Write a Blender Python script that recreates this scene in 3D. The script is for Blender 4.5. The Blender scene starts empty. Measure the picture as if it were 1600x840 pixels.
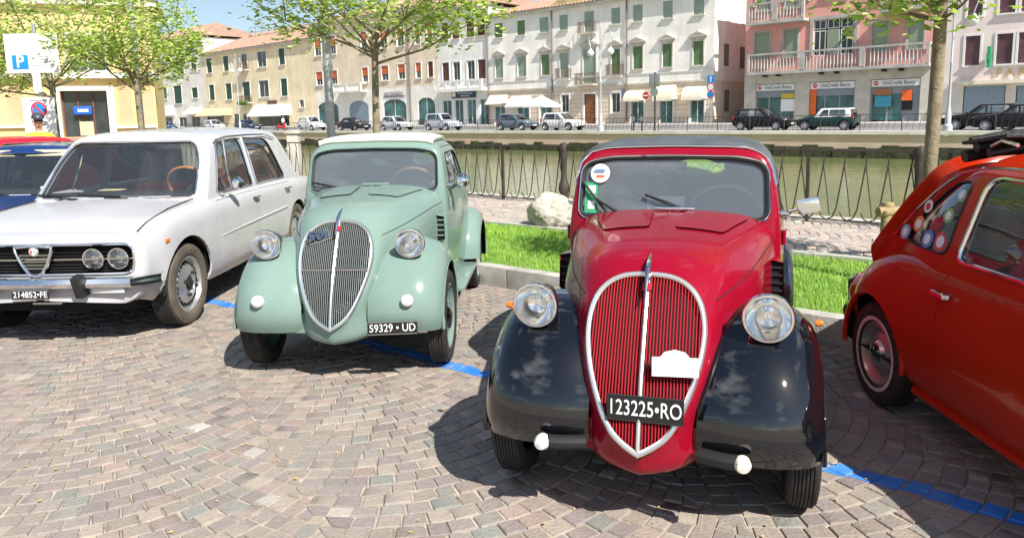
import bpy, bmesh, math, random
import numpy as np
from mathutils import Vector, Matrix
R_ = math.radians
random.seed(7)
rng = np.random.default_rng(11)
SC = bpy.context.scene
COL = SC.collection

# ------------------------------------------------------------------ camera, world, sun, exposure
CAM_H, CAM_F, CAM_ROLL = 1.505, 1150.0, 0.02          # eye height (m), focal length (px of a 1600 px wide frame), roll
PRINC_Y, HORIZON_Y = 340.0, 179.0
_t = math.atan((PRINC_Y - HORIZON_Y) / CAM_F)
_F = Vector((0, math.cos(_t), -math.sin(_t))); _U = Vector((0, math.sin(_t), math.cos(_t))); _Rt = Vector((1, 0, 0))
CR = _Rt * math.cos(CAM_ROLL) - _U * math.sin(CAM_ROLL)
CU = _U * math.cos(CAM_ROLL) + _Rt * math.sin(CAM_ROLL)
cd = bpy.data.cameras.new('camera'); cam = bpy.data.objects.new('camera', cd); COL.objects.link(cam)
m = Matrix.Identity(4)
for i, v in enumerate((CR, CU, -_F)):
    for j in range(3): m[j][i] = v[j]
m.translation = Vector((0, 0, CAM_H)); cam.matrix_world = m
cd.sensor_width = 36; cd.lens = 36 * CAM_F / 1600; cd.shift_y = -(420 - PRINC_Y) / 1600
cd.clip_start = 0.05; cd.clip_end = 3000
SC.camera = cam

SUN_AZ = Vector((0.55, -0.835)); SUN_EL = R_(46)
sd = Vector((SUN_AZ.x * math.cos(SUN_EL), SUN_AZ.y * math.cos(SUN_EL), math.sin(SUN_EL)))   # towards the sun
w = bpy.data.worlds.new('World'); SC.world = w; w.use_nodes = True
nt = w.node_tree; nt.nodes.clear()
N = lambda t: nt.nodes.new(t)
sky = N('ShaderNodeTexSky'); sky.sky_type = 'NISHITA'; sky.sun_disc = False
sky.sun_elevation = SUN_EL; sky.sun_rotation = math.atan2(sd.x, sd.y)
sky.air_density = 1.0; sky.dust_density = .7; sky.ozone_density = 1.0
# thin scattered fair-weather cloud over the whole sky
tc = N('ShaderNodeTexCoord'); mp = N('ShaderNodeMapping'); mp.inputs['Scale'].default_value = (1, 1, 2.2); mp.inputs['Location'].default_value = (3.7, 1.9, .4)
nz = N('ShaderNodeTexNoise'); nz.inputs['Scale'].default_value = 1.7; nz.inputs['Detail'].default_value = 7; nz.inputs['Roughness'].default_value = .55
cr = N('ShaderNodeValToRGB'); cr.color_ramp.elements[0].position = .56; cr.color_ramp.elements[1].position = .76
mx = N('ShaderNodeMix'); mx.data_type = 'RGBA'; mx.inputs['B'].default_value = (19, 19.4, 20, 1)
bg = N('ShaderNodeBackground'); bg.inputs['Strength'].default_value = .078; out = N('ShaderNodeOutputWorld')
L = nt.links.new
L(tc.outputs['Generated'], mp.inputs['Vector']); L(mp.outputs['Vector'], nz.inputs['Vector']); L(nz.outputs['Fac'], cr.inputs['Fac'])
L(cr.outputs['Color'], mx.inputs['Factor']); L(sky.outputs['Color'], mx.inputs['A']); L(mx.outputs['Result'], bg.inputs['Color']); L(bg.outputs['Background'], out.inputs['Surface'])
sl = bpy.data.lights.new('sun', 'SUN'); sl.energy = 5.0; sl.angle = R_(.53); sl.color = (1, .955, .88)
so = bpy.data.objects.new('sun', sl); COL.objects.link(so); so.rotation_euler = (-sd).to_track_quat('-Z', 'Y').to_euler()
SC.view_settings.view_transform = 'Standard'; SC.view_settings.look = 'None'; SC.view_settings.gamma = 1
SC.view_settings.exposure = 0.78; SC.view_settings.use_curve_mapping = False
SC.render.engine = 'CYCLES'; SC.cycles.max_bounces = 8; SC.cycles.transparent_max_bounces = 16; SC.cycles.use_denoising = True
SC.cycles.caustics_reflective = False; SC.cycles.caustics_refractive = False; SC.cycles.sample_clamp_indirect = 6

def ray(x, y): return _F + CR * ((x - 800) / CAM_F) - CU * ((y - PRINC_Y) / CAM_F)
def ground(x, y, z=0.0):                  # photograph pixel -> point at height z (measuring aid)
    d = ray(x, y); k = (z - CAM_H) / d.z; return Vector((0, 0, CAM_H)) + d * k
def project(p):
    d = Vector(p) - Vector((0, 0, CAM_H)); w_ = d.dot(_F)
    if w_ < .05: return (-9e3, -9e3)
    return (800 + CAM_F * d.dot(CR) / w_, PRINC_Y - CAM_F * d.dot(CU) / w_)

# ------------------------------------------------------------------ materials
MATS = {}
def mat(name, col=(.5, .5, .5), rough=.5, metal=0.0, coat=0.0, var=0.0, vscale=8.0, bump=0.0, bscale=40.0, spec=.5,
        trans=0.0, ior=1.45, alpha=1.0, emit=None, col2=None, attr=None, rvar=0.0, coord='Object', detail=6, coat_rough=.03, objvar=0.0, sss=0, streak=0.0):
    if name in MATS: return MATS[name]
    m = bpy.data.materials.new(name); m.use_nodes = True; t = m.node_tree; b = t.nodes['Principled BSDF']
    b.inputs['Base Color'].default_value = (*col, 1); b.inputs['Roughness'].default_value = rough; b.inputs['Metallic'].default_value = metal
    b.inputs['Coat Weight'].default_value = coat; b.inputs['Coat Roughness'].default_value = coat_rough
    b.inputs['Specular IOR Level'].default_value = spec
    b.inputs['Transmission Weight'].default_value = trans; b.inputs['IOR'].default_value = ior; b.inputs['Alpha'].default_value = alpha
    if emit: b.inputs['Emission Color'].default_value = (*emit[0], 1); b.inputs['Emission Strength'].default_value = emit[1]
    K = t.links.new; nn = t.nodes.new
    src = None
    if var or bump or col2 or rvar:
        tcn = nn('ShaderNodeTexCoord')
        vec = tcn.outputs['Object' if coord == 'World' else coord]
        if coord == 'World':
            vec = nn('ShaderNodeNewGeometry').outputs['Position']
    if var or col2:
        n1 = nn('ShaderNodeTexNoise'); n1.inputs['Scale'].default_value = vscale; n1.inputs['Detail'].default_value = detail; n1.inputs['Roughness'].default_value = .6
        K(vec, n1.inputs['Vector'])
        mxn = nn('ShaderNodeMix'); mxn.data_type = 'RGBA'
        c2 = col2 if col2 else tuple(max(0, c * (1 - var)) for c in col); c1 = col if col2 else tuple(min(1, c * (1 + var)) for c in col)
        mxn.inputs['A'].default_value = (*c1, 1); mxn.inputs['B'].default_value = (*c2, 1)
        rp = nn('ShaderNodeValToRGB'); rp.color_ramp.elements[0].position = .36; rp.color_ramp.elements[1].position = .64
        K(n1.outputs['Fac'], rp.inputs['Fac']); K(rp.outputs['Color'], mxn.inputs['Factor']); src = mxn.outputs['Result']
    if attr:
        an = nn('ShaderNodeAttribute'); an.attribute_name = attr
        mm = nn('ShaderNodeMix'); mm.data_type = 'RGBA'; mm.blend_type = 'MULTIPLY'; mm.inputs['Factor'].default_value = 1
        if src is not None: K(src, mm.inputs['A'])
        else: mm.inputs['A'].default_value = (*col, 1)
        K(an.outputs['Color'], mm.inputs['B']); src = mm.outputs['Result']
    if streak and src is not None:      # rain streaks and grime running down a wall
        mpn = nn('ShaderNodeMapping'); mpn.inputs['Scale'].default_value = (1.6, 1.6, .16); K(vec, mpn.inputs['Vector'])
        ns = nn('ShaderNodeTexNoise'); ns.inputs['Scale'].default_value = 1.3; ns.inputs['Detail'].default_value = 9; ns.inputs['Roughness'].default_value = .68; K(mpn.outputs['Vector'], ns.inputs['Vector'])
        rs = nn('ShaderNodeValToRGB'); rs.color_ramp.elements[0].position = .40; rs.color_ramp.elements[1].position = .66; rs.color_ramp.elements[0].color = (1 - streak, 1 - streak, 1 - streak * .95, 1); K(ns.outputs['Fac'], rs.inputs['Fac'])
        mm = nn('ShaderNodeMix'); mm.data_type = 'RGBA'; mm.blend_type = 'MULTIPLY'; mm.inputs['Factor'].default_value = 1; K(src, mm.inputs['A']); K(rs.outputs['Color'], mm.inputs['B']); src = mm.outputs['Result']
    if src is not None: K(src, b.inputs['Base Color'])
    if rvar:
        n3 = nn('ShaderNodeTexNoise'); n3.inputs['Scale'].default_value = vscale * 1.7; n3.inputs['Detail'].default_value = 5
        K(vec, n3.inputs['Vector'])
        mr = nn('ShaderNodeMapRange'); mr.inputs['To Min'].default_value = max(0, rough - rvar); mr.inputs['To Max'].default_value = rough + rvar
        mr.inputs['From Min'].default_value = .3; mr.inputs['From Max'].default_value = .7
        K(n3.outputs['Fac'], mr.inputs['Value']); K(mr.outputs['Result'], b.inputs['Roughness'])
    if bump:
        n2 = nn('ShaderNodeTexNoise'); n2.inputs['Scale'].default_value = bscale; n2.inputs['Detail'].default_value = 5
        K(vec, n2.inputs['Vector'])
        bp = nn('ShaderNodeBump'); bp.inputs['Strength'].default_value = min(1, bump); bp.inputs['Distance'].default_value = .02
        K(n2.outputs['Fac'], bp.inputs['Height']); K(bp.outputs['Normal'], b.inputs['Normal'])
    MATS[name] = m
    return m
def paint(name, col, flake=.0, rough=.22):   # car enamel: coloured base under clear coat, slight dust
    return mat(name, col, rough, 0, .4, var=.05, vscale=2.5, rvar=.05, coat_rough=.04, spec=.15)
def glassmat(name, tint=(.86, .9, .88), alpha=.25, rough=.02, film=.15):   # film: blue-grey veil, dust plus sky reflection put in as diffuse colour
    """thin pane: a clear sheet with mirror reflection by Fresnel (no refraction)"""
    if name in MATS: return MATS[name]
    m = bpy.data.materials.new(name); m.use_nodes = True; t = m.node_tree; t.nodes.clear(); nn = t.nodes.new; K = t.links.new
    o = nn('ShaderNodeOutputMaterial'); tr = nn('ShaderNodeBsdfTransparent'); tr.inputs['Color'].default_value = (*tint, 1)
    gl = nn('ShaderNodeBsdfGlossy'); gl.inputs['Roughness'].default_value = rough; gl.inputs['Color'].default_value = (1, 1, 1, 1)
    fr = nn('ShaderNodeFresnel'); fr.inputs['IOR'].default_value = 1.5
    ml = nn('ShaderNodeMath'); ml.operation = 'MULTIPLY_ADD'; ml.inputs[1].default_value = 1.7; ml.inputs[2].default_value = .02; ml.use_clamp = True
    mx = nn('ShaderNodeMixShader')
    df = nn('ShaderNodeBsdfDiffuse'); df.inputs['Color'].default_value = (.54, .62, .67, 1); m2 = nn('ShaderNodeMixShader'); m2.inputs['Fac'].default_value = film
    K(fr.outputs['Fac'], ml.inputs[0]); K(ml.outputs[0], mx.inputs['Fac']); K(tr.outputs[0], m2.inputs[1]); K(df.outputs[0], m2.inputs[2]); K(m2.outputs[0], mx.inputs[1]); K(gl.outputs[0], mx.inputs[2]); K(mx.outputs[0], o.inputs['Surface'])
    MATS[name] = m; return m

CHROME = mat('chrome', (.78, .78, .79), .09, 1.0, rvar=.04, vscale=20)
STEEL = mat('dull_steel', (.5, .5, .5), .38, 1.0)
RUBBER = mat('tyre_rubber', (.028, .027, .026), .75, var=.3, vscale=14, bump=.25, bscale=160)
RUBBERL = mat('tyre_sidewall', (.10, .085, .065), .8, var=.25, vscale=10, bump=.2, bscale=120)
SEAL = mat('black_seal', (.012, .012, .012), .55)
BLACK = mat('black_plastic', (.018, .018, .019), .5, bump=.15, bscale=150)
DARK = mat('underbody_black', (.006, .006, .0065), .9)
LINERP = mat('pale_headlining', (.55, .55, .55), .9, var=.08, vscale=30); LINER = mat('grey_headlining', (.26, .26, .265), .9, var=.15, vscale=30)
GLASS = glassmat('window_glass', (.80, .84, .84)); GLASSC = glassmat('clear_window_glass', (.92, .95, .94), film=.03)
CLEAR = glassmat('lamp_glass', (.95, .95, .93), rough=.06)
REFLECT = mat('lamp_reflector', (.93, .93, .92), .10, 1.0)
WHITEPAP = mat('white_card', (.8, .8, .78), .6, var=.03, vscale=40)
PLATEBLK = mat('plate_black', (.015, .015, .016), .35)
PLATEWHT = mat('plate_white', (.8, .8, .78), .4)
AMBER = mat('amber_lens', (.75, .16, .02), .2, coat=.5)
REDM = mat('red_enamel', (.55, .02, .03), .3)
BLUEM = mat('blue_enamel', (.02, .07, .35), .3)
WOODRIM = mat('wood_rim', (.55, .20, .05), .3, coat=.4, var=.2, vscale=25)
SEATRED = mat('tan_leather', (.42, .11, .04), .5, var=.12, vscale=12, bump=.15, bscale=60)
SEATGREY = mat('grey_cloth', (.24, .235, .23), .85, var=.15, vscale=40)

# ------------------------------------------------------------------ mesh helpers
def spl(P, n=None, ts=None, t=None):
    """cubic spline (natural) through rows of P, chord-length parameter averaged over trailing axes"""
    P = np.asarray(P, float); k = len(P); Q = P.reshape(k, -1)
    if t is None:
        d = np.linalg.norm(np.diff(P, axis=0).reshape(k - 1, -1, P.shape[-1]), axis=2).mean(1) if P.ndim > 2 else np.linalg.norm(np.diff(P, axis=0), axis=1)
        t = np.concatenate([[0], np.cumsum(np.maximum(d, 1e-6) ** .75)])
    t = np.asarray(t, float); h = np.diff(t)
    A = np.zeros((k, k)); B = np.zeros_like(Q); A[0, 0] = A[-1, -1] = 1
    for i in range(1, k - 1):
        A[i, i - 1] = h[i - 1]; A[i, i] = 2 * (h[i - 1] + h[i]); A[i, i + 1] = h[i]
        B[i] = 6 * ((Q[i + 1] - Q[i]) / h[i] - (Q[i] - Q[i - 1]) / h[i - 1])
    M = np.linalg.solve(A, B)
    if ts is None: ts = np.linspace(t[0], t[-1], n)
    i = np.clip(np.searchsorted(t, ts, side='right') - 1, 0, k - 2); x = (ts - t[i])[:, None]; H = h[i][:, None]
    a = Q[i]; y1 = Q[i + 1]; m0 = M[i]; m1 = M[i + 1]
    S = a + x * ((y1 - a) / H - H * (2 * m0 + m1) / 6) + x * x * m0 / 2 + x ** 3 * (m1 - m0) / (6 * H)
    return S.reshape((len(ts),) + P.shape[1:])
def dense_ts(t, per):
    return np.unique(np.concatenate([np.linspace(t[i], t[i + 1], per[i] + 1) for i in range(len(t) - 1)]))
def loft(rings, nu, nv, mirror=True):
    """rings: list of half-rings (k,3) from bottom (y>=0) to centre top; returns grid (nv,nu,3)"""
    G = np.asarray(rings, float)
    if mirror:
        M = G[:, ::-1].copy(); M[:, :, 1] *= -1
        G = np.concatenate([G, M[:, 1:]], 1)
    G = np.swapaxes(spl(np.swapaxes(G, 0, 1), nu), 0, 1)
    return spl(G, nv)
class MB:
    def __init__(s): s.v = []; s.f = []; s.m = []
    def add(s, V, F, mi=0):
        o = len(s.v); s.v += [tuple(p) for p in V]; s.f += [tuple(i + o for i in f) for f in F]; s.m += [mi] * len(F); return s
    def grid(s, G, mi=0, closeu=False, closev=False, flip=False):
        G = np.asarray(G); a, b = G.shape[:2]; F = []
        for i in range(a if closev else a - 1):
            for j in range(b if closeu else b - 1):
                q = (i * b + j, i * b + (j + 1) % b, ((i + 1) % a) * b + (j + 1) % b, ((i + 1) % a) * b + j)
                F.append(q[::-1] if flip else q)
        return s.add(G.reshape(-1, 3), F, mi)
    def box(s, c, d, rz=0, mi=0, M=None):
        x, y, z = (k / 2 for k in d); V = []
        for sx, sy, sz in ((-1,-1,-1),(1,-1,-1),(1,1,-1),(-1,1,-1),(-1,-1,1),(1,-1,1),(1,1,1),(-1,1,1)):
            p = Vector((sx * x, sy * y, sz * z))
            if M is not None: p = M @ p
            if rz: p = Matrix.Rotation(rz, 3, 'Z') @ p
            V.append(Vector(c) + p)
        return s.add(V, [(0,3,2,1),(4,5,6,7),(0,1,5,4),(1,2,6,5),(2,3,7,6),(3,0,4,7)], mi)
    def box2(s, a, b, mi=0): return s.box([(p + q) / 2 for p, q in zip(a, b)], [abs(q - p) for p, q in zip(a, b)], mi=mi)
    def tube(s, path, r, seg=8, closed=False, caps=True, mi=0, flat=1.0, up=None):
        P = [Vector(p) for p in path]; n = len(P); rr = r if hasattr(r, '__len__') else [r] * n
        T = []
        for i in range(n):
            a = P[(i - 1) % n] if closed or i else P[0]; b = P[(i + 1) % n] if closed or i < n - 1 else P[-1]
            d = b - a; T.append(d.normalized() if d.length > 1e-9 else Vector((0, 0, 1)))
        u = Vector(up) if up else (Vector((0, 0, 1)) if abs(T[0].z) < .9 else Vector((1, 0, 0)))
        G = []
        for i in range(n):
            u = (u - T[i] * u.dot(T[i])); u = u.normalized() if u.length > 1e-6 else T[i].orthogonal().normalized(); v = T[i].cross(u)
            G.append([P[i] + (u * math.cos(a) * flat + v * math.sin(a)) * rr[i] for a in [2 * math.pi * k / seg for k in range(seg)]])
        o = len(s.v); s.grid(np.array([[tuple(p) for p in g] for g in G]), mi, closeu=True, closev=closed)
        if caps and not closed:
            s.f.append(tuple(range(o + seg - 1, o - 1, -1))); s.f.append(tuple(o + (n - 1) * seg + k for k in range(seg))); s.m += [mi, mi]
        return s
    def lathe(s, prof, c=(0, 0, 0), axis=(0, 0, 1), seg=24, mi=0, caps=False):
        A = Vector(axis).normalized(); u = A.orthogonal().normalized(); v = A.cross(u)
        if abs(A.z) > .99: u, v = Vector((1, 0, 0)), Vector((0, 1, 0)) if A.z > 0 else Vector((0, -1, 0))
        G = [[tuple(Vector(c) + A * h + (u * math.cos(a) + v * math.sin(a)) * max(r, 1e-5)) for a in [2 * math.pi * k / seg for k in range(seg)]] for r, h in prof]
        return s.grid(np.array(G), mi, closeu=True)
    def prism(s, poly, axis_pts, mi=0):
        """poly: list of 3d points; extruded by vector axis_pts"""
        n = len(poly); d = Vector(axis_pts); V = [Vector(p) for p in poly] + [Vector(p) + d for p in poly]
        F = [tuple(range(n - 1, -1, -1)), tuple(range(n, 2 * n))] + [(i, (i + 1) % n, n + (i + 1) % n, n + i) for i in range(n)]
        return s.add(V, F, mi)
    def obj(s, name, mats, parent=None, smooth=True, angle=35, bev=0, loc=None, fixn=True):
        me = bpy.data.meshes.new(name); me.from_pydata(s.v, [], s.f); me.polygons.foreach_set('material_index', s.m)
        if fixn or bev:
            bm = bmesh.new(); bm.from_mesh(me)
            if fixn: bmesh.ops.recalc_face_normals(bm, faces=bm.faces)
            if bev: bmesh.ops.bevel(bm, geom=[e for e in bm.edges if len(e.link_faces) == 2 and e.calc_face_angle(0) > .6], offset=bev, segments=2, profile=.7, affect='EDGES', clamp_overlap=True)
            bm.to_mesh(me); bm.free()
        return link(name, me, mats, parent, smooth, angle, loc)
def link(name, me, mats, parent=None, smooth=True, angle=35, loc=None):
    for mm in (mats if isinstance(mats, (list, tuple)) else [mats]): me.materials.append(mm)
    if smooth:
        me.polygons.foreach_set('use_smooth', [True] * len(me.polygons)); me.set_sharp_from_angle(angle=R_(angle))
    o = bpy.data.objects.new(name, me); COL.objects.link(o); o.parent = parent
    if loc is not None: o.location = loc
    return o
def tag(o, label=None, cat=None, group=None, kind=None):
    for k, v in (('label', label), ('category', cat), ('group', group), ('kind', kind)):
        if v: o[k] = v
    return o
def thing(name, label, cat, loc=(0, 0, 0), rz=0, group=None):
    o = bpy.data.objects.new(name, None); COL.objects.link(o); o.location = loc; o.rotation_euler = (0, 0, rz); o.empty_display_size = .1
    return tag(o, label, cat, group)
def copy_tree(o, parent=None):
    c = o.copy(); COL.objects.link(c); c.parent = parent
    for ch in o.children: copy_tree(ch, c)
    return c
def grid_bm(G):
    bm = bmesh.new(); a, b = G.shape[:2]; V = [[bm.verts.new(G[i, j]) for j in range(b)] for i in range(a)]
    for i in range(a - 1):
        for j in range(b - 1):
            try: bm.faces.new((V[i][j], V[i][j + 1], V[i + 1][j + 1], V[i + 1][j]))
            except ValueError: pass
    bmesh.ops.remove_doubles(bm, verts=bm.verts, dist=1e-5)
    bmesh.ops.recalc_face_normals(bm, faces=bm.faces); bm.normal_update(); return bm
def orient(bm, test):
    """flip all if the majority of faces point inwards about point test"""
    s = sum((f.calc_center_median() - Vector(test)).dot(f.normal) * f.calc_area() for f in bm.faces)
    if s < 0: bmesh.ops.reverse_faces(bm, faces=bm.faces)
    bm.normal_update(); return bm
def rrect(x0, y0, x1, y1, r, n=5):
    """rounded rectangle, counter-clockwise; r one radius or four (bl, br, tr, tl)"""
    r = [r] * 4 if not hasattr(r, '__len__') else r; P = []
    for (cx, cy, a0, q) in ((x0, y0, 180, r[0]), (x1, y0, 270, r[1]), (x1, y1, 0, r[2]), (x0, y1, 90, r[3])):
        sx = 1 if cx == x0 else -1; sy = 1 if cy == y0 else -1
        for k in range(n + 1):
            a = R_(a0 + 90 * k / n); P.append((cx + sx * q + q * math.cos(a), cy + sy * q + q * math.sin(a)))
    return P
def rpoly(pts, r, n=5):
    """round the corners of a convex ccw polygon"""
    P = []; k = len(pts); rr = r if hasattr(r, '__len__') else [r] * k
    for i in range(k):
        a, b, c = Vector(pts[i - 1]), Vector(pts[i]), Vector(pts[(i + 1) % k]); u = (a - b).normalized(); v = (c - b).normalized()
        q = min(rr[i], (a - b).length * .48, (c - b).length * .48); p0 = b + u * q; p1 = b + v * q
        for j in range(n + 1):
            t = j / n; P.append(tuple(p0 * (1 - t) ** 2 + b * 2 * t * (1 - t) + p1 * t * t))
    return P
def ccw(P): return P if sum(P[i - 1][0] * P[i][1] - P[i][0] * P[i - 1][1] for i in range(len(P))) > 0 else P[::-1]
def cut(bm, poly, e1, e2, cond):
    """cut the convex polygon (coordinates along e1,e2) out of bm; returns (piece bmesh, boundary loop points)"""
    e1, e2 = Vector(e1), Vector(e2); poly = ccw(poly)
    bm.normal_update(); xs = [p[0] for p in poly]; ys = [p[1] for p in poly]; x0, x1, y0, y1 = min(xs) - .12, max(xs) + .12, min(ys) - .12, max(ys) + .12; fs = []
    for f in bm.faces:
        c = f.calc_center_median()
        if x0 < c.dot(e1) < x1 and y0 < c.dot(e2) < y1 and cond(c, f.normal): fs.append(f)
    for i in range(len(poly)):
        a, b = poly[i], poly[(i + 1) % len(poly)]; dx, dy = b[0] - a[0], b[1] - a[1]
        if dx * dx + dy * dy < 1e-10: continue
        n = (e1 * -dy + e2 * dx).normalized(); p = e1 * a[0] + e2 * a[1]
        fs = [f for f in fs if any((v.co - p).dot(n) > 1e-6 for v in f.verts)]
        cr_ = []; keep = []
        for f in fs: (cr_ if any((v.co - p).dot(n) < -1e-6 for v in f.verts) else keep).append(f)
        if cr_:
            geom = list({*cr_, *[e for f in cr_ for e in f.edges], *[v for f in cr_ for v in f.verts]})
            r = bmesh.ops.bisect_plane(bm, geom=geom, dist=1e-6, plane_co=p, plane_no=n)
            keep += [g for g in r['geom'] if isinstance(g, bmesh.types.BMFace)]
        fs = [f for f in set(keep) if (f.calc_center_median() - p).dot(n) > 0]
    nb = bmesh.new(); vm = {}
    for f in fs:
        for v in f.verts:
            if v not in vm: vm[v] = nb.verts.new(v.co)
        try: nf = nb.faces.new([vm[v] for v in f.verts]); nf.material_index = f.material_index
        except ValueError: pass
    bmesh.ops.delete(bm, geom=fs, context='FACES')
    nb.normal_update()
    return nb, loop_of(nb)
def loop_of(nb):
    ed = {}
    for e in nb.edges:
        if len(e.link_faces) == 1:
            a, b = e.verts; ed.setdefault(a, []).append(b); ed.setdefault(b, []).append(a)
    best = []
    seen = set()
    for st in ed:
        if st in seen: continue
        path = [st]; seen.add(st); cur = st
        while True:
            nx = [q for q in ed[cur] if q not in seen]
            if not nx: break
            cur = nx[0]; seen.add(cur); path.append(cur)
        if len(path) > len(best): best = path
    return [tuple(v.co) for v in best]
def resample(loop, n):
    P = [Vector(p) for p in loop]; P.append(P[0]); d = [0]
    for a, b in zip(P, P[1:]): d.append(d[-1] + (b - a).length)
    out = []; j = 0
    for k in range(n):
        t = d[-1] * k / n
        while d[j + 1] < t: j += 1
        s = (t - d[j]) / max(1e-9, d[j + 1] - d[j]); out.append(P[j].lerp(P[j + 1], s))
    return out
def solid(bm, th, mi=1):
    """give an open shell an inner skin at distance th (material mi) and rims"""
    bm.normal_update(); vs = list(bm.verts); fs = list(bm.faces); bd = [e for e in bm.edges if len(e.link_faces) == 1]
    mp = {v: bm.verts.new(v.co - v.normal * th) for v in vs}
    for f in fs:
        try: g = bm.faces.new([mp[v] for v in reversed(f.verts)]); g.material_index = mi
        except ValueError: pass
    for e in bd:
        a, b = e.verts; f = e.link_faces[0]
        vs_ = list(f.verts); i = vs_.index(a)
        if vs_[(i + 1) % len(vs_)] is not b: a, b = b, a
        try: g = bm.faces.new((b, a, mp[a], mp[b])); g.material_index = f.material_index
        except ValueError: pass
    return bm
def shift(bm, d):
    bm.normal_update(); N_ = {v: v.normal.copy() for v in bm.verts}
    for v in bm.verts: v.co += N_[v] * d
    return bm
def bmobj(bm, name, mats, parent=None, angle=35, loc=None):
    me = bpy.data.meshes.new(name); bm.to_mesh(me); bm.free(); return link(name, me, mats, parent, True, angle, loc)
def text_mesh(s, size, depth=.002, bold=.0):
    c = bpy.data.curves.new('lettering', 'FONT'); c.body = s; c.size = size; c.align_x = 'CENTER'; c.align_y = 'CENTER'; c.extrude = depth; c.offset = bold; c.resolution_u = 3
    o = bpy.data.objects.new('lettering', c); COL.objects.link(o); dg = bpy.context.evaluated_depsgraph_get()
    me = bpy.data.meshes.new_from_object(o.evaluated_get(dg)); bpy.data.objects.remove(o); return me
def text(name, s, size, M, material, parent=None, depth=.002, bold=0.0, sx=1.0):
    """M: 4x4 whose x axis is reading direction, y up, z towards the reader"""
    me = text_mesh(s, size, depth, bold); me.transform(M @ Matrix.Diagonal((sx, 1, 1, 1))); me.materials.clear(); me.materials.append(material)
    o = bpy.data.objects.new(name, me); COL.objects.link(o); o.parent = parent; return o
def frame_m(o, x, y):
    x = Vector(x).normalized(); y = Vector(y); y = (y - x * y.dot(x)).normalized(); z = x.cross(y); M = Matrix.Identity(4)
    for i, v in enumerate((x, y, z)):
        for j in range(3): M[j][i] = v[j]
    M.translation = Vector(o); return M
# ------------------------------------------------------------------ the ground: street frame (s along the kerb to the right, n towards the canal)
US = Vector((.778, -.628, 0)).normalized(); NS = Vector((.628, .778, 0)).normalized()
def W(s, n, z=0.0): return US * s + NS * n + Vector((0, 0, z))
def SN(p): return (p[0] * US.x + p[1] * US.y, p[0] * NS.x + p[1] * NS.y)
UF = Vector((.7413, -.6712, 0)).normalized(); NF = Vector((.6712, .7413, 0)).normalized()      # far bank frame
def WF(s, n, z=0.0): return UF * s + NF * n + Vector((0, 0, z))
def box_f(mb, fr, s0, s1, n0, n1, z0, z1, mi=0):
    V = [fr(s, n, z) for z in (z0, z1) for s, n in ((s0, n0), (s1, n0), (s1, n1), (s0, n1))]
    return mb.add(V, [(0, 3, 2, 1), (4, 5, 6, 7), (0, 1, 5, 4), (1, 2, 6, 5), (2, 3, 7, 6), (3, 0, 4, 7)], mi)
N_KERB, N_GRASS, N_PROM, N_EDGE, N_LINE = 4.86, 4.98, 7.0, 9.62, 3.125
Z_PROM = .15

SAND = mat('joint_sand', (.35, .30, .235), .95, var=.35, vscale=9, bump=.4, bscale=120, coord='World')
COBBLE = mat('porphyry_setts', (1.0, 1.0, 1.0), .72, attr='tint', var=.14, vscale=38, bump=.32, bscale=70, coord='World', rvar=.1)
# near ground sheet (joint sand shows between the setts), carried out to the horizon behind and to the sides
bend = W(-17.6, 9.1)
pts = [W(400, N_KERB + .06), W(-17.0, N_KERB + .06), Vector((-9.6, 19.0, 0)), Vector((-22.3, 44, 0)), Vector((-260, 520, 0)), Vector((-1500, 600, 0)), Vector((-1500, -1500, 0)), Vector((1200, -1500, 0))]
g = MB().add([(p.x, p.y, -.0065) for p in pts], [tuple(range(len(pts)))]).obj('ground', SAND, smooth=False); tag(g, 'small stone setts laid in arcs over pale sand', None, kind='structure')

def setts(inside, zt, w_dir, W_L=1.30, r=.98, h=.090, cw=.094, gap=.0058, jit=.0045, origin=(0, 0), bounds=None):
    """segmental-arc paving: list of (corner polygon xy x4, tint)"""
    wd = np.array(w_dir); wd = wd / np.linalg.norm(wd); pd = np.array([-wd[1], wd[0]]); phm = math.asin(min(.98, W_L / 2 / r)); out = []
    (a0, a1), (b0, b1) = bounds; rs = np.random.default_rng(5)
    for k in range(int(math.floor(b0 / W_L)), int(math.ceil(b1 / W_L)) + 1):
        off = 0
        for j in range(int(math.floor(a0 / h)) - 8, int(math.ceil(a1 / h)) + 8):
            n = int(round(2 * phm * r / cw)); dth = 2 * phm / n; odd = (j % 2)
            e_ = dth * .22 * (1 if odd else -1)
            es = [-phm + e_] + [-phm + dth * (i + (.5 if odd else 1.0)) + rs.uniform(-.13, .13) * dth for i in range(n if odd else n - 1)] + [phm + e_]
            for p0, p1 in zip(es, es[1:]):
                pmid = (p0 + p1) / 2; cm = np.array(origin) + wd * ((j + .5) * h + r * math.cos(pmid) - r) + pd * (k * W_L + r * math.sin(pmid))
                if not inside(cm): continue
                q = []
                for ph, lv in ((p0, 0), (p1, 0), (p1, 1), (p0, 1)):
                    f = ph + (h * math.sin(ph) / r if lv and abs(ph) < phm - dth * .4 else 0)
                    a = j * h + off + lv * h + r * math.cos(f) - r; b = k * W_L + r * math.sin(f)
                    q.append(np.array(origin) + wd * a + pd * b)
                c = sum(q) / 4
                qa = np.array(q); sa = [float(np.cross(qa[(t_ + 1) % 4] - qa[t_], qa[(t_ + 2) % 4] - qa[(t_ + 1) % 4])) for t_ in range(4)]
                if min(sa) * max(sa) <= 0 or abs(sum(sa)) < .5 * h * cw: continue
                out.append((np.array([p + rs.uniform(-jit, jit, 2) for p in [c + (p_ - c) * (1 - gap / (np.linalg.norm(p_ - c) * 1.35)) for p_ in q]]), c))
    return out
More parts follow.
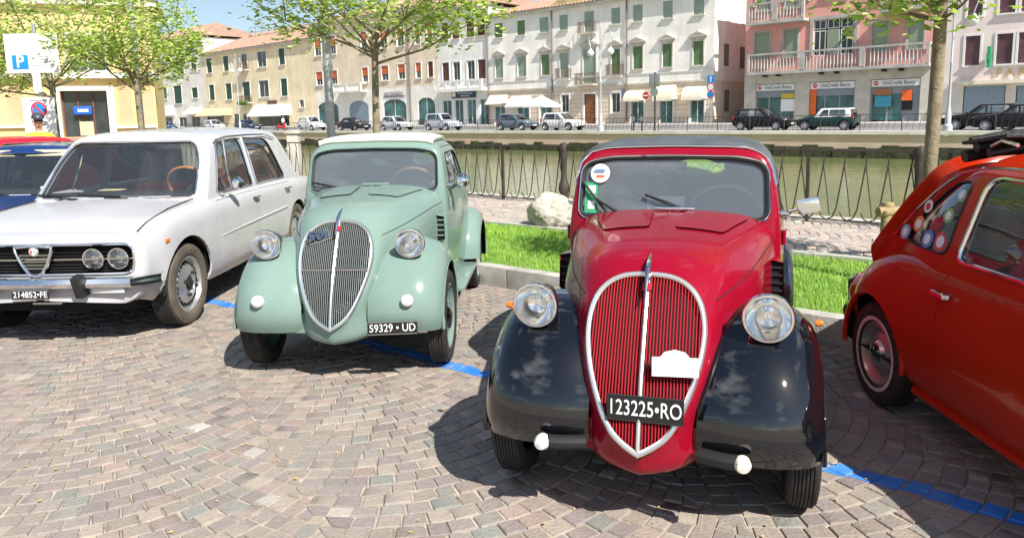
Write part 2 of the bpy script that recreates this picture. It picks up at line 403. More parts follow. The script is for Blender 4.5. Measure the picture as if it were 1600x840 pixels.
PALET = np.array([(.285, .24, .205), (.27, .228, .205), (.30, .258, .22), (.25, .212, .198), (.32, .272, .225), (.275, .24, .212), (.255, .235, .205), (.31, .245, .21)])
def tint_of(rs):
    u = rs.random()
    if u < .008: c = np.array((.42, .385, .335))
    elif u < .035: c = np.array((.24, .238, .21))
    else: c = PALET[rs.integers(len(PALET))]
    return c * rs.uniform(.90, 1.12)
def sett_geo(q, zt, rs, top=.93):
    """12 vertices, 9 faces: domed top, worn arris, sides"""
    c = q.mean(0); dz = rs.normal(0, .0016); tx, ty = rs.normal(0, .012, 2)
    z = lambda p: zt + dz + (p[0] - c[0]) * tx + (p[1] - c[1]) * ty
    V = [(*(c + (p - c) * .90), z(p)) for p in q] + [(*p, z(p) - .006) for p in q] + [(*p, zt - .035) for p in q]
    F = [(0, 1, 2, 3)] + [(4 + i, 4 + (i + 1) % 4, (i + 1) % 4, i) for i in range(4)] + [(8 + i, 8 + (i + 1) % 4, 4 + (i + 1) % 4, 4 + i) for i in range(4)]
    return V, F
def tinted(name, V, F, C, material, parent=None, kind=None):
    me = bpy.data.meshes.new(name); me.from_pydata([tuple(map(float, v)) for v in V], [], F)
    at = me.color_attributes.new('tint', 'FLOAT_COLOR', 'POINT'); at.data.foreach_set('color', np.asarray([(*c, 1) for c in C], np.float32).ravel())
    o = link(name, me, material, parent, True, 50)
    return tag(o, kind=kind)
def lim(c):
    s, n = SN(c)
    return n < N_KERB - .02 and c[1] > 1.1 and c[0] > -1.05 * c[1] - 1.2 and c[0] < .95 * c[1] + 1.2 and c[1] < 17.5
wdir = (.50, -.866)
ALL = setts(lim, 0, wdir, bounds=((-26, 4), (-16, 12)))
rs = np.random.default_rng(3)
score = []
for i, (q, c) in enumerate(ALL):
    x, y = project((c[0], c[1], 0)); vis = 0 < x < 1600 and 0 < y < 838
    hid = (x > 770 and x < 1290 and y < 785) or (y < 590 and 380 < x < 730) or (x > 1390 and y < 690 + (x - 1390) * .45)
    score.append(-y if vis and not hid else 1e6)
near = set(np.argsort(score)[:300].tolist())
V, F, C = [], [], []; LINEV, LINEF = [], []
def clip(poly, f):           # keep f(p) >= 0
    out = []
    for a, b in zip(poly, poly[1:] + poly[:1]):
        fa, fb = f(a), f(b)
        if fa >= 0: out.append(a)
        if (fa >= 0) != (fb >= 0): t = fa / (fa - fb); out.append(a + (b - a) * t)
    return out
for i, (q, c) in enumerate(ALL):
    v, f = sett_geo(q, 0.0, rs); col = tint_of(rs)
    s, n = SN(c)
    if abs(n - N_LINE) < .2:
        wob = .012 * math.sin(s * 9) + .008 * math.sin(s * 23)
        tp = [np.array(p) for p in v[:4]]
        for lo in (0,):
            pl = clip(clip(tp, lambda p: SN(p)[1] - (N_LINE - .052 + wob)), lambda p: (N_LINE + .052 + wob) - SN(p)[1])
            if len(pl) > 2: LINEF.append(tuple(range(len(LINEV), len(LINEV) + len(pl)))); LINEV += [(p[0], p[1], p[2] + .0014) for p in pl]
            sidev = [np.array(v[k]) for k in range(8)]
            for k in range(4):
                quad = [sidev[4 + k], sidev[4 + (k + 1) % 4], sidev[(k + 1) % 4], sidev[k]]
                pl = clip(clip(quad, lambda p: SN(p)[1] - (N_LINE - .052 + wob)), lambda p: (N_LINE + .052 + wob) - SN(p)[1])
                if len(pl) > 2: LINEF.append(tuple(range(len(LINEV), len(LINEV) + len(pl)))); LINEV += [(p[0] + (p[0] - c[0]) * .012, p[1] + (p[1] - c[1]) * .012, p[2] + .0012) for p in pl]
    if i in near: tinted('sett', v, f, [col] * 12, COBBLE, g)
    else:
        o = len(V); V += v; F += [tuple(k + o for k in ff) for ff in f]; C += [col] * 12
tinted('setts', V, F, C, COBBLE, g, 'stuff')
PLINE = mat('blue_road_paint', (.02, .17, .62), .6, col2=(.07, .24, .60), vscale=7, bump=.3, bscale=80, coord='World')
me = bpy.data.meshes.new('parking_line'); me.from_pydata([tuple(map(float, v)) for v in LINEV], [], LINEF); pl = link('parking_line', me, PLINE, None, False)
tag(pl, 'blue painted parking line running across the setts under the cars', None, kind='structure')

# fallen yellow flower bits on the setts
lv = MB()
for k in range(420):
    p = Vector((random.uniform(-4, 2), random.uniform(2.2, 6), 0)); s, n = SN(p)
    if n > 4.8: continue
    a = random.uniform(0, 6.3); r = random.uniform(.004, .011); lv.add([(p.x + r * math.cos(a + t) * (1 if t % 2 else .5), p.y + r * math.sin(a + t) * (1 if t % 2 else .5), .006 + random.uniform(0, .004)) for t in (0, 1.57, 3.14, 4.71)], [(0, 1, 2, 3)])
tag(lv.obj('fallen_petals', mat('yellow_litter', (.50, .36, .10), .9), smooth=False), 'tiny dry yellow petals scattered over the paving', None, kind='stuff')

# kerb of separate stones
CONC = mat('kerb_concrete', (.40, .385, .35), .85, var=.18, vscale=5, bump=.25, bscale=60, coord='World')
kb = box_f(MB(), W, -18, 30, N_KERB + .012, N_GRASS - .004, -.05, .13).obj('kerb', CONC, smooth=False); tag(kb, 'grey concrete kerb along the grass strip', None, kind='structure')
ks = MB().box((0, 0, 0), (.992, .128, .20)); ko = ks.obj('kerb_stone', CONC, kb, bev=.012)
ang = math.atan2(US.y, US.x)
for k in range(-18, 12):
    o = ko if k == -18 else ko.copy()
    if k != -18: COL.objects.link(o); o.parent = kb
    o.location = W(k + .5, N_KERB + .064, .072 + random.uniform(-.003, .003)); o.rotation_euler = (0, 0, ang + random.uniform(-.003, .003))
# grass strip
soil = box_f(MB(), W, -18, 60, N_GRASS, N_PROM, -.05, .135).obj('lawn', mat('lawn_soil', (.18, .30, .05), .95, col2=(.12, .20, .04), vscale=4, coord='World')); tag(soil, 'narrow strip of mown lawn between kerb and promenade', None, kind='structure')
bl_v, bl_f = [], []; rg = np.random.default_rng(8); nb_ = 0
for k in range(90000):
    s = rg.uniform(-14, 4.5); n = rg.uniform(N_GRASS + .01, N_PROM - .01); p = W(s, n)
    x, y = project((p.x, p.y, .15))
    if not (-80 < x < 1680): continue
    near_k = 1 if p.length < 9 else .55
    if rg.random() > near_k: continue
    a = rg.uniform(0, 6.283); hgt = rg.uniform(.022, .058); wd_ = rg.uniform(.0025, .0045) * (1 if p.length < 8 else 1.6); le = rg.uniform(.0, .03); b = rg.uniform(0, 6.283)
    dx, dy = math.cos(a) * wd_, math.sin(a) * wd_; i0 = len(bl_v)
    bl_v += [(p.x - dx, p.y - dy, .132), (p.x + dx, p.y + dy, .132), (p.x + math.cos(b) * le, p.y + math.sin(b) * le, .135 + hgt)]; bl_f.append((i0, i0 + 1, i0 + 2))
me = bpy.data.meshes.new('grass'); me.from_pydata(bl_v, [], bl_f)
tag(link('grass', me, mat('grass_blade', (.30, .48, .06), .6, col2=(.15, .32, .04), vscale=3.0, coord='World'), None, False), 'bright green short grass on the strip behind the cars', None, kind='stuff')
# promenade
pr = box_f(MB(), W, -18, 60, N_PROM, N_EDGE, -.05, Z_PROM - .016).obj('promenade', mat('promenade_sand', (.46, .42, .36), .95, var=.2, vscale=5, coord='World'), smooth=False); tag(pr, 'pale paved promenade beside the canal railing', None, kind='structure')
A2 = setts(lambda c: N_PROM + .12 < SN(c)[1] < N_EDGE - .25 and -13 < SN(c)[0] < 4.5, 0, tuple(US[:2]), W_L=.80, r=.60, h=.105, cw=.12, gap=.010, bounds=((-14, 5), (6, 11)))
V, F, C = [], [], []
for q, c in A2:
    v, f = sett_geo(q, Z_PROM, rs); o = len(V); V += v; F += [tuple(k + o for k in ff) for ff in f]; t = tint_of(rs) * 1.45; C += [t] * 12
tinted('setts', V, F, C, COBBLE, pr, 'stuff')
ed = MB(); box_f(ed, W, -18, 60, N_PROM - .004, N_PROM + .10, .0, .168); ed.obj('edging', CONC, pr, smooth=False)

# canal
WATER = mat('canal_water', (.19, .215, .085), .06, spec=.5, var=.12, vscale=.25, coord='World')
wt = WATER.node_tree; wv = wt.nodes.new('ShaderNodeTexNoise'); wv.inputs['Scale'].default_value = 2.2; wv.inputs['Detail'].default_value = 4
gp = wt.nodes.new('ShaderNodeNewGeometry'); bpn = wt.nodes.new('ShaderNodeBump'); bpn.inputs['Strength'].default_value = .35; bpn.inputs['Distance'].default_value = .05
wt.links.new(gp.outputs['Position'], wv.inputs['Vector']); wt.links.new(wv.outputs['Fac'], bpn.inputs['Height']); wt.links.new(bpn.outputs['Normal'], wt.nodes['Principled BSDF'].inputs['Normal'])
wa = MB().add([(-1500, -1500, -1.1), (1500, -1500, -1.1), (1500, 1500, -1.1), (-1500, 1500, -1.1)], [(0, 1, 2, 3)]).obj('water', WATER, smooth=False); tag(wa, 'murky green canal water', None, kind='structure')
STONE = mat('quay_stone', (.44, .41, .36), .85, var=.25, vscale=2.2, bump=.4, bscale=20, coord='World')
nw = box_f(MB(), W, -18, 60, N_EDGE - .3, N_EDGE + .02, -1.6, Z_PROM + .01).obj('quay_wall_near', STONE, smooth=False); tag(nw, 'stone edge of the near quay under the railing', None, kind='structure')

# far quay
def brickmat(name, c1, c2, mortar, sc):
    m = bpy.data.materials.new(name); m.use_nodes = True; t = m.node_tree; b = t.nodes['Principled BSDF']; b.inputs['Roughness'].default_value = .9
    tcn = t.nodes.new('ShaderNodeUVMap'); br = t.nodes.new('ShaderNodeTexBrick'); br.inputs['Scale'].default_value = sc; br.inputs['Color1'].default_value = (*c1, 1); br.inputs['Color2'].default_value = (*c2, 1); br.inputs['Mortar'].default_value = (*mortar, 1)
    br.inputs['Mortar Size'].default_value = .014; br.inputs['Brick Width'].default_value = .26; br.inputs['Row Height'].default_value = .075
    n = t.nodes.new('ShaderNodeTexNoise'); n.inputs['Scale'].default_value = .6; n.inputs['Detail'].default_value = 8; gpn = t.nodes.new('ShaderNodeNewGeometry'); t.links.new(gpn.outputs['Position'], n.inputs['Vector'])
    mx = t.nodes.new('ShaderNodeMix'); mx.data_type = 'RGBA'; mx.inputs['B'].default_value = (*mortar, 1); rp = t.nodes.new('ShaderNodeValToRGB'); rp.color_ramp.elements[0].position = .48; rp.color_ramp.elements[1].position = .80
    t.links.new(n.outputs['Fac'], rp.inputs['Fac']); t.links.new(rp.outputs['Color'], mx.inputs['Factor']); t.links.new(tcn.outputs['UV'], br.inputs['Vector']); t.links.new(br.outputs['Color'], mx.inputs['A']); t.links.new(mx.outputs['Result'], b.inputs['Base Color'])
    MATS[name] = m; return m
def uv_sz(o, fr_u):
    me = o.data; uv = me.uv_layers.new(name='UVMap'); d = uv.data
    for l in me.loops: p = me.vertices[l.vertex_index].co; d[l.index].uv = (p.x * fr_u.x + p.y * fr_u.y, p.z)
QB = brickmat('quay_brick', (.58, .37, .26), (.48, .32, .22), (.62, .53, .41), 1.0)
fw = box_f(MB(), WF, -260, 200, 40.6, 41.2, -1.6, .12).obj('quay_wall_far', QB, smooth=False); uv_sz(fw, UF); tag(fw, 'brick quay wall across the canal', None, kind='structure')
box_f(MB(), WF, -260, 200, 40.5, 41.25, .12, .30).obj('coping', mat('coping_stone', (.62, .59, .53), .8, var=.12, vscale=1.5, coord='World'), fw, smooth=False)
al = MB()
for k in range(230):
    s = -100 + k * .8; box_f(al, WF, s, s + .8, 40.52 - random.uniform(0, .12), 40.61, -1.6, -.58 + random.uniform(-.16, .16))
al.obj('algae_band', mat('algae', (.045, .05, .022), .9, var=.4, vscale=2, coord='World'), fw, smooth=False)
fs = MB(); box_f(fs, WF, -700, 500, 41.2, 54.5, -.3, .10); st = fs.obj('street_far', mat('far_asphalt', (.22, .215, .205), .9, var=.15, vscale=.8, coord='World'), smooth=False); tag(st, 'grey street with parked cars on the far bank', None, kind='structure')
fp_ = MB(); box_f(fp_, WF, -700, 500, 54.5, 1500, -.3, .42); fp_ = fp_.obj('pavement_far', mat('far_paving', (.42, .40, .37), .9, var=.1, vscale=.8, coord='World'), smooth=False); tag(fp_, 'pale raised pavement in front of the far buildings', None, kind='structure')

# near canal railing: posts, rails and bent bars
IRON = mat('brown_iron', (.05, .038, .032), .6, var=.25, vscale=6, rvar=.1)
N_F = 9.12
rl = thing('canal_railing', 'brown wrought-iron railing with bent bars along the near canal edge', 'railing', W(0, N_F, Z_PROM), ang)
sl_ = 1.19; s0 = -7.53
post = MB().box((0, 0, .44), (.038, .038, .88)).obj('post', IRON, rl); cast = MB().lathe([(.075, 0), (.075, .06), (.05, .09), (.055, .14), (.085, .22), (.075, .30), (.05, .36), (.042, .45), (.048, .66), (.06, .70), (.052, .74), (.06, .80), (.066, .86), (.05, .91), (.0, .93)], (0, 0, 0), (0, 0, 1), 20).obj('cast_post', IRON, rl)
barA = MB().tube([(.0, 0, .845), (.04, 0, .77), (.03, 0, .70), (-.045, 0, .18), (-.085, 0, .075), (-.15, 0, .045), (-.205, 0, .075), (-.235, 0, .14)], .009, 6).obj('bar', IRON, rl)
barB = MB().tube([(.03, 0, .70), (.075, 0, .40), (.115, 0, .10)], .0065, 5).obj('thin_bar', IRON, rl)
firstp = firstc = firstb = True
for k in range(-9, 11):
    s = s0 + k * sl_
    src = cast if (k - 1) % 4 == 0 else post
    o = src.copy(); COL.objects.link(o); o.parent = rl; o.location = (s, 0, 0)
    for j in range(5):
        for b_ in (barA, barB):
            o = b_.copy(); COL.objects.link(o); o.parent = rl; o.location = (s + sl_ * (j + .62) / 5.1, 0, 0)
for o in (post, cast, barA, barB): bpy.data.objects.remove(o)
MB().box((-4, 0, .865), (24, .04, .022)).obj('top_rail', IRON, rl, smooth=False); MB().box((-4, 0, .045), (24, .022, .012)).obj('bottom_rail', IRON, rl, smooth=False)
# ------------------------------------------------------------------ buildings
class Face:
    """a facade plane: U along it to the right, NN into the building, at distance d"""
    def __init__(s, U, NN, d, org=Vector((0, 0, 0))): s.U, s.N, s.d = Vector(U), Vector(NN), d
    def px(s, x, y, off=0.0):
        r = ray(x, y); c = Vector((0, 0, CAM_H)); t = (s.d + off - c.dot(s.N)) / r.dot(s.N); p = c + r * t; return p.dot(s.U), p.z
    def w(s, a, n, z): return s.U * a + s.N * (s.d + n) + Vector((0, 0, z))
    def rect(s, x0, y0, x1, y1):
        xm, ym = (x0 + x1) / 2, (y0 + y1) / 2; a0 = s.px(x0, ym)[0]; a1 = s.px(x1, ym)[0]; return a0, s.px(xm, y1)[1], a1, s.px(xm, y0)[1]
    def box(s, mb, a0, a1, n0, n1, z0, z1, mi=0):
        V = [s.w(a, n, z) for z in (z0, z1) for a, n in ((a0, n0), (a1, n0), (a1, n1), (a0, n1))]
        return mb.add(V, [(0, 3, 2, 1), (4, 5, 6, 7), (0, 1, 5, 4), (1, 2, 6, 5), (2, 3, 7, 6), (3, 0, 4, 7)], mi)
    def pbox(s, name, m, parent, *a, bev=0): return s.box(MB(), *a).obj(name, m, parent, smooth=False, bev=bev)
def plaster(name, col, v=.10): return mat(name, col, .92, var=v, vscale=.55, bump=.12, bscale=14, coord='World', streak=.10)
WGLASS = mat('window_dark_glass', (.03, .04, .042), .06, spec=.6, var=.5, vscale=.7, coord='World')
TGLASS = mat('teal_shop_glass', (.05, .13, .13), .08, spec=.6, var=.5, vscale=.6, coord='World')
WFRAME = mat('white_frame', (.70, .69, .66), .6); STONEF = mat('facade_stone', (.55, .51, .44), .85, var=.15, vscale=1.2, coord='World')
SHUTG = mat('green_blind', (.13, .21, .095), .7, var=.12, vscale=1.5, coord='World'); SHUTGR = mat('greygreen_blind', (.30, .38, .31), .7, var=.1, vscale=1.5, coord='World')
SHUTD = mat('dark_green_shutter', (.035, .085, .06), .6, var=.2, vscale=2, coord='World'); SHUTO = mat('orange_blind', (.55, .13, .05), .7, var=.1, vscale=2, coord='World'); SHUTB = mat('brown_shutter', (.115, .045, .03), .6, var=.2, vscale=2, coord='World')
SHUTP = mat('plum_shutter', (.13, .06, .075), .6, var=.25, vscale=2, coord='World'); ROOF = mat('terracotta_tiles', (.38, .23, .165), .85, col2=(.26, .17, .13), vscale=1.6, bump=.6, bscale=6, coord='World')
IRON2 = mat('rust_iron', (.13, .08, .05), .7); GREYM = mat('bank_grey', (.22, .25, .28), .5); LEAD = mat('drainpipe', (.16, .13, .12), .6); CREAM = mat('cream_awning', (.70, .64, .50), .8, var=.05, vscale=2, coord='World')
def slats(mb, F, a0, a1, z0, z1, n, pitch=.11):
    z = z0 + .02
    while z < z1 - .03: F.box(mb, a0, a1, n - .012, n + .01, z, z + pitch * .6); z += pitch
def window(F, root, R, kind, fw=.07, rec=.16, surround=None, sill=True):
    """R=(a0,z0,a1,z1); kind: blind colour material, 'glass', 'open', 'half'"""
    a0, z0, a1, z1 = R; k = kind if isinstance(kind, str) else 'blind'
    fr = MB(); F.box(fr, a0, a0 + fw, rec * .6, rec, z0, z1); F.box(fr, a1 - fw, a1, rec * .6, rec, z0, z1); F.box(fr, a0 + fw, a1 - fw, rec * .6, rec, z1 - fw, z1); F.box(fr, a0 + fw, a1 - fw, rec * .6, rec, z0, z0 + fw)
    if k in ('glass', 'teal', 'half', 'ajar'): m_ = (a0 + a1) / 2; F.box(fr, m_ - fw * .4, m_ + fw * .4, rec * .62, rec, z0 + fw, z1 - fw)
    w_ = fr.obj('window', WFRAME, root, smooth=False)
    if k in ('glass', 'teal', 'half', 'ajar'):
        m_ = (a0 + a1) / 2; g_ = TGLASS if k == 'teal' else WGLASS
        F.pbox('pane', g_, w_, a0 + fw, m_ - fw * .4, rec * .78, rec * .92, z0 + fw, z1 - fw); F.pbox('pane', g_, w_, m_ + fw * .4, a1 - fw, rec * .78, rec * .92, z0 + fw, z1 - fw)
    if k == 'blind':
        b = MB(); slats(b, F, a0 + fw * .3, a1 - fw * .3, z0, z1, rec * .42); F.box(b, a0 + fw * .3, a1 - fw * .3, rec * .45, rec * .55, z0, z1); b.obj('blind', kind, w_, smooth=False)
    if k == 'half':
        zm = z0 + (z1 - z0) * .45; F.pbox('blind', SHUTO, w_, a0 + fw * .3, a1 - fw * .3, rec * .25, rec * .5, zm, z1)
    if sill: F.pbox('sill', surround or STONEF, w_, a0 - .12, a1 + .12, -.14, rec * .5, z0 - .12, z0 - .002)
    if surround:
        s_ = MB(); t = .13; F.box(s_, a0 - t, a0 - .002, -.05, .03, z0, z1 + t); F.box(s_, a1 + .002, a1 + t, -.05, .03, z0, z1 + t); F.box(s_, a0 - .002, a1 + .002, -.05, .03, z1 + .002, z1 + t); s_.obj('surround', surround, w_, smooth=False)
    return w_
def pediment(F, root, R, m_=None):
    a0, z0, a1, z1 = R; c = (a0 + a1) / 2; h = (a1 - a0) * .5 + .40; zb = z1 + .38
    o = MB(); F.box(o, a0 - .18, a1 + .18, -.10, .02, z1 + .14, zb); F.box(o, c - h, c + h, -.28, .02, zb, zb + .10)
    P = [F.w(c - h, -.28, zb + .10), F.w(c + h, -.28, zb + .10), F.w(c, -.28, zb + .10 + h * .42)]; o.prism(P, F.N * .30)
    q = o.obj('pediment', m_ or STONEF, root, smooth=False); P = [F.w(c - h * .66, -.30, zb + .17), F.w(c + h * .66, -.30, zb + .17), F.w(c, -.30, zb + .12 + h * .32)]
    MB().prism(P, F.N * .021).obj('tympanum', mat('tympanum_shade', (.40, .36, .30), .9), q, smooth=False)
def wall(F, root, a0, a1, z0, z1, holes, m_, depth=9, rec=.18, name='wall', side=None):
    """masonry block with real openings cut through its front skin"""
    A = sorted({a0, a1, *[h[0] for h in holes], *[h[2] for h in holes]}); Z = sorted({z0, z1, *[h[1] for h in holes], *[h[3] for h in holes]})
    A = [a for a in A if a0 <= a <= a1]; Z = [z for z in Z if z0 <= z <= z1]; mb = MB()
    inside = lambda a, z: any(h[0] < a < h[2] and h[1] < z < h[3] for h in holes)
    for p, q in zip(A, A[1:]):
        for r, s in zip(Z, Z[1:]):
            if not inside((p + q) / 2, (r + s) / 2): mb.add([F.w(p, 0, r), F.w(q, 0, r), F.w(q, 0, s), F.w(p, 0, s)], [(0, 1, 2, 3)])
    for h in holes:
        a, b, c, d = max(a0, h[0]), max(z0, h[1]), min(a1, h[2]), min(z1, h[3])
        for u, v in (((a, b), (a, d)), ((c, d), (c, b)), ((a, d), (c, d)), ((c, b), (a, b))): mb.add([F.w(u[0], 0, u[1]), F.w(v[0], 0, v[1]), F.w(v[0], rec, v[1]), F.w(u[0], rec, u[1])], [(0, 1, 2, 3)])
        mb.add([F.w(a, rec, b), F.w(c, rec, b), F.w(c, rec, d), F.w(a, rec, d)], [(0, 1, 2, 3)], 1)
    mb.add([F.w(a, n, z) for z in (z0, z1) for a, n in ((a0, 0), (a1, 0), (a1, depth), (a0, depth))], [(4, 5, 6, 7), (1, 2, 6, 5), (2, 3, 7, 6), (3, 0, 4, 7)])
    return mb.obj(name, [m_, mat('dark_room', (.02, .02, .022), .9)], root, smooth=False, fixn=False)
def roof(F, root, a0, a1, z, depth, rise, over=.5, m_=ROOF, hip=True):
    i = min(depth / 2, (a1 - a0) / 2) if hip else 0
    V = [F.w(a0 - over, -over, z), F.w(a1 + over, -over, z), F.w(a1 + over, depth + over, z), F.w(a0 - over, depth + over, z), F.w(a0 + i, depth / 2, z + rise), F.w(a1 - i, depth / 2, z + rise)]
    ro = MB().add(V, [(0, 1, 5, 4), (1, 2, 5), (2, 3, 4, 5), (3, 0, 4), (0, 3, 2, 1)]).obj('roof', m_, root, smooth=False)
    F.pbox('cornice', STONEF, ro, a0 - over * .8, a1 + over * .8, -over * .8, -.002, z - .30, z - .004)
    # tile courses as ribs down the front slope
    rb = MB(); n = int((a1 - a0) / .45)
    for k in range(n):
        a = a0 + (k + .5) * (a1 - a0) / n; t = min(1, (a - a0 + .01) / max(i, .01), (a1 - a + .01) / max(i, .01)) if i else 1
        p, q = F.w(a, -over, z + .03), F.w(a, -over + (depth / 2 + over) * t, z + .03 + rise * t); rb.tube([p, q], .09, 4, caps=False)
    tag(rb.obj('roof_tiles', m_, ro), kind='stuff'); return ro
def balcony(F, root, a0, a1, z0, z1, proj, kind='stone', m_=None, thick=.16):
    m_ = m_ or STONEF; sl_ = F.pbox('balcony', m_, root, a0, a1, -proj, -.003, z0, z0 + thick)
    if kind == 'stone':
        F.pbox('parapet_rail', m_, sl_, a0, a1, -proj, -proj + .2, z1 - .14, z1); F.pbox('parapet_rail', m_, sl_, a0, a0 + .2, -proj + .202, -.004, z1 - .14, z1); F.pbox('parapet_rail', m_, sl_, a1 - .2, a1, -proj + .202, -.004, z1 - .14, z1)
        n = max(2, int(round((a1 - a0) / 4.6))); cols = [a0 + (a1 - a0) * k / n for k in range(n + 1)]
        for c in cols: F.pbox('pier', m_, sl_, max(a0, c - .2), min(a1, c + .2), -proj - .02, -proj + .22, z0 + thick + .002, z1 - .142)
        b = MB(); k = int((a1 - a0) / .26)
        for j in range(k):
            a = a0 + .13 + j * .26
            if min(abs(a - c) for c in cols) < .3: continue
            p = F.w(a, -proj + .1, z0 + thick); h = z1 - .14 - z0 - thick; b.lathe([(.05, 0), (.04, h * .08), (.085, h * .3), (.045, h * .62), (.035, h * .85), (.055, h)], p, (0, 0, 1), 6)
        tag(b.obj('balusters', m_, sl_), kind='stuff')
    else:
        b = MB(); F.box(b, a0, a1, -proj, -proj + .04, z1 - .04, z1); F.box(b, a0, a0 + .04, -proj, -.004, z1 - .04, z1); F.box(b, a1 - .04, a1, -proj, -.004, z1 - .04, z1)
        k = int((a1 - a0) / .13)
        for j in range(k + 1): a = a0 + (a1 - a0 - .03) * j / k; F.box(b, a, a + .025, -proj, -proj + .025, z0 + thick, z1 - .04)
        for j in range(int(proj / .14) + 1):
            for e in (a0, a1 - .025): F.box(b, e, e + .025, -proj + j * .14, -proj + j * .14 + .025, z0 + thick, z1 - .04)
        tag(b.obj('iron_rails', IRON2, sl_, smooth=False), kind='stuff')
    return sl_
def awning(F, root, a0, a1, z0, z1, proj, m_=CREAM, dome=False):
    o = MB(); n = 10; rows = []
    for k in range(n + 1):
        t = k / n
        rows.append([F.w(a0, -proj * (math.sin(t * 1.57) if dome else t), z1 - (z1 - z0 - .15) * ((1 - math.cos(t * 1.57)) if dome else t)), F.w(a1, -proj * (math.sin(t * 1.57) if dome else t), z1 - (z1 - z0 - .15) * ((1 - math.cos(t * 1.57)) if dome else t))])
    G = np.array([[tuple(p) for p in r] for r in rows]); o.grid(G)
    for e in (0, 1):
        P = [G[k, e] for k in range(n + 1)]; base = F.w((a0, a1)[e], 0, z0 + .15); o.add([*P, base], [tuple(range(len(P) + 1))])
    k = max(4, int((a1 - a0) / .25))
    for j in range(k):
        p = a0 + (a1 - a0) * j / k; q = a0 + (a1 - a0) * (j + 1) / k; o.add([F.w(p, -proj, z0 + .15), F.w(q, -proj, z0 + .15), F.w(q - .04, -proj - .01, z0 + .02), F.w((p + q) / 2, -proj - .01, z0), F.w(p + .04, -proj - .01, z0 + .02)], [(0, 1, 2, 3, 4)])
    return o.obj('awning', m_, root, angle=25, fixn=False)
def drain(F, root, a, z0, z1): MB().tube([F.w(a, -.14, z0), F.w(a, -.14, z1)], .075, 6).obj('drainpipe', LEAD, root)
def sign_text(F, root, s, a, z, size, m_, n=-.06, sx=1.0, name='lettering'): return text(name, s, size, frame_m(F.w(a, n, z), F.U, (0, 0, 1)), m_, root, .012, .0, sx)

FF = Face(UF, NF, 60.0); ZB = .42
R = FF.rect
# ---------- white palazzo
wb = thing('palazzo', 'long white palazzo with green blinds and small pediments across the canal', 'building', FF.w(FF.px(930, 190)[0], 0, ZB))
def keep(o, root):      # parts are modelled in world coordinates: cancel the root's own offset
    pass
wb.location = (0, 0, 0)
top_w = [(772.7, 32, 785, 56), (808, 28, 820, 52), (843, 25, 857, 49), (874, 22, 887, 46), (913, 18, 928, 50), (955, 13, 969, 38), (989, 10, 1004, 36), (1036, 6, 1051, 32), (1084, 1, 1100, 27)]
mid_w = [(774, 90, 786, 120), (809, 87, 822, 118), (846, 85, 858, 116), (875, 83, 888, 122), (911, 77, 931, 130), (955, 77, 969, 117), (989, 74, 1004, 107), (1035, 71, 1050, 105), (1083, 67, 1099, 102)]
gr_w = [(877, 148, 889, 175), (955, 145, 969, 176)]; shops = [(773, 166, 790, 190), (808, 164, 827, 190), (843, 163, 862, 190), (986, 158, 1006, 190), (1030, 157, 1051, 190), (1078, 156, 1100, 189)]; door = (913, 147, 931, 192)
al_, ar_ = FF.px(765, 100)[0], FF.px(1116, 100)[0]
zt = FF.px(1000, -2)[1]; zs_ = FF.px(1000, 131)[1]
TR, MR, GR, SR = [R(*q) for q in top_w], [R(*q) for q in mid_w], [R(*q) for q in gr_w], [R(*q) for q in shops]; DR = R(*door)
# align rows
za = lambda rows: (np.mean([r[1] for r in rows]), np.mean([r[3] for r in rows]))
def level(rows, skip=()):
    b = float(np.median([r[1] for r in rows])); t = float(np.median([r[3] for r in rows])); return [(r[0], b if i not in skip else r[1], r[2], t if i not in skip else r[3]) for i, r in enumerate(rows)]
TR = level(TR, (4,)); MR = level(MR, (3, 4, 5))
SR = [(a, ZB + .02, c, d) for a, b, c, d in SR]; DR = (DR[0], ZB + .02, DR[2], DR[3])
WHITEP = plaster('white_plaster', (.86, .83, .76)); SALM = plaster('salmon_rustication', (.70, .59, .47), .08)
wall(FF, wb, al_, ar_, zs_, zt, TR + MR, WHITEP, depth=13, name='upper_wall'); wall(FF, wb, al_, ar_, ZB - .3, zs_ - .004, GR + SR + [DR], SALM, depth=13, name='ground_floor_wall')
jn = MB(); z = ZB + .35
while z < zs_ - .3:
    ed_ = sorted([al_, ar_] + [e for h in GR + SR + [DR] if h[1] < z < h[3] for e in (h[0], h[2])])
    for p, q in zip(ed_[::2], ed_[1::2]): FF.box(jn, p + .02, q - .02, -.012, -.002, z, z + .035)
    z += .42
tag(jn.obj('rustication_joints', mat('joint_shadow', (.42, .34, .26), .9), wb, smooth=False), kind='stuff')
FF.pbox('string_course', STONEF, wb, al_ - .05, ar_ + .05, -.12, -.003, zs_ - .06, zs_ + .10); FF.pbox('string_course', WFRAME, wb, al_, ar_, -.06, -.003, MR[0][1] - .5, MR[0][1] - .38)
kinds = [SHUTG, SHUTG, SHUTGR, SHUTGR, SHUTGR, SHUTGR, SHUTGR, SHUTGR, SHUTGR]
for r, k in zip(TR, [SHUTG, SHUTG, SHUTGR, SHUTGR, SHUTGR, SHUTGR, SHUTGR, SHUTGR, SHUTGR]): window(FF, wb, r, k)
for i, (r, k) in enumerate(zip(MR, [SHUTGR, SHUTGR, SHUTG, SHUTGR, SHUTGR, SHUTG, SHUTG, SHUTG, SHUTG])): window(FF, wb, r, k, surround=STONEF); pediment(FF, wb, r)
for r in GR: window(FF, wb, r, 'glass', surround=WFRAME)
for r in SR: window(FF, wb, r, 'teal', sill=False, surround=WFRAME)
d = FF.pbox('door', mat('brown_door', (.20, .075, .03), .55, var=.2, vscale=3), wb, DR[0] + .05, DR[2] - .05, .08, .16, DR[1], DR[3] - .05)
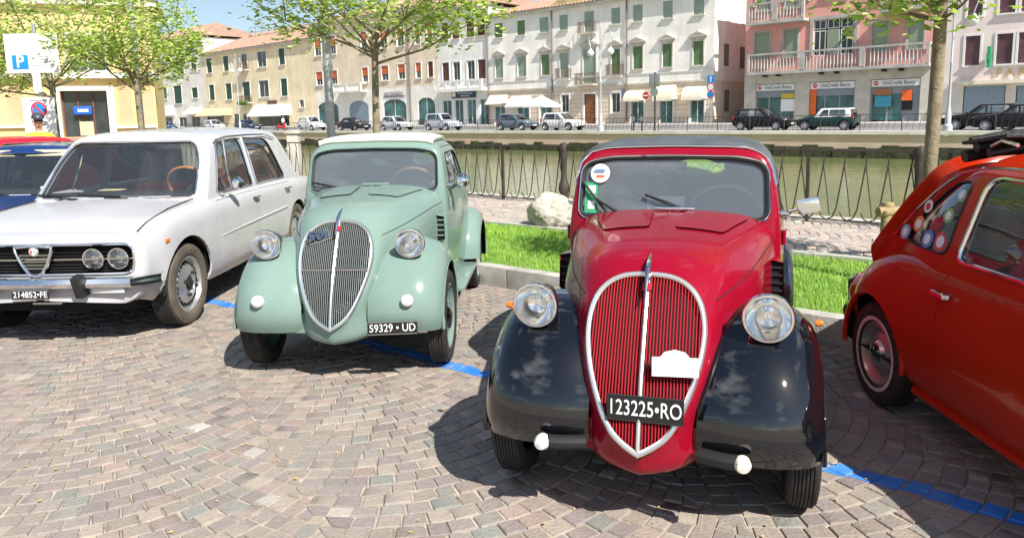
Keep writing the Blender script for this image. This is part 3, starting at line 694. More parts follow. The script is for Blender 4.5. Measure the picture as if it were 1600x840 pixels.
for k in range(2):
    for j in range(3): FF.pbox('door_panel', MATS['brown_door'], d, DR[0] + .13 + k * (DR[2] - DR[0]) * .47, DR[0] + (DR[2] - DR[0]) * (.42 + k * .47), .055, .078, DR[1] + .15 + j * 1.0, DR[1] + .95 + j * 1.0)
s_ = MB(); t = .2; FF.box(s_, DR[0] - t, DR[0] - .002, -.06, .03, DR[1], DR[3] + t); FF.box(s_, DR[2] + .002, DR[2] + t, -.06, .03, DR[1], DR[3] + t); FF.box(s_, DR[0] - .002, DR[2] + .002, -.06, .03, DR[3] + .002, DR[3] + t); s_.obj('door_surround', WFRAME, d, smooth=False)
for i, pj in ((3, .45), (4, 1.0), (5, .45)): r = MR[i]; balcony(FF, wb, r[0] - .35, r[2] + .35, r[1] - .25, r[1] + .95, pj, 'iron', thick=.12)
r = TR[4]; balcony(FF, wb, r[0] - .35, r[2] + .35, r[1] - .25, r[1] + .9, .7, 'iron', thick=.12)
for x in (863.5, 980): drain(FF, wb, FF.px(x, 100)[0], ZB, zt)
roof(FF, wb, al_, ar_, zt + .3, 13, 2.6)
c0, c1 = FF.px(858, 0)[0], FF.px(962, 0)[0]; P = [FF.w(c0, -.2, zt + .3), FF.w(c1, -.2, zt + .3), FF.w((c0 + c1) / 2, -.2, zt + 2.6)]
gb_ = MB().prism(P, FF.N * 6).obj('gable', plaster('gable_ochre', (.62, .50, .26), .3), wb, smooth=False)
for i, (x0, y0, x1, y1, dm) in enumerate(((766, 148, 793, 164, False), (800, 150, 830, 164, False), (982, 142, 1007, 159, True), (1027, 133, 1057, 158, True), (1072, 135, 1104, 157, True))):
    a = R(x0, y0, x1, y1); awning(FF, wb, a[0], a[2], a[1], a[3], .95 if dm else .9, CREAM, dm)
FF.pbox('street_plaque', mat('blue_plaque', (.2, .28, .4), .5), wb, *(lambda q: (q[0], q[2], -.05, -.003, q[1], q[3]))(R(972, 140, 977, 152)))
# return wall towards the side street (windows on its lit flank)
SIDE = Face(NF, -UF, -ar_ - .004)
for x0, z0_, kk in ((2.0, 9.2, 'glass'), (5.0, 9.0, 'glass'), (1.8, 5.4, 'glass'), (5.0, 5.3, 'glass'), (8.2, 5.2, 'glass'), (2.0, 1.4, 'glass'), (6.0, 1.4, 'glass')):
    f = SIDE; m_ = MB(); o_ = f.pbox('side_window', mat('grey_side_shutter', (.16, .15, .15), .7) if z0_ < 8 else WFRAME, wb, 60 + x0, 60 + x0 + .9, -.03, .02, z0_, z0_ + 1.9)
# narrow low wing behind in the side street
sw = thing('side_street_house', 'shaded plain house front closing the side street between palazzo and pink building', 'house'); a0, a1 = ar_ + .1, FF.px(1170, 100)[0] + 1.5
FB = Face(UF, NF, 78.0); hb_ = [(a0 + .6, 1.2, a0 + 1.5, 4.2), (a0 + .8, 6.2, a0 + 1.6, 8.2), (a0 + 3.0, 6.2, a0 + 3.8, 8.2)]
wall(FB, sw, a0 - 3, a1 + 6, .1, 13.5, hb_, plaster('side_cream', (.62, .57, .48)), 8)
for h in hb_: window(FB, sw, h, SHUTB)
roof(FB, sw, a0 - 3, a1 + 6, 13.6, 8, 1.6)

# ---------- pink house with the bank
pk = thing('pink_house', 'pink house with long stone balcony above a bank branch', 'building')
PINK = plaster('pink_plaster', (.74, .36, .31)); a0, a1 = FF.px(1164, 100)[0], FF.px(1462, 100)[0]; zg = FF.px(1300, 112)[1]; PS = mat('grey_stone_trim', (.40, .39, .36), .85, var=.15, vscale=1.5, coord='World')
H1 = level([R(*q) for q in ((1180, 49, 1202, 90), (1225, 46, 1246, 88), (1363, 36, 1387, 80), (1418, 33, 1443, 78))]); H2 = [R(1271, 29, 1335, 86)]
up = [(r[0], r[3] + 1.75, r[2], r[3] + 3.5) for r in H1] + [(H2[0][0] + .5, H2[0][3] + 1.6, H2[0][2] - .5, H2[0][3] + 3.2)]
SG = [R(1180, 133, 1241, 190), R(1264, 127, 1335, 190), R(1359, 121, 1437, 190)]; zsg = float(np.mean([r[3] for r in SG])); SG = [(r[0], ZB + .02, r[2], zsg) for r in SG]
ztp = up[0][3] + .45
wall(FF, pk, a0, a1, zg, ztp, H1 + H2 + up, PINK, 12, name='upper_wall'); wall(FF, pk, a0, a1, ZB - .3, zg - .004, SG, mat('travertine', (.50, .47, .40), .8, var=.12, vscale=1.5, coord='World'), 12, rec=.5, name='ground_floor_wall')
for r in H1 + up: window(FF, pk, r, mat('pale_green_roller', (.30, .36, .26), .7), surround=PS)
r = H2[0]; w3 = (r[2] - r[0]) / 3; zt3 = r[1] + (r[3] - r[1]) * .70
for k in range(3):
    window(FF, pk, (r[0] + k * w3, r[1], r[0] + (k + 1) * w3 - .1, zt3), ('glass', MATS['pale_green_roller'], 'glass')[k], sill=False); window(FF, pk, (r[0] + k * w3, zt3 + .1, r[0] + (k + 1) * w3 - .1, r[3]), 'glass', sill=False)
s_ = MB(); FF.box(s_, r[0] - .25, r[0] - .002, -.1, .03, r[1], r[3] + .25); FF.box(s_, r[2] + .002, r[2] + .25, -.1, .03, r[1], r[3] + .25); FF.box(s_, r[0] - .002, r[2] + .002, -.1, .03, r[3] + .002, r[3] + .25); s_.obj('bay_surround', PS, pk, smooth=False)
zb0, zb1 = FF.px(1300, 111, -1.2)[1], FF.px(1300, 76, -1.2)[1]; balcony(FF, pk, FF.px(1167, 100, -1.2)[0], FF.px(1452, 90, -1.2)[0], zb0, zb1, 1.2, 'stone', PS, .22)
zc0 = FF.px(1210, 36, -1.2)[1]; zc1 = zc0 + (zb1 - zb0); balcony(FF, pk, FF.px(1167, 20, -1.2)[0], FF.px(1256, 20, -1.2)[0], zc0, zc1, 1.2, 'stone', PS, .22); balcony(FF, pk, FF.px(1375, 5, -1.2)[0], FF.px(1458, 5, -1.2)[0], zc0, zc1, 1.2, 'stone', PS, .22)
roof(FF, pk, a0, a1, ztp + .2, 12, 1.1, over=.3)
WSGN = mat('sign_white', (.72, .72, .70), .5); ORNG = mat('bank_orange', (.72, .13, .02), .5); INKG = mat('sign_ink', (.12, .12, .13), .5)
for i, r in enumerate(SG):
    sg_ = FF.pbox('sign_board', WSGN, pk, r[0] + .05, r[2] - .05, .05, .15, r[3] - .55, r[3] - .05); c = (r[0] + r[2]) / 2
    sign_text(FF, sg_, 'UniCredit Banca', c + .25, r[3] - .30, .40, INKG, .045, sx=.82)
    MB().lathe([(.17, 0), (.17, .02), (0, .02)], FF.w(c - 1.32, .05, r[3] - .30), -FF.N, 20).obj('sign_mark', mat('sign_red', (.6, .04, .03), .5), sg_); MB().tube([FF.w(c - 1.46, .022, r[3] - .36), FF.w(c - 1.2, .022, r[3] - .24)], .03, 6).obj('sign_slash', WSGN, sg_)
    f = FF.pbox('shop_frame', GREYM, pk, r[0], r[2], .20, .30, r[3] - 1.1, r[3] - .56)
    for k in range(4): a = r[0] + (r[2] - r[0] - .12) * k / 3; FF.pbox('mullion', GREYM, f, a, a + .12, .22, .34, r[1], r[3] - 1.102)
    for k in range(3):
        a = r[0] + (r[2] - r[0] - .12) * k / 3 + .12; b = r[0] + (r[2] - r[0] - .12) * (k + 1) / 3
        if i == 2 and k == 2: FF.pbox('panel', GREYM, f, a, b, .26, .32, r[1], r[3] - 1.104)
        else: FF.pbox('pane', TGLASS, f, a, b, .28, .32, r[1] + .1, r[3] - 1.104)
def apanel(root, m_, x0, y0, x1, y1, n0=.12, n1=.2, name='panel'): q = R(x0, y0, x1, y1); return FF.pbox(name, m_, root, q[0], q[2], n0, n1, q[1], q[3])
apanel(pk, ORNG, 1265, 139, 1274, 179, name='orange_panel'); apanel(pk, ORNG, 1408, 140, 1424, 157, name='cash_machine_panel'); apanel(pk, DARK, 1408, 157, 1424, 172, name='cash_machine'); apanel(pk, WSGN, 1219, 155, 1240, 174, name='window_poster'); apanel(pk, mat('poster_yellow', (.55, .42, .04), .6), 1220, 146, 1240, 154, name='window_poster')
apanel(pk, mat('poster_cyan', (.05, .30, .40), .6), 1366, 150, 1392, 167, name='window_poster'); apanel(pk, mat('poster_brown', (.35, .14, .05), .6), 1366, 139, 1392, 149, name='window_poster')
for x in (1197, 1218, 1285, 1309, 1383, 1410): q = FF.px(x, 118 - (x - 1200) * .045); FF.pbox('floodlight', BLACK, pk, q[0] - .13, q[0] + .13, -.5, -.003, q[1] - .12, q[1] + .12)

# ---------- pharmacy house
ph = thing('pharmacy_house', 'pale pink pharmacy house with plum shutters, right of the pink one', 'building')
a0, a1 = FF.px(1464, 100)[0], FF.px(1464, 100)[0] + 17; PP = plaster('pale_pink_plaster', (.78, .66, .62), .06); zg = FF.px(1560, 128)[1]
H1 = level([R(1508, 56, 1531, 102), R(1557, 52, 1582, 100), R(1591, 51, 1615, 98), R(1640, 48, 1664, 96)]); up = [(r[0], r[3] + 1.35, r[2], r[3] + 3.2) for r in H1]
SG = [R(1504, 134, 1570, 190), R(1586, 133, 1650, 190)]; SG = [(r[0], ZB + .02, r[2], r[3]) for r in SG]; ztp = up[0][3] + 1.2
wall(FF, ph, a0, a1, zg, ztp, H1 + up, PP, 12, name='upper_wall'); wall(FF, ph, a0, a1, ZB - .3, zg - .004, SG, mat('pale_stone', (.62, .57, .50), .85, var=.08, vscale=1, coord='World'), 12, rec=.3, name='ground_floor_wall')
for r in H1 + up: window(FF, ph, r, SHUTP, surround=WFRAME)
FF.pbox('cornice', CREAM, ph, FF.px(1498, 128)[0], a1, -.5, -.003, zg - .12, zg + .12)
RS = mat('roller_shutter', (.22, .29, .34), .5)
for r in SG:
    o = FF.pbox('roller_shutter', RS, ph, r[0] + .05, r[2] - .05, .12, .2, r[1], r[3])
    for k in range(int((r[2] - r[0]) / .3)): FF.pbox('shutter_rib', RS, o, r[0] + .1 + k * .3, r[0] + .22 + k * .3, .09, .118, r[1], r[3] - .1)
q = FF.px(1543, 115); zq = FF.px(1570, 114)[1]
sign_text(FF, ph, 'F A R M A C I A', FF.px(1628, 112)[0], zq, .80, mat('gold_letter', (.40, .27, .10), .5), -.08, .95)
x_ = FF.px(1548, 90); cr_ = MB(); FF.box(cr_, x_[0] - .1, x_[0] + .1, -1.0, -.1, x_[1] - .25, x_[1] + .25); FF.box(cr_, x_[0] - .1, x_[0] + .1, -.78, -.32, x_[1] - .7, x_[1] + .7); cr_.obj('green_cross_sign', mat('cross_green', (.03, .28, .14), .5), ph, smooth=False)
roof(FF, ph, a0, a1, ztp + .3, 12, 2.4)

# ---------- white bank with columns
bk = thing('columned_house', 'white house with brown shutters over a columned shopfront and navy sign', 'building'); a0, a1 = FF.px(683, 100)[0], al_ - .05; zg = FF.px(725, 150)[1]
H1 = level([R(691.5, 98, 702, 127), R(708, 97, 719, 126), R(730, 95, 742, 124), R(747, 93, 759, 123)]); up = [(r[0], r[3] + 2.6, r[2], r[3] + 4.5) for r in H1]; SG = [(r[0], ZB + .02, r[2], r[3]) for r in level([R(692, 157, 706, 195), R(711, 156, 724, 195), R(730, 155, 744, 195), R(750, 154, 763.5, 195)])]
ztp = FF.px(720, 14)[1]; WP2 = plaster('white_plaster2', (.80, .78, .73))
wall(FF, bk, a0, a1, zg, ztp, H1 + up, WP2, 12, name='upper_wall'); wall(FF, bk, a0, a1, ZB - .3, zg - .004, SG, WFRAME, 12, rec=.5, name='ground_floor_wall')
for i, r in enumerate(H1): window(FF, bk, r, SHUTB if i in (0, 3) else 'glass', surround=WFRAME)
for r in up: window(FF, bk, r, SHUTB)
for r in SG: window(FF, bk, r, 'teal', sill=False)
zb0 = FF.px(720, 143, -1)[1]; zb1 = FF.px(720, 125, -1)[1]; sl_ = FF.pbox('balcony', WFRAME, bk, a0 + .3, a1 - .2, -1.1, -.003, zb0, zb0 + .35); FF.pbox('parapet_rail', WFRAME, sl_, a0 + .3, a1 - .2, -1.1, -.9, zb1 - .2, zb1)
for k in range(5): a = a0 + .3 + (a1 - a0 - .9) * k / 4; FF.pbox('pier', WFRAME, sl_, a, a + .4, -1.1, -.9, zb0 + .352, zb1 - .202)
nv = apanel(bk, mat('navy_sign', (.02, .05, .09), .4), 708, 143, 744, 153, -.25, -.05, 'sign_board'); q = R(709, 144.5, 714, 151.5); FF.pbox('sign_mark', WSGN, nv, q[0], q[2], -.27, -.252, q[1], q[3])
for y, x0, x1 in ((146, 717, 741), (150, 722, 736)):          # two rows of lettering, too small to read
    for k in range(int((x1 - x0) / 2)): q = R(x0 + k * 2, y - 1, x0 + k * 2 + 1.3, y + .8); FF.pbox('letter', mat('sign_pale', (.5, .55, .6), .5), nv, q[0], q[2], -.262, -.252, q[1], q[3])
drain(FF, bk, FF.px(764, 100)[0] - .1, ZB, ztp); roof(FF, bk, a0, a1, ztp + .3, 12, 2.6)

# ---------- house with orange blinds and arches
oh = thing('arched_house', 'beige house with orange blinds above shallow-arched shop windows', 'building'); a0, a1 = FF.px(492, 100)[0], FF.px(683, 100)[0] - .05; zg = FF.px(600, 138)[1]
H1 = level([R(494, 110, 504, 131), R(518, 109, 527, 128), R(566, 104, 575, 126), R(596, 103, 607, 126), R(622, 101, 633, 124), R(650, 103, 658, 124), R(669, 102, 677, 125)]); up = [(r[0], r[3] + 2.2, r[2], r[3] + 4.6) for r in H1]
SG = [(r[0], ZB + .02, r[2], r[3]) for r in level([R(497, 159, 529, 195), R(546, 157, 576, 195), R(599, 155, 635, 195), R(653, 154, 680, 195)])]; ztp = up[0][3] + 1.6
wall(FF, oh, a0, a1, zg, ztp, H1 + up, plaster('beige_plaster', (.74, .62, .46)), 12, name='upper_wall'); wall(FF, oh, a0, a1, ZB - .3, zg - .004, SG, plaster('ground_white', (.80, .77, .70)), 12, rec=.5, name='ground_floor_wall')
for i, r in enumerate(H1): window(FF, oh, r, 'half' if i < 6 else SHUTB, surround=WFRAME)
for r in up: window(FF, oh, r, 'half', surround=WFRAME)
for i, r in enumerate(SG):
    window(FF, oh, r, 'teal' if i != 1 else RS, sill=False); n = 9; c = (r[0] + r[2]) / 2; hw_ = (r[2] - r[0]) / 2; ri = .9
    for sg in (1, -1):
        P = [(c + sg * hw_, r[3])] + [(c + sg * hw_ * (1 - k / n), r[3] - ri * (1 - math.sqrt(max(0, 1 - (1 - k / n) ** 2)))) for k in range(n + 1)]; MB().prism([FF.w(a, .01, z) for a, z in P], FF.N * .06).obj('arch_spandrel', MATS['ground_white'], oh, smooth=False)
sign_text(FF, oh, 'ANTONVENETA', FF.px(615, 147)[0], FF.px(615, 147)[1], .62, INKG, -.08, .8); q = R(600, 150, 632, 151.5); FF.pbox('sign_line', INKG, oh, q[0], q[2], -.06, -.003, q[1], q[3])
balcony(FF, oh, FF.px(530, 137)[0], FF.px(574, 137)[0], FF.px(550, 144, -1)[1], FF.px(550, 130, -1)[1], 1.1, 'stone', WFRAME); drain(FF, oh, FF.px(640, 100)[0], ZB, ztp); roof(FF, oh, a0, a1, ztp + .3, 12, 2.6)

# ---------- yellow house
yh = thing('yellow_house', 'pale yellow three-storey house with dark green shutters and terracotta roof', 'building'); a0, a1 = FF.px(318, 100)[0], FF.px(492, 100)[0] - .05; ztp = FF.px(400, 76)[1]; YP = plaster('yellow_plaster', (.80, .68, .45))
H1 = level([R(322.6, 88, 330.5, 106), R(349, 86, 357, 109), R(377, 84, 386, 109), R(402, 81, 416, 105), R(436, 81, 445, 103)], (2,)); H2 = level([R(327, 131, 335, 155), R(353, 129, 362, 154), R(380, 128, 391, 160), R(404.6, 126, 420, 152), R(439, 124, 449, 151)], (2,)); H3 = [R(468, 156, 475, 168)]
SG = [(r[0], ZB + .02, r[2], r[3]) for r in (R(322, 178, 350, 203), R(404, 178, 452, 203), R(366, 178, 374, 203), R(380, 178, 392, 203))]
wall(FF, yh, a0, a1, ZB - .3, ztp, H1 + H2 + H3 + SG, YP, 12)
for i, r in enumerate(H1 + H2 + H3): window(FF, yh, r, SHUTD if i not in (2, 3, 8, 10) else 'glass', surround=WFRAME)
for r in SG: window(FF, yh, r, 'glass', sill=False)
for rr in (H1[2], H2[2]): balcony(FF, yh, rr[0] - .5, rr[2] + .5, rr[1] - .2, rr[1] + 1.0, .8, 'iron')
for (x0, y0, x1, y1, m_) in ((317, 169, 362, 182, mat('beige_awning', (.52, .43, .28), .8)), (399, 163, 454, 182, mat('white_awning', (.72, .71, .68), .8))): q = R(x0, y0, x1, y1); awning(FF, yh, q[0], q[2], q[1], q[3], 1.6, m_)
FF.pbox('signboard', IRON2, yh, *(lambda q: (q[0], q[2], -.1, -.003, q[1], q[3]))(R(419, 157, 433, 162))); roof(FF, yh, a0, a1, ztp + .3, 12, 3.2)
pf = MB().tube([FF.w(H2[2][0] - .4, -.7, H2[2][1] - .1), FF.w(H2[2][2] + .4, -.7, H2[2][1] - .1)], .35, 8).obj('balcony_plants', mat('box_plants', (.10, .16, .03), .9, var=.5, vscale=6, bump=1, bscale=8), yh)
# roof terrace railing on it
rt = MB(); za_, zb_ = FF.px(390, 50)[1], FF.px(390, 34)[1]; b0, b1 = FF.px(352, 50)[0], FF.px(436, 50)[0]
FF.box(rt, b0, b1, 4, 8, za_ - 1.8, za_); o_ = rt.obj('roof_terrace', mat('terrace_grey', (.25, .25, .25), .8), yh, smooth=False); rr_ = MB()
for k in range(9): a = b0 + (b1 - b0) * k / 8; rr_.tube([FF.w(a, 4.2, za_), FF.w(a, 4.2, zb_)], .05, 5)
for z in (zb_, (za_ + zb_) / 2): rr_.tube([FF.w(b0, 4.2, z), FF.w(b1, 4.2, z)], .05, 5)
rr_.obj('terrace_railing', mat('pale_steel', (.4, .42, .45), .5, .6), yh)

# ---------- pale house further left
lh = thing('pale_house', 'pale grey house with balcony and awnings at the far left bank, behind leaves', 'building'); a0, a1 = FF.px(205, 100)[0], FF.px(318, 100)[0] - .05; ztp = FF.px(290, 62)[1]
H1 = [R(246, 95, 258, 118), R(275, 92, 287, 117), R(298, 92, 307, 110)]; H2 = [R(249, 137, 261, 155), R(272, 134, 284, 162), R(300, 137, 309, 153)]; SG = [(r[0], ZB + .02, r[2], r[3]) for r in (R(255, 183, 270, 203), R(280, 183, 292, 203), R(300, 181, 313, 203))]
wall(FF, lh, a0, a1, ZB - .3, ztp, H1 + H2 + SG, plaster('pale_plaster', (.76, .72, .65)), 12)
for r in H1 + H2: window(FF, lh, r, SHUTD if r[0] > a0 + 12 else 'glass', surround=WFRAME)
for r in SG: window(FF, lh, r, 'glass', sill=False)
for q in (R(244, 166, 272, 182), R(296, 168, 316, 179)): awning(FF, lh, q[0], q[2], q[1], q[3], 1.4, MATS['white_awning'])
roof(FF, lh, a0, a1, ztp + .3, 12, 3.0)

# ---------- ochre hall on the near bank, far left
_a = R_(22); FO = Face((math.cos(_a), math.sin(_a), 0), (-math.sin(_a), math.cos(_a), 0), 42.0); oc = thing('ochre_hall', 'ochre hall with brick panels and a dark shop doorway behind the left trees', 'building'); Ro = FO.rect; zo = FO.px(130, 214)[1]
OCH = plaster('ochre_plaster', (.72, .53, .24), .08); OW = mat('ochre_white_trim', (.70, .66, .56), .8, var=.06, vscale=1, coord='World'); OBR = brickmat('ochre_brick', (.55, .30, .15), (.48, .26, .13), (.55, .42, .28), 1.0)
a0, a1 = FO.px(-140, 150)[0], FO.px(246, 190)[0]; ztp = FO.px(150, 10)[1]; D = Ro(97, 142, 170, 214); UW = [Ro(20, 60, 34, 90), Ro(105, 55, 165, 112)]
wall(FO, oc, a0, a1, -.3, ztp, [(D[0], zo, D[2], D[3])] + UW, OCH, 8, rec=.6)
for x0, x1 in ((10, 35), (187, 206), (219, 240)): q = Ro(x0, 120, x1, 196); o = FO.box(MB(), q[0], q[2], -.06, -.003, q[1], q[3] + 1.2).obj('brick_panel', OBR, oc, smooth=False); uv_sz(o, FO.U)
FO.pbox('plinth_band', OW, oc, a0, a1, -.12, -.004, zo - .9 + .0, zo - .3) if False else None
for x0, x1 in ((-60, 95), (176, 246)): q = Ro(x0, 196, x1, 200); FO.pbox('plinth_band', OW, oc, q[0], q[2], -.16, -.07, q[1], q[3])
s_ = MB(); t = .32; FO.box(s_, D[0] - t, D[0] - .003, -.14, .1, zo - .6, D[3] + t * .7); FO.box(s_, D[2] + .003, D[2] + t, -.14, .1, zo - .6, D[3] + t * .7); FO.box(s_, D[0] - .003, D[2] + .003, -.14, .1, D[3] + .003, D[3] + t * .7); s_.obj('door_surround', OW, oc, smooth=False)
dg = FO.pbox('shop_glazing', WGLASS, oc, D[0], D[2], .4, .46, zo, D[3]); 
for k in range(4): a = D[0] + (D[2] - D[0] - .08) * k / 3; FO.pbox('mullion', mat('maroon_frame', (.12, .05, .05), .5), dg, a, a + .08, .34, .398, zo, D[3])
q = Ro(114, 166, 143, 179); sb = FO.pbox('blue_sign', mat('sign_blue', (.01, .10, .55), .4), oc, q[0], q[2], .1, .25, q[1], q[3], bev=.05); q = Ro(121, 170, 138, 175)
for k in range(7): a = q[0] + (q[2] - q[0]) * k / 7; FO.pbox('letter', WSGN, sb, a, a + (q[2] - q[0]) / 9, .08, .098, q[1], q[3] - (.04 if k % 2 else .0))
FO.pbox('display', mat('display_cream', (.45, .42, .28), .7), oc, *(lambda q: (q[0], q[2], .2, .32, q[1], q[3]))(Ro(124, 190, 146, 212))); FO.pbox('doorstep', mat('brick_step', (.32, .20, .15), .85), oc, D[0] - .5, D[2] + .5, -1.0, -.003, -.2, zo - .02)
FO.pbox('cornice', OW, oc, a0, a1 + .3, -.4, -.004, FO.px(100, 118)[1] - .15, FO.px(100, 118)[1] + .15)
for r in UW: window(FO, oc, r, 'glass', surround=OW)
roof(FO, oc, a0, a1, ztp + .3, 8, .9)
# ------------------------------------------------------------------ hero cars (local frame: x forward, y to the car's left, z up, origin under the front axle)
def place_car(root, x, y, yaw): root.location = (x, y, 0); root.rotation_euler = (0, 0, -math.pi / 2 - yaw)
def part(mb, name, mats, parent, **k): return mb.obj(name, mats, parent, **k)

def wheel(root, c, side, R, wd, rimR, rim_mat, style='steel', wall=None, treads=4, white=False):
    ax = (0, side, 0); h = wd / 2
    rim = MB()
    if style == 'slots':
        rim.lathe([(rimR + .008, -h * .6), (rimR + .012, h * .82), (rimR - .005, h * .86), (rimR - .018, h * .55), (rimR * .80, h * .42)], c, ax, 40)
        rim.lathe([(rimR * .80, h * .42), (rimR * .74, h * .62), (rimR * .5, h * .80), (rimR * .34, h * .95), (rimR * .30, h * .6), (0, h * .62)], c, ax, 40)
    else:
        rim.lathe([(rimR + .006, -h * .6), (rimR + .012, h * .80), (rimR - .004, h * .86), (rimR - .022, h * .5), (rimR * .72, h * .30), (rimR * .62, h * .52), (rimR * .45, h * .62), (rimR * .4, h * .45), (0, h * .45)], c, ax, 36)
    w_ = rim.obj('wheel', rim_mat, root, angle=30)
    t = MB(); pr = [(rimR, -h * .75), (rimR + .02, -h * .98), (R - .035, -h), (R - .012, -h * .9)]
    tr = []
    for k in range(treads + 1):
        a = -h * .78 + 2 * h * .78 * k / (treads + 1) ; b = a + 2 * h * .78 / (treads + 1) * .78
        tr += [(R - .009, a - .0005), (R - .0005, a + .001), (R, b - .001), (R - .009, b)]
    pr2 = [(R - .012, h * .9), (R - .035, h), (rimR + .03, h * .99), (rimR + .012, h * .9), (rimR, h * .75)]
    t.lathe(pr[::1] + tr, c, ax, 56, 0); t.lathe([tr[-1]] + pr2, c, ax, 56, 1 if wall else 0)
    ty = t.obj('tyre', [RUBBER, wall or RUBBER], w_, angle=28)
    if white:
        MB().lathe([(rimR + .016, h * .985), (rimR + .032, h * 1.02), (rimR + .036, h * 1.0)], c, ax, 56).obj('white_wall', mat('white_wall', (.62, .6, .55), .6, var=.12, vscale=12), w_)
    cap = MB()
    if style == 'slots':
        cap.lathe([(rimR * .2, h * .6), (rimR * .19, h * 1.0), (rimR * .12, h * 1.08), (0, h * 1.1)], c, ax, 20)
        for k in range(4):
            a = k * math.pi / 2 + .4; p = Vector(c) + Vector((math.cos(a) * rimR * .42, side * h * .9, math.sin(a) * rimR * .42)); cap.lathe([(.013, 0), (.012, .02), (0, .022)], p, ax, 8)
        cap.obj('hub_cap', BLACK, w_)
        sl = MB()
        for k in range(22):
            a = 2 * math.pi * k / 22; p = Vector(c) + Vector((math.cos(a) * rimR * .76, side * (h * .56), math.sin(a) * rimR * .76))
            M = Matrix.Rotation(-a, 3, 'Y'); sl.box(p, (.026, .014, .022), M=M)
        sl.obj('slot', DARK, w_)
    else:
        cap.lathe([(rimR * .46, h * .45), (rimR * .46, h * .66), (rimR * .38, h * .92), (rimR * .2, h * 1.05), (0, h * 1.08)], c, ax, 28); cap.obj('hub_cap', CHROME, w_)
    return w_

def headlamp(root, c, r, tilt=0.0, shell=CHROME, depth=1.0, name='headlight', bullet=True):
    A = Vector((1, 0, -.02 + tilt)).normalized(); m = MB(); k = r / .085
    if bullet: m.lathe([(.001, -.17 * depth), (.035, -.155 * depth), (.062, -.11 * depth), (.078, -.055 * depth), (.084, -.012), (.084, 0)], (0, 0, 0), A, 32)
    else: m.lathe([(.084, -.03), (.084, 0)], (0, 0, 0), A, 32)
    m.v = [tuple(Vector(c) + Vector(p) * k) for p in m.v]
    h = m.obj(name, shell, root)
    q = MB().lathe([(.083, -.012), (.090, -.004), (.0915, .006), (.087, .015), (.079, .016), (.077, .008)], (0, 0, 0), A, 36); q.v = [tuple(Vector(c) + Vector(p) * k) for p in q.v]; q.obj('rim', CHROME, h)
    q = MB().lathe([(.079, .008), (.066, -.018), (.04, -.042), (.012, -.052), (.001, -.052)], (0, 0, 0), A, 28); q.lathe([(.012, -.05), (.013, -.02), (.008, -.012), (.001, -.01)], (0, 0, 0), A, 12)
    q.v = [tuple(Vector(c) + Vector(p) * k) for p in q.v]; q.obj('reflector', REFLECT, h)
    q = MB().lathe([(.079, .012), (.06, .021), (.035, .027), (.001, .03)], (0, 0, 0), A, 32); q.v = [tuple(Vector(c) + Vector(p) * k) for p in q.v]; q.obj('lens', LENS, h)
    return h
LENS = glassmat('ribbed_lens', (.97, .97, .96), rough=.05, film=.06)

def plate(root, c, wd, ht, txt, nrm=(1, 0, 0), up=(0, 0, 1), size=None, fr=STEEL):
    x = Vector(up).cross(Vector(nrm)); M = frame_m(c, x, up)
    pl = MB().box((0, 0, 0), (wd, ht, .006)); pl.v = [tuple(M @ Vector(p)) for p in pl.v]; o = pl.obj('number_plate', PLATEBLK, root, smooth=False)
    f = MB(); P = [(-wd / 2, -ht / 2, .001), (wd / 2, -ht / 2, .001), (wd / 2, ht / 2, .001), (-wd / 2, ht / 2, .001)]; f.tube([M @ Vector(p) for p in P], .004, 6, closed=True); f.obj('plate_frame', fr, o)
    s = size or ht * .86; me = text_mesh(txt, s, .0012, 0.0)
    xs = [v.co.x for v in me.vertices]; k = min(1.0, wd * .92 / (max(xs) - min(xs))); me.transform(M @ Matrix.Translation((0, 0, .004)) @ Matrix.Diagonal((k, 1, 1, 1))); me.materials.clear(); me.materials.append(PLATEWHT)
    t = bpy.data.objects.new('plate_number', me); COL.objects.link(t); t.parent = o
    return o

def steering(root, c, r, rim, tilt=.5):
    w_ = MB(); A = Vector((-1, 0, tilt)).normalized(); u = Vector((0, 1, 0)); v = A.cross(u)
    P = [Vector(c) + (u * math.cos(a) + v * math.sin(a)) * r for a in [2 * math.pi * k / 36 for k in range(36)]]
    w_.tube(P, .011, 8, closed=True); o = w_.obj('steering_wheel', rim, root)
    s = MB()
    for a in (.3, math.pi - .3, -math.pi / 2): s.tube([Vector(c) - A * .02, Vector(c) + (u * math.cos(a) + v * math.sin(a)) * r], .006, 6)
    s.tube([Vector(c), Vector(c) - A * .45], .018, 8); s.obj('spokes', BLACK, o)

def seat(root, x, y, w_, m, z0=.38, h=.52, lean=.18, name='seat'):
    q = MB(); q.box((x, y, z0), (.46, w_, .16)); o = q.obj(name, m, root, bev=.05)
    b = MB(); M = Matrix.Rotation(-lean, 3, 'Y'); b.box((x - .26, y, z0 + h * .5), (.12, w_, h), M=M); b.obj('seat_back', m, o, bev=.05)

def strip(loop, r, name, m, parent, n=90, flat=1.0): return MB().tube(resample(loop, n), r, 6, closed=True, flat=flat).obj(name, m, parent)

def wiper(root, piv, tip, blade_a, blade_b, lift=.012):
    q = MB(); P = Vector(piv); T = Vector(tip); q.lathe([(.012, -.01), (.012, .012), (0, .014)], P, (1, 0, .4), 10); q.tube([P + Vector((.012, 0, .003)), (P + T) / 2 + Vector((.024, 0, 0)), T + Vector((lift, 0, 0))], [.009, .0075, .006], 6)
    o = q.obj('wiper', BLACK, root); MB().tube([Vector(blade_a) + Vector((.006, 0, 0)), (Vector(blade_a) + Vector(blade_b)) / 2 + Vector((.006, 0, 0)), Vector(blade_b) + Vector((.006, 0, 0))], [.006, .009, .006], 6).obj('wiper_blade', SEAL, o)

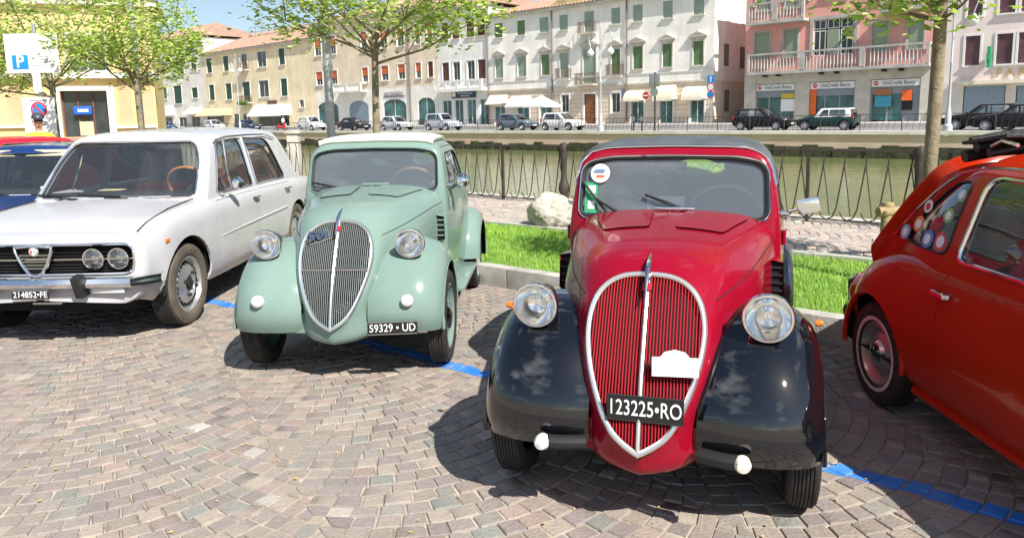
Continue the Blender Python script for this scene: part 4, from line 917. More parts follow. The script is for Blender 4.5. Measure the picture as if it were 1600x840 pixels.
def topolino(cfg):
    root = thing('vintage_car', cfg['label'], 'car', group='vintage cars parked in a row'); place_car(root, *cfg['pose'])
    body, fend = cfg['body'], cfg['fender']
    # ---- bonnet and nose
    xc = lambda z: float(np.interp(z, [.339, .4, .5, .6, .75, .85, .908], [.492, .478, .444, .398, .308, .243, .19]))
    half = [(0, .339), (.09, .40), (.15, .50), (.187, .60), (.207, .75), (.168, .853), (.098, .897), (0, .908)]
    gx = lambda y, z: xc(z) - .7 * y * y
    R0 = [(gx(y, z), y, z) for y, z in half]
    R1 = [(.478, 0, .308), (.452, .108, .378), (.415, .168, .485), (.368, .206, .592), (.248, .230, .763), (.18, .190, .878), (.155, .110, .926), (.145, 0, .939)]
    R2 = [(.445, 0, .242), (.40, .165, .312), (.325, .212, .45), (.265, .247, .58), (.145, .282, .775), (.08, .245, .915), (.055, .135, .966), (.045, 0, .978)]
    R3 = [(.2, 0, .24), (.2, .25, .28), (.15, .30, .45), (.08, .335, .60), (-.06, .365, .80), (-.14, .30, .945), (-.155, .165, .993), (-.16, 0, 1.003)]
    R4 = [(-.2, 0, .24), (-.2, .34, .28), (-.25, .39, .45), (-.29, .415, .62), (-.37, .43, .83), (-.41, .36, .97), (-.42, .19, 1.013), (-.42, 0, 1.022)]
    R5 = [(-.74, 0, .24), (-.74, .45, .28), (-.74, .482, .45), (-.74, .494, .65), (-.74, .492, .86), (-.74, .43, .985), (-.74, .24, 1.028), (-.74, 0, 1.036)]
    G = loft([R0, R1, R2, R3, R4, R5], 85, 64)
    hb = orient(grid_bm(G), (0, 0, .6))
    pan = []
    for sg in (1, -1):
        P = [(-.64, sg * .075), (-.64, sg * .36), (-.27, sg * .25), (-.27, sg * .055)]
        pc, lp = cut(hb, rpoly(ccw(P), .03), (1, 0, 0), (0, 1, 0), lambda c, n: c.z > .85 and n.z > .2); pan.append((pc, lp))
    bonnet = bmobj(solid(hb, .012), 'bonnet', [body, DARK], root)
    for pc, lp in pan:
        bmesh.ops.inset_region(pc, faces=pc.faces, thickness=.012, depth=.007, use_even_offset=False); bmobj(pc, 'raised_panel', body, bonnet)
    for sg in (1, -1):   # bonnet side seam
        J = [G[i, int(round(42 - sg * 14.5))] for i in range(6, 64, 3)]
        MB().tube([Vector(p) + Vector((0, sg * .0003, .0003)) for p in J], .0022, 6).obj('bonnet_seam', SEAL, bonnet)
    MB().tube([Vector(G[i, 42]) + Vector((0, 0, .001)) for i in range(8, 62, 3)], .004, 6).obj('bonnet_hinge', cfg.get('hinge', body), bonnet)
    for sg in (1, -1):
        c_ = Vector(G[30, int(42 - sg * 19)]); MB().tube([c_ + Vector((.03, sg * .004, 0)), c_ + Vector((.02, sg * .02, .004)), c_ + Vector((-.03, sg * .02, .006)), c_ + Vector((-.04, sg * .002, .004))], .006, 8).obj('bonnet_catch', CHROME, bonnet)
    # ---- grille
    gr = MB(); zz = np.linspace(.345, .903, 24); ow = np.array(half)
    hs_ = spl(half, 80); hz_, hy_ = [p[1] for p in hs_], [p[0] for p in hs_]; hw = lambda z: float(np.interp(z, hz_, hy_))
    gr.grid(np.array([[(gx(y, z) - .022, y, z) for y in np.linspace(-hw(z), hw(z), 9)] for z in zz])); grille = gr.obj('grille', DARK, root)
    s = MB(); ns = 37
    for k in range(ns):
        y = (k - (ns - 1) / 2) * .0112
        if abs(y) < .006: continue
        zs = [z for z in np.linspace(.341, .906, 160) if hw(z) > abs(y) + .004]
        if len(zs) < 2: continue
        s.tube([(gx(y, z), y, z) for z in np.linspace(zs[0], zs[-1], 9)], cfg.get('sr', .0033), 4, flat=1.6)
    tag(s.obj('grille_slats', cfg['slat'], grille), kind='stuff')
    ring = spl(np.array(R0 + [(x, -y, z) for x, y, z in R0[::-1][1:]]), 90)
    MB().tube([Vector(p) + Vector((.004, 0, 0)) for p in ring[:-1]], .0105, 8, closed=True).obj('grille_surround', cfg['trim'], grille)
    MB().tube([(gx(0, z) + .006, 0, z) for z in np.linspace(.335, .91, 14)], .0085, 8).obj('centre_bar', cfg['trim'], grille)
    em = MB().tube([(.30, 0, .845), (.262, 0, .885), (.225, 0, .925), (.175, 0, .955), (.12, 0, .972)], [.003, .008, .012, .009, .003], 8, flat=1.3).obj('bonnet_ornament', CHROME, root)
    MB().box((gx(0, .872) + .02, 0, .872), (.01, .034, .034), M=Matrix.Rotation(-.9, 3, 'Y')).obj('badge', REDM, em, bev=.004)
    if cfg.get('script'):
        o = text('script_badge', '500', .085, frame_m((gx(-.1, .83) + .008, -.105, .835), (-.35, 1, .10), (-.75, 0, .66)), CHROME, grille, .004, .003)
        MB().tube([(gx(y, z) + .008, y, z) for y, z in ((-.16, .785), (-.1, .80), (-.03, .825))], .004, 6).obj('script_underline', CHROME, grille)
        MB().tube([(gx(y, .655) + .005, y, .655 - .02 * abs(y)) for y in np.linspace(-.185, .185, 9)], .0045, 6).obj('cross_bar', CHROME, grille)
    # ---- cabin shell
    xf = lambda z: -.691 - max(0, z - .99) * .30
    arch0 = [(.488, .28), (.50, .5), (.505, .72), (.502, .95), (.485, 1.12), (.460, 1.245), (.395, 1.308), (.2, 1.326), (0, 1.330)]
    def sc(a, k, dx): return [(xf(1.02 + (z - 1.02) * k) - dx + .012 * (1 - (y * k / .5) ** 2), y * k, 1.02 + (z - 1.02) * k) for y, z in a]
    S = [sc(arch0, .04, 0), sc(arch0, .45, 0), sc(arch0, .80, 0), sc(arch0, .93, .004), sc(arch0, .985, .016)]
    S.append([(xf(z) - .05, y * 1.005, z + (.005 if z > 1.2 else 0)) for y, z in arch0])
    for x, a in ((-1.0, [(.50, .28), (.525, .5), (.533, .72), (.528, .95), (.50, 1.13), (.465, 1.258), (.395, 1.322), (.2, 1.343), (0, 1.348)]),
                 (-1.4, [(.51, .28), (.54, .5), (.55, .72), (.542, .95), (.508, 1.13), (.466, 1.255), (.385, 1.32), (.19, 1.343), (0, 1.348)]),
                 (-1.82, [(.5, .28), (.53, .5), (.538, .72), (.525, .93), (.475, 1.09), (.425, 1.20), (.34, 1.262), (.17, 1.286), (0, 1.291)]),
                 (-2.15, [(.45, .28), (.48, .5), (.485, .7), (.465, .86), (.42, .99), (.37, 1.07), (.28, 1.13), (.145, 1.155), (0, 1.16)]),
                 (-2.42, [(.38, .28), (.40, .46), (.405, .62), (.38, .75), (.34, .84), (.3, .9), (.22, .945), (.11, .965), (0, .97)]),
                 (-2.58, [(.28, .28), (.3, .42), (.3, .53), (.28, .62), (.25, .68), (.21, .72), (.16, .75), (.08, .765), (0, .77)]),
                 (-2.64, [(.14, .3), (.15, .4), (.15, .47), (.14, .52), (.12, .56), (.1, .58), (.07, .6), (.04, .61), (0, .61)])):
        S.append([(x, y, z) for y, z in a])
    CG = loft(S, 97, 110)
    cb = orient(grid_bm(CG), (-1.4, 0, .8))
    ws = [(-.444, 1.0), (.444, 1.0), (.437, 1.268), (-.437, 1.268)]
    top = [(.437, 1.25), (.30, 1.279), (0, 1.285), (-.30, 1.279), (-.437, 1.25)]
    wpoly = rpoly([(-.446, .997), (.446, .997)] + top, [.055, .055, .06, .05, .05, .05, .06])
    gl, lp = cut(cb, wpoly, (0, 1, 0), (0, 0, 1), lambda c, n: c.x > -.9 and n.x > .2)
    wind = bmobj(shift(gl, -.012), 'windscreen', GLASS, root); strip(lp, .0085, 'windscreen_seal', SEAL, wind, 120); strip([(p[0] + .006, p[1] * 1.022, 1.14 + (p[2] - 1.14) * 1.06) for p in lp], .0035, 'windscreen_trim', cfg.get('wtrim', body), wind, 120)
    rw, lp = cut(cb, rrect(-cfg.get('rw', .25), 1.06, cfg.get('rw', .22), 1.235, .035), (0, 1, 0), (0, 0, 1), lambda c, n: c.x < -1.6 and n.x < -.1)
    o = bmobj(shift(rw, -.006), 'rear_window', GLASS, root); strip(lp, .006, 'rear_window_seal', SEAL, o, 60)
    for sg in (1, -1):
        cond = lambda c, n, sg=sg: c.y * sg > .2 and n.y * sg > .15
        gap, lpg = cut(cb, rpoly([(-1.53, .335), (-.79, .335), (-.79, .99), (-.86, 1.285), (-1.46, 1.285), (-1.53, 1.0)], [.06, .03, .02, .06, .08, .05]), (1, 0, 0), (0, 0, 1), cond)
        dr, lpd = cut(gap, rpoly([(-1.525, .34), (-.795, .34), (-.795, .988), (-.865, 1.28), (-1.456, 1.28), (-1.525, 1.0)], [.06, .03, .02, .06, .08, .05]), (1, 0, 0), (0, 0, 1), cond); gap.free()
        gw, lpw = cut(dr, rpoly([(-1.46, .985), (-.865, .985), (-.90, 1.24), (-1.41, 1.24)], [.06, .03, .05, .07]), (1, 0, 0), (0, 0, 1), cond)
        d = bmobj(solid(dr, .025), 'door', [body, LINER], root)
        o = bmobj(shift(gw, -.012), 'side_window', GLASS, d); strip(lpw, .006, 'window_seal', SEAL, d, 70)
        MB().tube([(-1.15, sg * .512, .99), (-1.152, sg * .508, 1.12), (-1.155, sg * .478, 1.24)], .006, 6).obj('window_divider', CHROME, d)
        MB().tube([(-1.46, sg * .553, .90), (-1.46, sg * .578, .905), (-1.36, sg * .58, .905)], .008, 8).obj('handle', CHROME, d)
        for z in (.48, .9): MB().tube([(-.785, sg * .522, z - .035), (-.785, sg * .522, z + .035)], .011, 8).obj('hinge', cfg.get('hinge', body), d)
    shell = bmobj(solid(cb, .02), 'cabin', [body, LINER], root)
    # ---- canvas roof
    n0, n1 = [int(np.argmin(np.abs(CG[:, 48, 0] - x) + (CG[:, 48, 2] < 1.29) * 9)) for x in (-.80, -1.75)]
    js = range(48 - 20, 48 + 21) if cfg['canvas'] == 'flat' else range(48 - 13, 48 + 14)
    T = np.array([[CG[i, j] + np.array([0, 0, .004 + (.016 if cfg['canvas'] == 'flat' else .030) * min(1, (i - n0) / 2.0 + .35)]) for j in js] for i in range(n0, n1 + 1)])
    tb = orient(grid_bm(T), (-1.3, 0, .9)); roof = bmobj(solid(tb, .022, 0), 'canvas_roof', cfg['roofmat'], root)
    if cfg['canvas'] != 'flat':
        q = MB(); q.tube([T[1, 0] + np.array([0, 0, .0]), T[1, len(js) // 4], T[1, len(js) // 2], T[1, 3 * len(js) // 4], T[1, -1]], .014, 8); q.obj('canvas_roll', cfg['roofmat'], roof)
    else: strip([tuple(T[0, j]) for j in range(0, len(js), 3)] + [tuple(p) for p in T[1:, -1]] + [tuple(p) for p in T[-1, ::-3]] + [tuple(p) for p in T[::-1, 0]], .006, 'canvas_edge', cfg.get('edge', CHROME), roof, 120)
    # ---- wings
    th = [2, 12, 28, 48, 70, 90, 112, 135, 158, 175, 184]
    rc = [.405, .445, .468, .478, .487, .492, .502, .535, .60, .66, .69]
    prof = [(.19, .92), (.27, .975), (.37, 1.0), (.46, .985), (.535, .925), (.583, .84), (.606, .755), (.612, .705)]
    for sg in (1, -1):
        rows = []
        for a, r in zip(th, rc):
            row = []
            for y, f in prof:
                lip = .335 if f < .71 else None
                rr = r * f
                if lip: rr = max(lip, r * .69) if a < 120 else max(lip, r * .62)
                row.append((rr * math.cos(R_(a)), sg * (y - .012 * max(0, (a - 120) / 60)), .285 + rr * math.sin(R_(a))))
            rows.append(row)
        FG = spl(np.swapaxes(spl(np.swapaxes(np.array(rows), 0, 1), 30), 0, 1), 44)
        fb = orient(grid_bm(FG), (0, sg * .4, .3)); wg = bmobj(solid(fb, .008), 'front_wing', [fend, DARK], root)
        MB().tube([Vector(p) + Vector((0, -sg * .003, 0)) for p in FG[:, -1]], .006, 6).obj('wing_bead', fend, wg)
        # lower valance between wing and nose
        V = [(.385, sg * .15, .29), (.375, sg * .36, .285), (.38, sg * .36, .36), (.385, sg * .15, .42)]
        MB().add([Vector(p) for p in V] + [Vector(p) - Vector((.1, 0, 0)) for p in V], [(0, 1, 2, 3), (4, 7, 6, 5), (0, 4, 5, 1), (1, 5, 6, 2), (2, 6, 7, 3), (3, 7, 4, 0)]).obj('valance', cfg['valance'], root, bev=.01)
        rows = []
        for a, r in zip([5, 25, 50, 75, 95, 120, 145, 170, 190], [.40, .405, .41, .415, .42, .43, .45, .47, .48]):
            rows.append([(-2.0 + r * f * math.cos(R_(a)), sg * y, .285 + r * f * math.sin(R_(a))) for y, f in ((.40, .93), (.47, 1.0), (.55, .985), (.61, .9), (.638, .8), (.643, .74))])
        RG = spl(np.swapaxes(spl(np.swapaxes(np.array(rows), 0, 1), 20), 0, 1), 36); bmobj(solid(orient(grid_bm(RG), (-2, sg * .4, .3)), .008), 'rear_wing', [fend, DARK], root)
        MB().box((-1.14, sg * .555, .285), (.92, .13, .03)).obj('running_board', fend, root, bev=.01)
        wheel(root, (0, sg * .557, .285), sg, .285, .115, .195, cfg['rim'], treads=cfg.get('treads', 5))
        wheel(root, (-2.0, sg * .545, .285), sg, .285, .115, .195, cfg['rim'], treads=5)
        h = headlamp(root, (.258, sg * .42, .785), .0835)
        st = MB().lathe([(.045, -.055), (.03, -.045), (.02, -.02), (.022, .03)], (.215, sg * .42, .70), (0, 0, 1), 16); st.obj('lamp_stalk', cfg['stalk'], h)
        # side air scoop on the scuttle
        sc_ = MB(); sc_.add([(-.52, sg * .455, .66), (-.52, sg * .515, .67), (-.52, sg * .51, .83), (-.52, sg * .45, .84), (-.66, sg * .47, .66), (-.66, sg * .49, .67), (-.66, sg * .487, .83), (-.66, sg * .46, .84)], [(4, 5, 1, 0), (5, 6, 2, 1), (6, 7, 3, 2), (4, 7, 6, 5)])
        so_ = sc_.obj('air_scoop', cfg.get('scoop', body), root); MB().box((-.54, sg * .48, .75), (.01, .055, .15)).obj('scoop_mesh', DARK, so_)
        for z in (.70, .735, .77, .805): MB().box((-.528, sg * .483, z), (.006, .052, .008)).obj('louvre', cfg['louvre'], so_)
    # ---- underside, inside
    MB().box((-1.2, 0, .25), (2.6, .72, .06)).obj('underbody', DARK, root)
    MB().box((-.2, 0, .5), (.9, .38, .4)).obj('engine_bulk', DARK, root)
    MB().tube([(0, -.5, .24), (0, .5, .24)], .03, 8).obj('front_axle', DARK, root)
    MB().box((-1.45, 0, .33), (1.4, .96, .03)).obj('cabin_floor', DARK, root)
    MB().tube([(-.765, -.47, .935), (-.765, 0, .95), (-.765, .47, .935)], .055, 10).obj('dashboard', cfg['dash'], root)
    for sg in (1, -1): seat(root, -1.42, sg * .24, .42, cfg['seat'], z0=.50, h=.5)
    MB().box((-1.9, 0, .62), (.3, .9, .5)).obj('rear_shelf', SEATGREY, root, bev=.04)
    steering(root, (-.93, .25, .985), .175, cfg['wheelrim'], .55)
    MB().box((-.83, 0, 1.235), (.02, .13, .045)).obj('interior_mirror', BLACK, root, bev=.012)
    wx = lambda y, z: (xf(z) + .014, y, z)
    for pv, a, b in cfg['wipers']: wiper(root, wx(pv, .992), wx((a[0] + b[0]) / 2, (a[1] + b[1]) / 2), wx(*a), wx(*b))
    MB().box((-.665, 0.02, 1.045), (.035, .19, .016)).obj('scuttle_vent_lid', cfg.get('lid', body), root, bev=.006)
    return root

def exterior_mirror(root, base, head, kind, backm):
    q = MB(); q.lathe([(.016, -.01), (.014, .02), (0, .022)], base, (0, 1 if head[1] > 0 else -1, 0), 12); q.tube([base, [(a + b) / 2 for a, b in zip(base, head)], head], .006, 8); o = q.obj('door_mirror', CHROME, root)
    h = MB()
    if kind == 'round': h.lathe([(.001, .045), (.03, .04), (.048, .02), (.054, 0), (.05, -.006), (.001, -.008)], head, (1, 0, 0), 24)
    else: h.box(head, (.045, .10, .07), M=Matrix.Rotation(.25, 3, 'X'))
    h.obj('mirror_head', backm, o, bev=0 if kind == 'round' else .014)

RED = paint('dark_red_enamel', (.235, .003, .016)); GREEN = paint('pale_green_enamel', (.172, .252, .220)); BLK = mat('black_enamel', (.004, .005, .007), .05, coat=.9, coat_rough=.015, spec=.5)
red = topolino(dict(label='dark red vintage coupe with black front wings and dark canvas roof, in front', pose=(.562, 2.863, R_(17.26)), body=RED, fender=BLK, slat=mat('red_slat', (.33, .02, .03), .35), trim=mat('satin_trim', (.75, .74, .72), .28, .9),
    canvas='flat', roofmat=mat('grey_canvas', (.075, .085, .095), .7, var=.2, vscale=6, bump=.2, bscale=250), rim=BLK, stalk=BLK, dash=BLACK, seat=SEATGREY, wheelrim=mat('grey_rim', (.3, .3, .3), .4), treads=6, valance=RED, louvre=BLACK, scoop=RED, lid=CHROME, wtrim=CHROME,
    wipers=[(-.20, (-.435, 1.165), (-.30, 1.005)), (.17, (-.125, 1.105), (.075, 1.035))]))
green = topolino(dict(label='pale green vintage coupe with chrome grille and rolled cream canvas roof', pose=(-.998, 4.456, R_(2.77)), body=GREEN, fender=GREEN, slat=mat('green_slat', (.40, .44, .42), .3, .6), trim=mat('pale_trim', (.72, .74, .71), .2, .9),
    canvas='roll', roofmat=mat('cream_canvas', (.70, .68, .60), .75, var=.06, vscale=6, bump=.15, bscale=200), rim=GREEN, stalk=CHROME, dash=GREEN, seat=mat('pale_cloth', (.30, .27, .23), .85, var=.15, vscale=30), wheelrim=mat('tan_rim', (.45, .25, .12), .35), treads=5, valance=GREEN, louvre=GREEN, script=True, rw=.36, sr=.0026,
    wipers=[(-.17, (-.435, 1.06), (-.22, 1.012)), (.13, (-.09, 1.018), (.12, 1.012))]))

# red car extras
q = text  # shorthand
plate(red, (.470, .02, .495), .262, .088, '123225•RO', nrm=(1, 0, .30), size=.078, fr=BLACK)
rp = [(-.078, -.045), (.078, -.045), (.078, .02), (.05, .02), (.035, .038), (0, .046), (-.035, .038), (-.05, .02), (-.078, .02)]
M = frame_m((.405, .115, .645), (-.12, 1, 0), (-.35, 0, 1)); MB().prism([M @ Vector((a, b, 0)) for a, b in rp], M.to_3x3() @ Vector((0, 0, .005))).obj('rally_plate', WHITEPAP, red)
for sg in (1, -1):
    b = MB().tube([(.42, sg * .20, .33), (.455, sg * .28, .335), (.46, sg * .345, .335)], .029, 10, flat=.9).obj('bumper_bracket', mat('bracket_black', (.008, .008, .009), .7), red)
    MB().lathe([(.027, -.02), (.028, .006), (.020, .02), (0, .025)], (.478, sg * .345, .338), (1, sg * .1, 0), 24).obj('side_lamp', mat('cream_lens', (.75, .70, .58), .25, coat=.5) if sg > 0 else mat('frosted_lens', (.7, .7, .68), .3, coat=.4), b)
    i_ = MB().lathe([(.012, 0), (.014, .012), (.010, .026), (0, .03)], (-.02, sg * .600, .70), (0, sg, .1), 12).obj('indicator', AMBER, red)
exterior_mirror(red, (-.80, .515, 1.015), (-.77, .625, 1.055), 'box', CHROME)
MB().box((-.745, -.03, 1.052), (.004, .18, .085), M=Matrix.Rotation(-.35, 3, 'Y')).obj('dashboard_card', WHITEPAP, red, smooth=False)
MB().lathe([(.048, 0), (.048, .002), (0, .002)], (-.748, -.352, 1.205), (1, 0, .3), 28).obj('round_sticker', WHITEPAP, red)
MB().box((-.7415, -.352, 1.19), (.003, .04, .016), M=Matrix.Rotation(-.29, 3, 'Y')).obj('sticker_mark', mat('orange_print', (.7, .12, .05), .5), red)
MB().box((-.7405, -.352, 1.222), (.003, .055, .010), M=Matrix.Rotation(-.29, 3, 'Y')).obj('sticker_mark', mat('blue_print', (.1, .25, .5), .5), red)
sk = MB().box((-.722, -.395, 1.085), (.003, .062, .155), M=Matrix.Rotation(-.29, 3, 'Y')).obj('green_sticker', mat('green_print', (.03, .30, .13), .5), red)
for z in (1.05, 1.125): MB().box((-.7075 - (z - 1.05) * .3, -.392, z), (.003, .034, .04), M=Matrix.Rotation(-.29, 3, 'Y')).obj('sticker_mark', WHITEPAP, sk)
# green car extras
plate(green, (.472, .345, .345), .275, .068, '59329 • UD', nrm=(1, .12, .05), size=.062)
for sg in (1, -1):
    MB().lathe([(.034, -.02), (.035, .004), (.030, .014), (.02, .02), (0, .024)], (.438, sg * .425, .49), (1, sg * .06, .05), 24).obj('side_lamp', mat('frosted_lens', (.7, .7, .68), .3, coat=.4), green)
exterior_mirror(green, (-.80, .515, 1.02), (-.80, .61, 1.045), 'round', CHROME)
# ------------------------------------------------------------------ cars built as a lower tub with caps, and a greenhouse
def capring(sec, x, k, zc, bow=0.0, yw=.7): return [(x + bow * (1 - (y * k / yw) ** 2), y * k, zc + (z - zc) * k) for y, z in sec]
def tub_grid(st, front, rear, zc, nu, nv, bow=(.03, .03)):
    R = []
    xf_, sf = st[0]; xr_, sr = st[-1]
    for k, dx in ((.05, front), (.5, front), (.88, front * .98), (.965, front * .82)): R.append(capring(sf, xf_ + dx, k, zc, bow[0]))
    for x, s in st: R.append([(x, y, z) for y, z in s])
    for k, dx in ((.965, rear * .82), (.88, rear * .98), (.5, rear), (.05, rear)): R.append(capring(sr, xr_ - dx, k, zc, -bow[1]))
    return loft(R, nu, nv)
def gh_grid(arch, xf, mid, xr, zc, nu, nv, bow=.05):
    def ring(k, fn, dx, b): return [(fn(zc + (z - zc) * k) + dx + b * (1 - (y * k / .6) ** 2), y * k, zc + (z - zc) * k) for y, z in arch]
    R = [ring(.05, xf, 0, bow), ring(.5, xf, 0, bow), ring(.85, xf, 0, bow), ring(.95, xf, -.012, bow), ring(.99, xf, -.035, bow)]
    for x, a in mid: R.append([(x(z) if callable(x) else x, y, z) for y, z in a])
    R += [ring(.99, xr, .035, -bow), ring(.95, xr, .012, -bow), ring(.85, xr, 0, -bow), ring(.5, xr, 0, -bow), ring(.05, xr, 0, -bow)]
    return loft(R, nu, nv)
def circ(cx, cz, r, n=28, a0=0): return [(cx + r * math.cos(2 * math.pi * k / n), cz + r * math.sin(2 * math.pi * k / n)) for k in range(n)]
def shell_car(root, c):
    body = c['body']; trim = c.get('trim', CHROME); nu, nv = c.get('res', (81, 90))
    tb = orient(grid_bm(tub_grid(c['tub'], c['front'], c['rear'], c['zc'], nu, nv, c.get('bow', (.03, .03)))), (-1.2, 0, .5))
    for (cx, cz, r) in c['arches']:
        for sg in (1, -1):
            pc, lp = cut(tb, circ(cx, cz, r), (1, 0, 0), (0, 0, 1), lambda p, n, sg=sg: p.y * sg > .3 and abs(p.x - cx) < r + .1); pc.free()
    ck = c['cockpit']; pc, lp = cut(tb, rrect(ck[0], -ck[2], ck[1], ck[2], .1), (1, 0, 0), (0, 1, 0), lambda p, n: n.z > .4 and p.z > .6); pc.free()
    extra = {}
    for nm, poly in c.get('front_cuts', {}).items():
        pc, lp = cut(tb, poly, (0, 1, 0), (0, 0, 1), lambda p, n: n.x > .25 and p.x > .2); extra[nm] = (pc, lp)
    gb = orient(grid_bm(gh_grid(c['arch'], c['xf'], c['mid'], c['xr'], c['ghz'], nu, nv, c.get('ghbow', .05))), (-1.3, 0, 1.0))
    parts = {}
    for nm, poly, cond in (('windscreen', c['ws'], lambda p, n: n.x > .15 and p.x > -1.1), ('rear_window', c['rw'], lambda p, n: n.x < -.1 and p.x < -1.1)):
        pc, lp = cut(gb, poly, (0, 1, 0), (0, 0, 1), cond)
        o = bmobj(shift(pc, -.006), nm, GLASSC, root); strip(lp, .007, 'window_seal', SEAL, o, 90)
        if c.get('chromews'): strip([(p[0] + (.008 if nm == 'windscreen' else -.008), p[1] * 1.01, p[2] + (.006 if p[2] > 1.1 else -.004)) for p in lp], .0065, 'chrome_trim', trim, o, 90)
    doors = []
    for sg in (1, -1):
        cond = lambda p, n, sg=sg: p.y * sg > .2 and n.y * sg > .2
        for k, poly in enumerate(c['doors']):
            gap, _ = cut(tb, poly, (1, 0, 0), (0, 0, 1), cond); cx = sum(p[0] for p in poly) / len(poly); cz = sum(p[1] for p in poly) / len(poly)
            xs = [p[0] for p in poly]; zs = [p[1] for p in poly]; kx = 1 - .009 / (max(xs) - min(xs)); kz = 1 - .009 / (max(zs) - min(zs))
            dr, _ = cut(gap, [(cx + (a - cx) * kx, cz + (b - cz) * kz) for a, b in poly], (1, 0, 0), (0, 0, 1), cond); gap.free()
            doors.append((sg, bmobj(solid(dr, .02), 'door', [body, LINERP], root)))
        for k, poly in enumerate(c['sides']):
            pc, lp = cut(gb, poly, (1, 0, 0), (0, 0, 1), cond)
            o = bmobj(shift(pc, -.006), 'side_window', GLASSC, root); strip(lp, .006, 'window_seal', SEAL, o, 70)
            if c.get('chromesides'): strip([(p[0], p[1] + sg * .006, p[2]) for p in resample(lp, 70)], .0055, 'chrome_trim', trim, o, 70)
    parts['tub'] = bmobj(solid(tb, .018), 'body', [body, DARK], root); parts['roof'] = bmobj(solid(gb, .02), 'roof', [c.get('roofm', body), LINERP], root)
    parts['extra'] = extra; parts['doors'] = doors
    x0, x1 = c['arches'][0][0], c['arches'][1][0]
    MB().box(((x0 + x1) / 2, 0, c.get('uz', .27)), (x0 - x1 + .9, c.get('uw', 1.0), .08)).obj('underbody', DARK, root)
    for (cx, cz, r) in c['arches']:   # wheel wells
        for sg in (1, -1):
            wv = MB().lathe([(r * 1.02, -.26), (r * 1.02, -.02)], (cx, sg * c['wy'] + sg * .10, cz), (0, sg, 0), 28); wv.lathe([(.01, -.26), (r * 1.02, -.26)], (cx, sg * c['wy'] + sg * .10, cz), (0, sg, 0), 28)
            wv.v = [(x, y, max(z, cz - .02)) for x, y, z in wv.v]; wv.obj('wheel_well', DARK, root)
    return parts

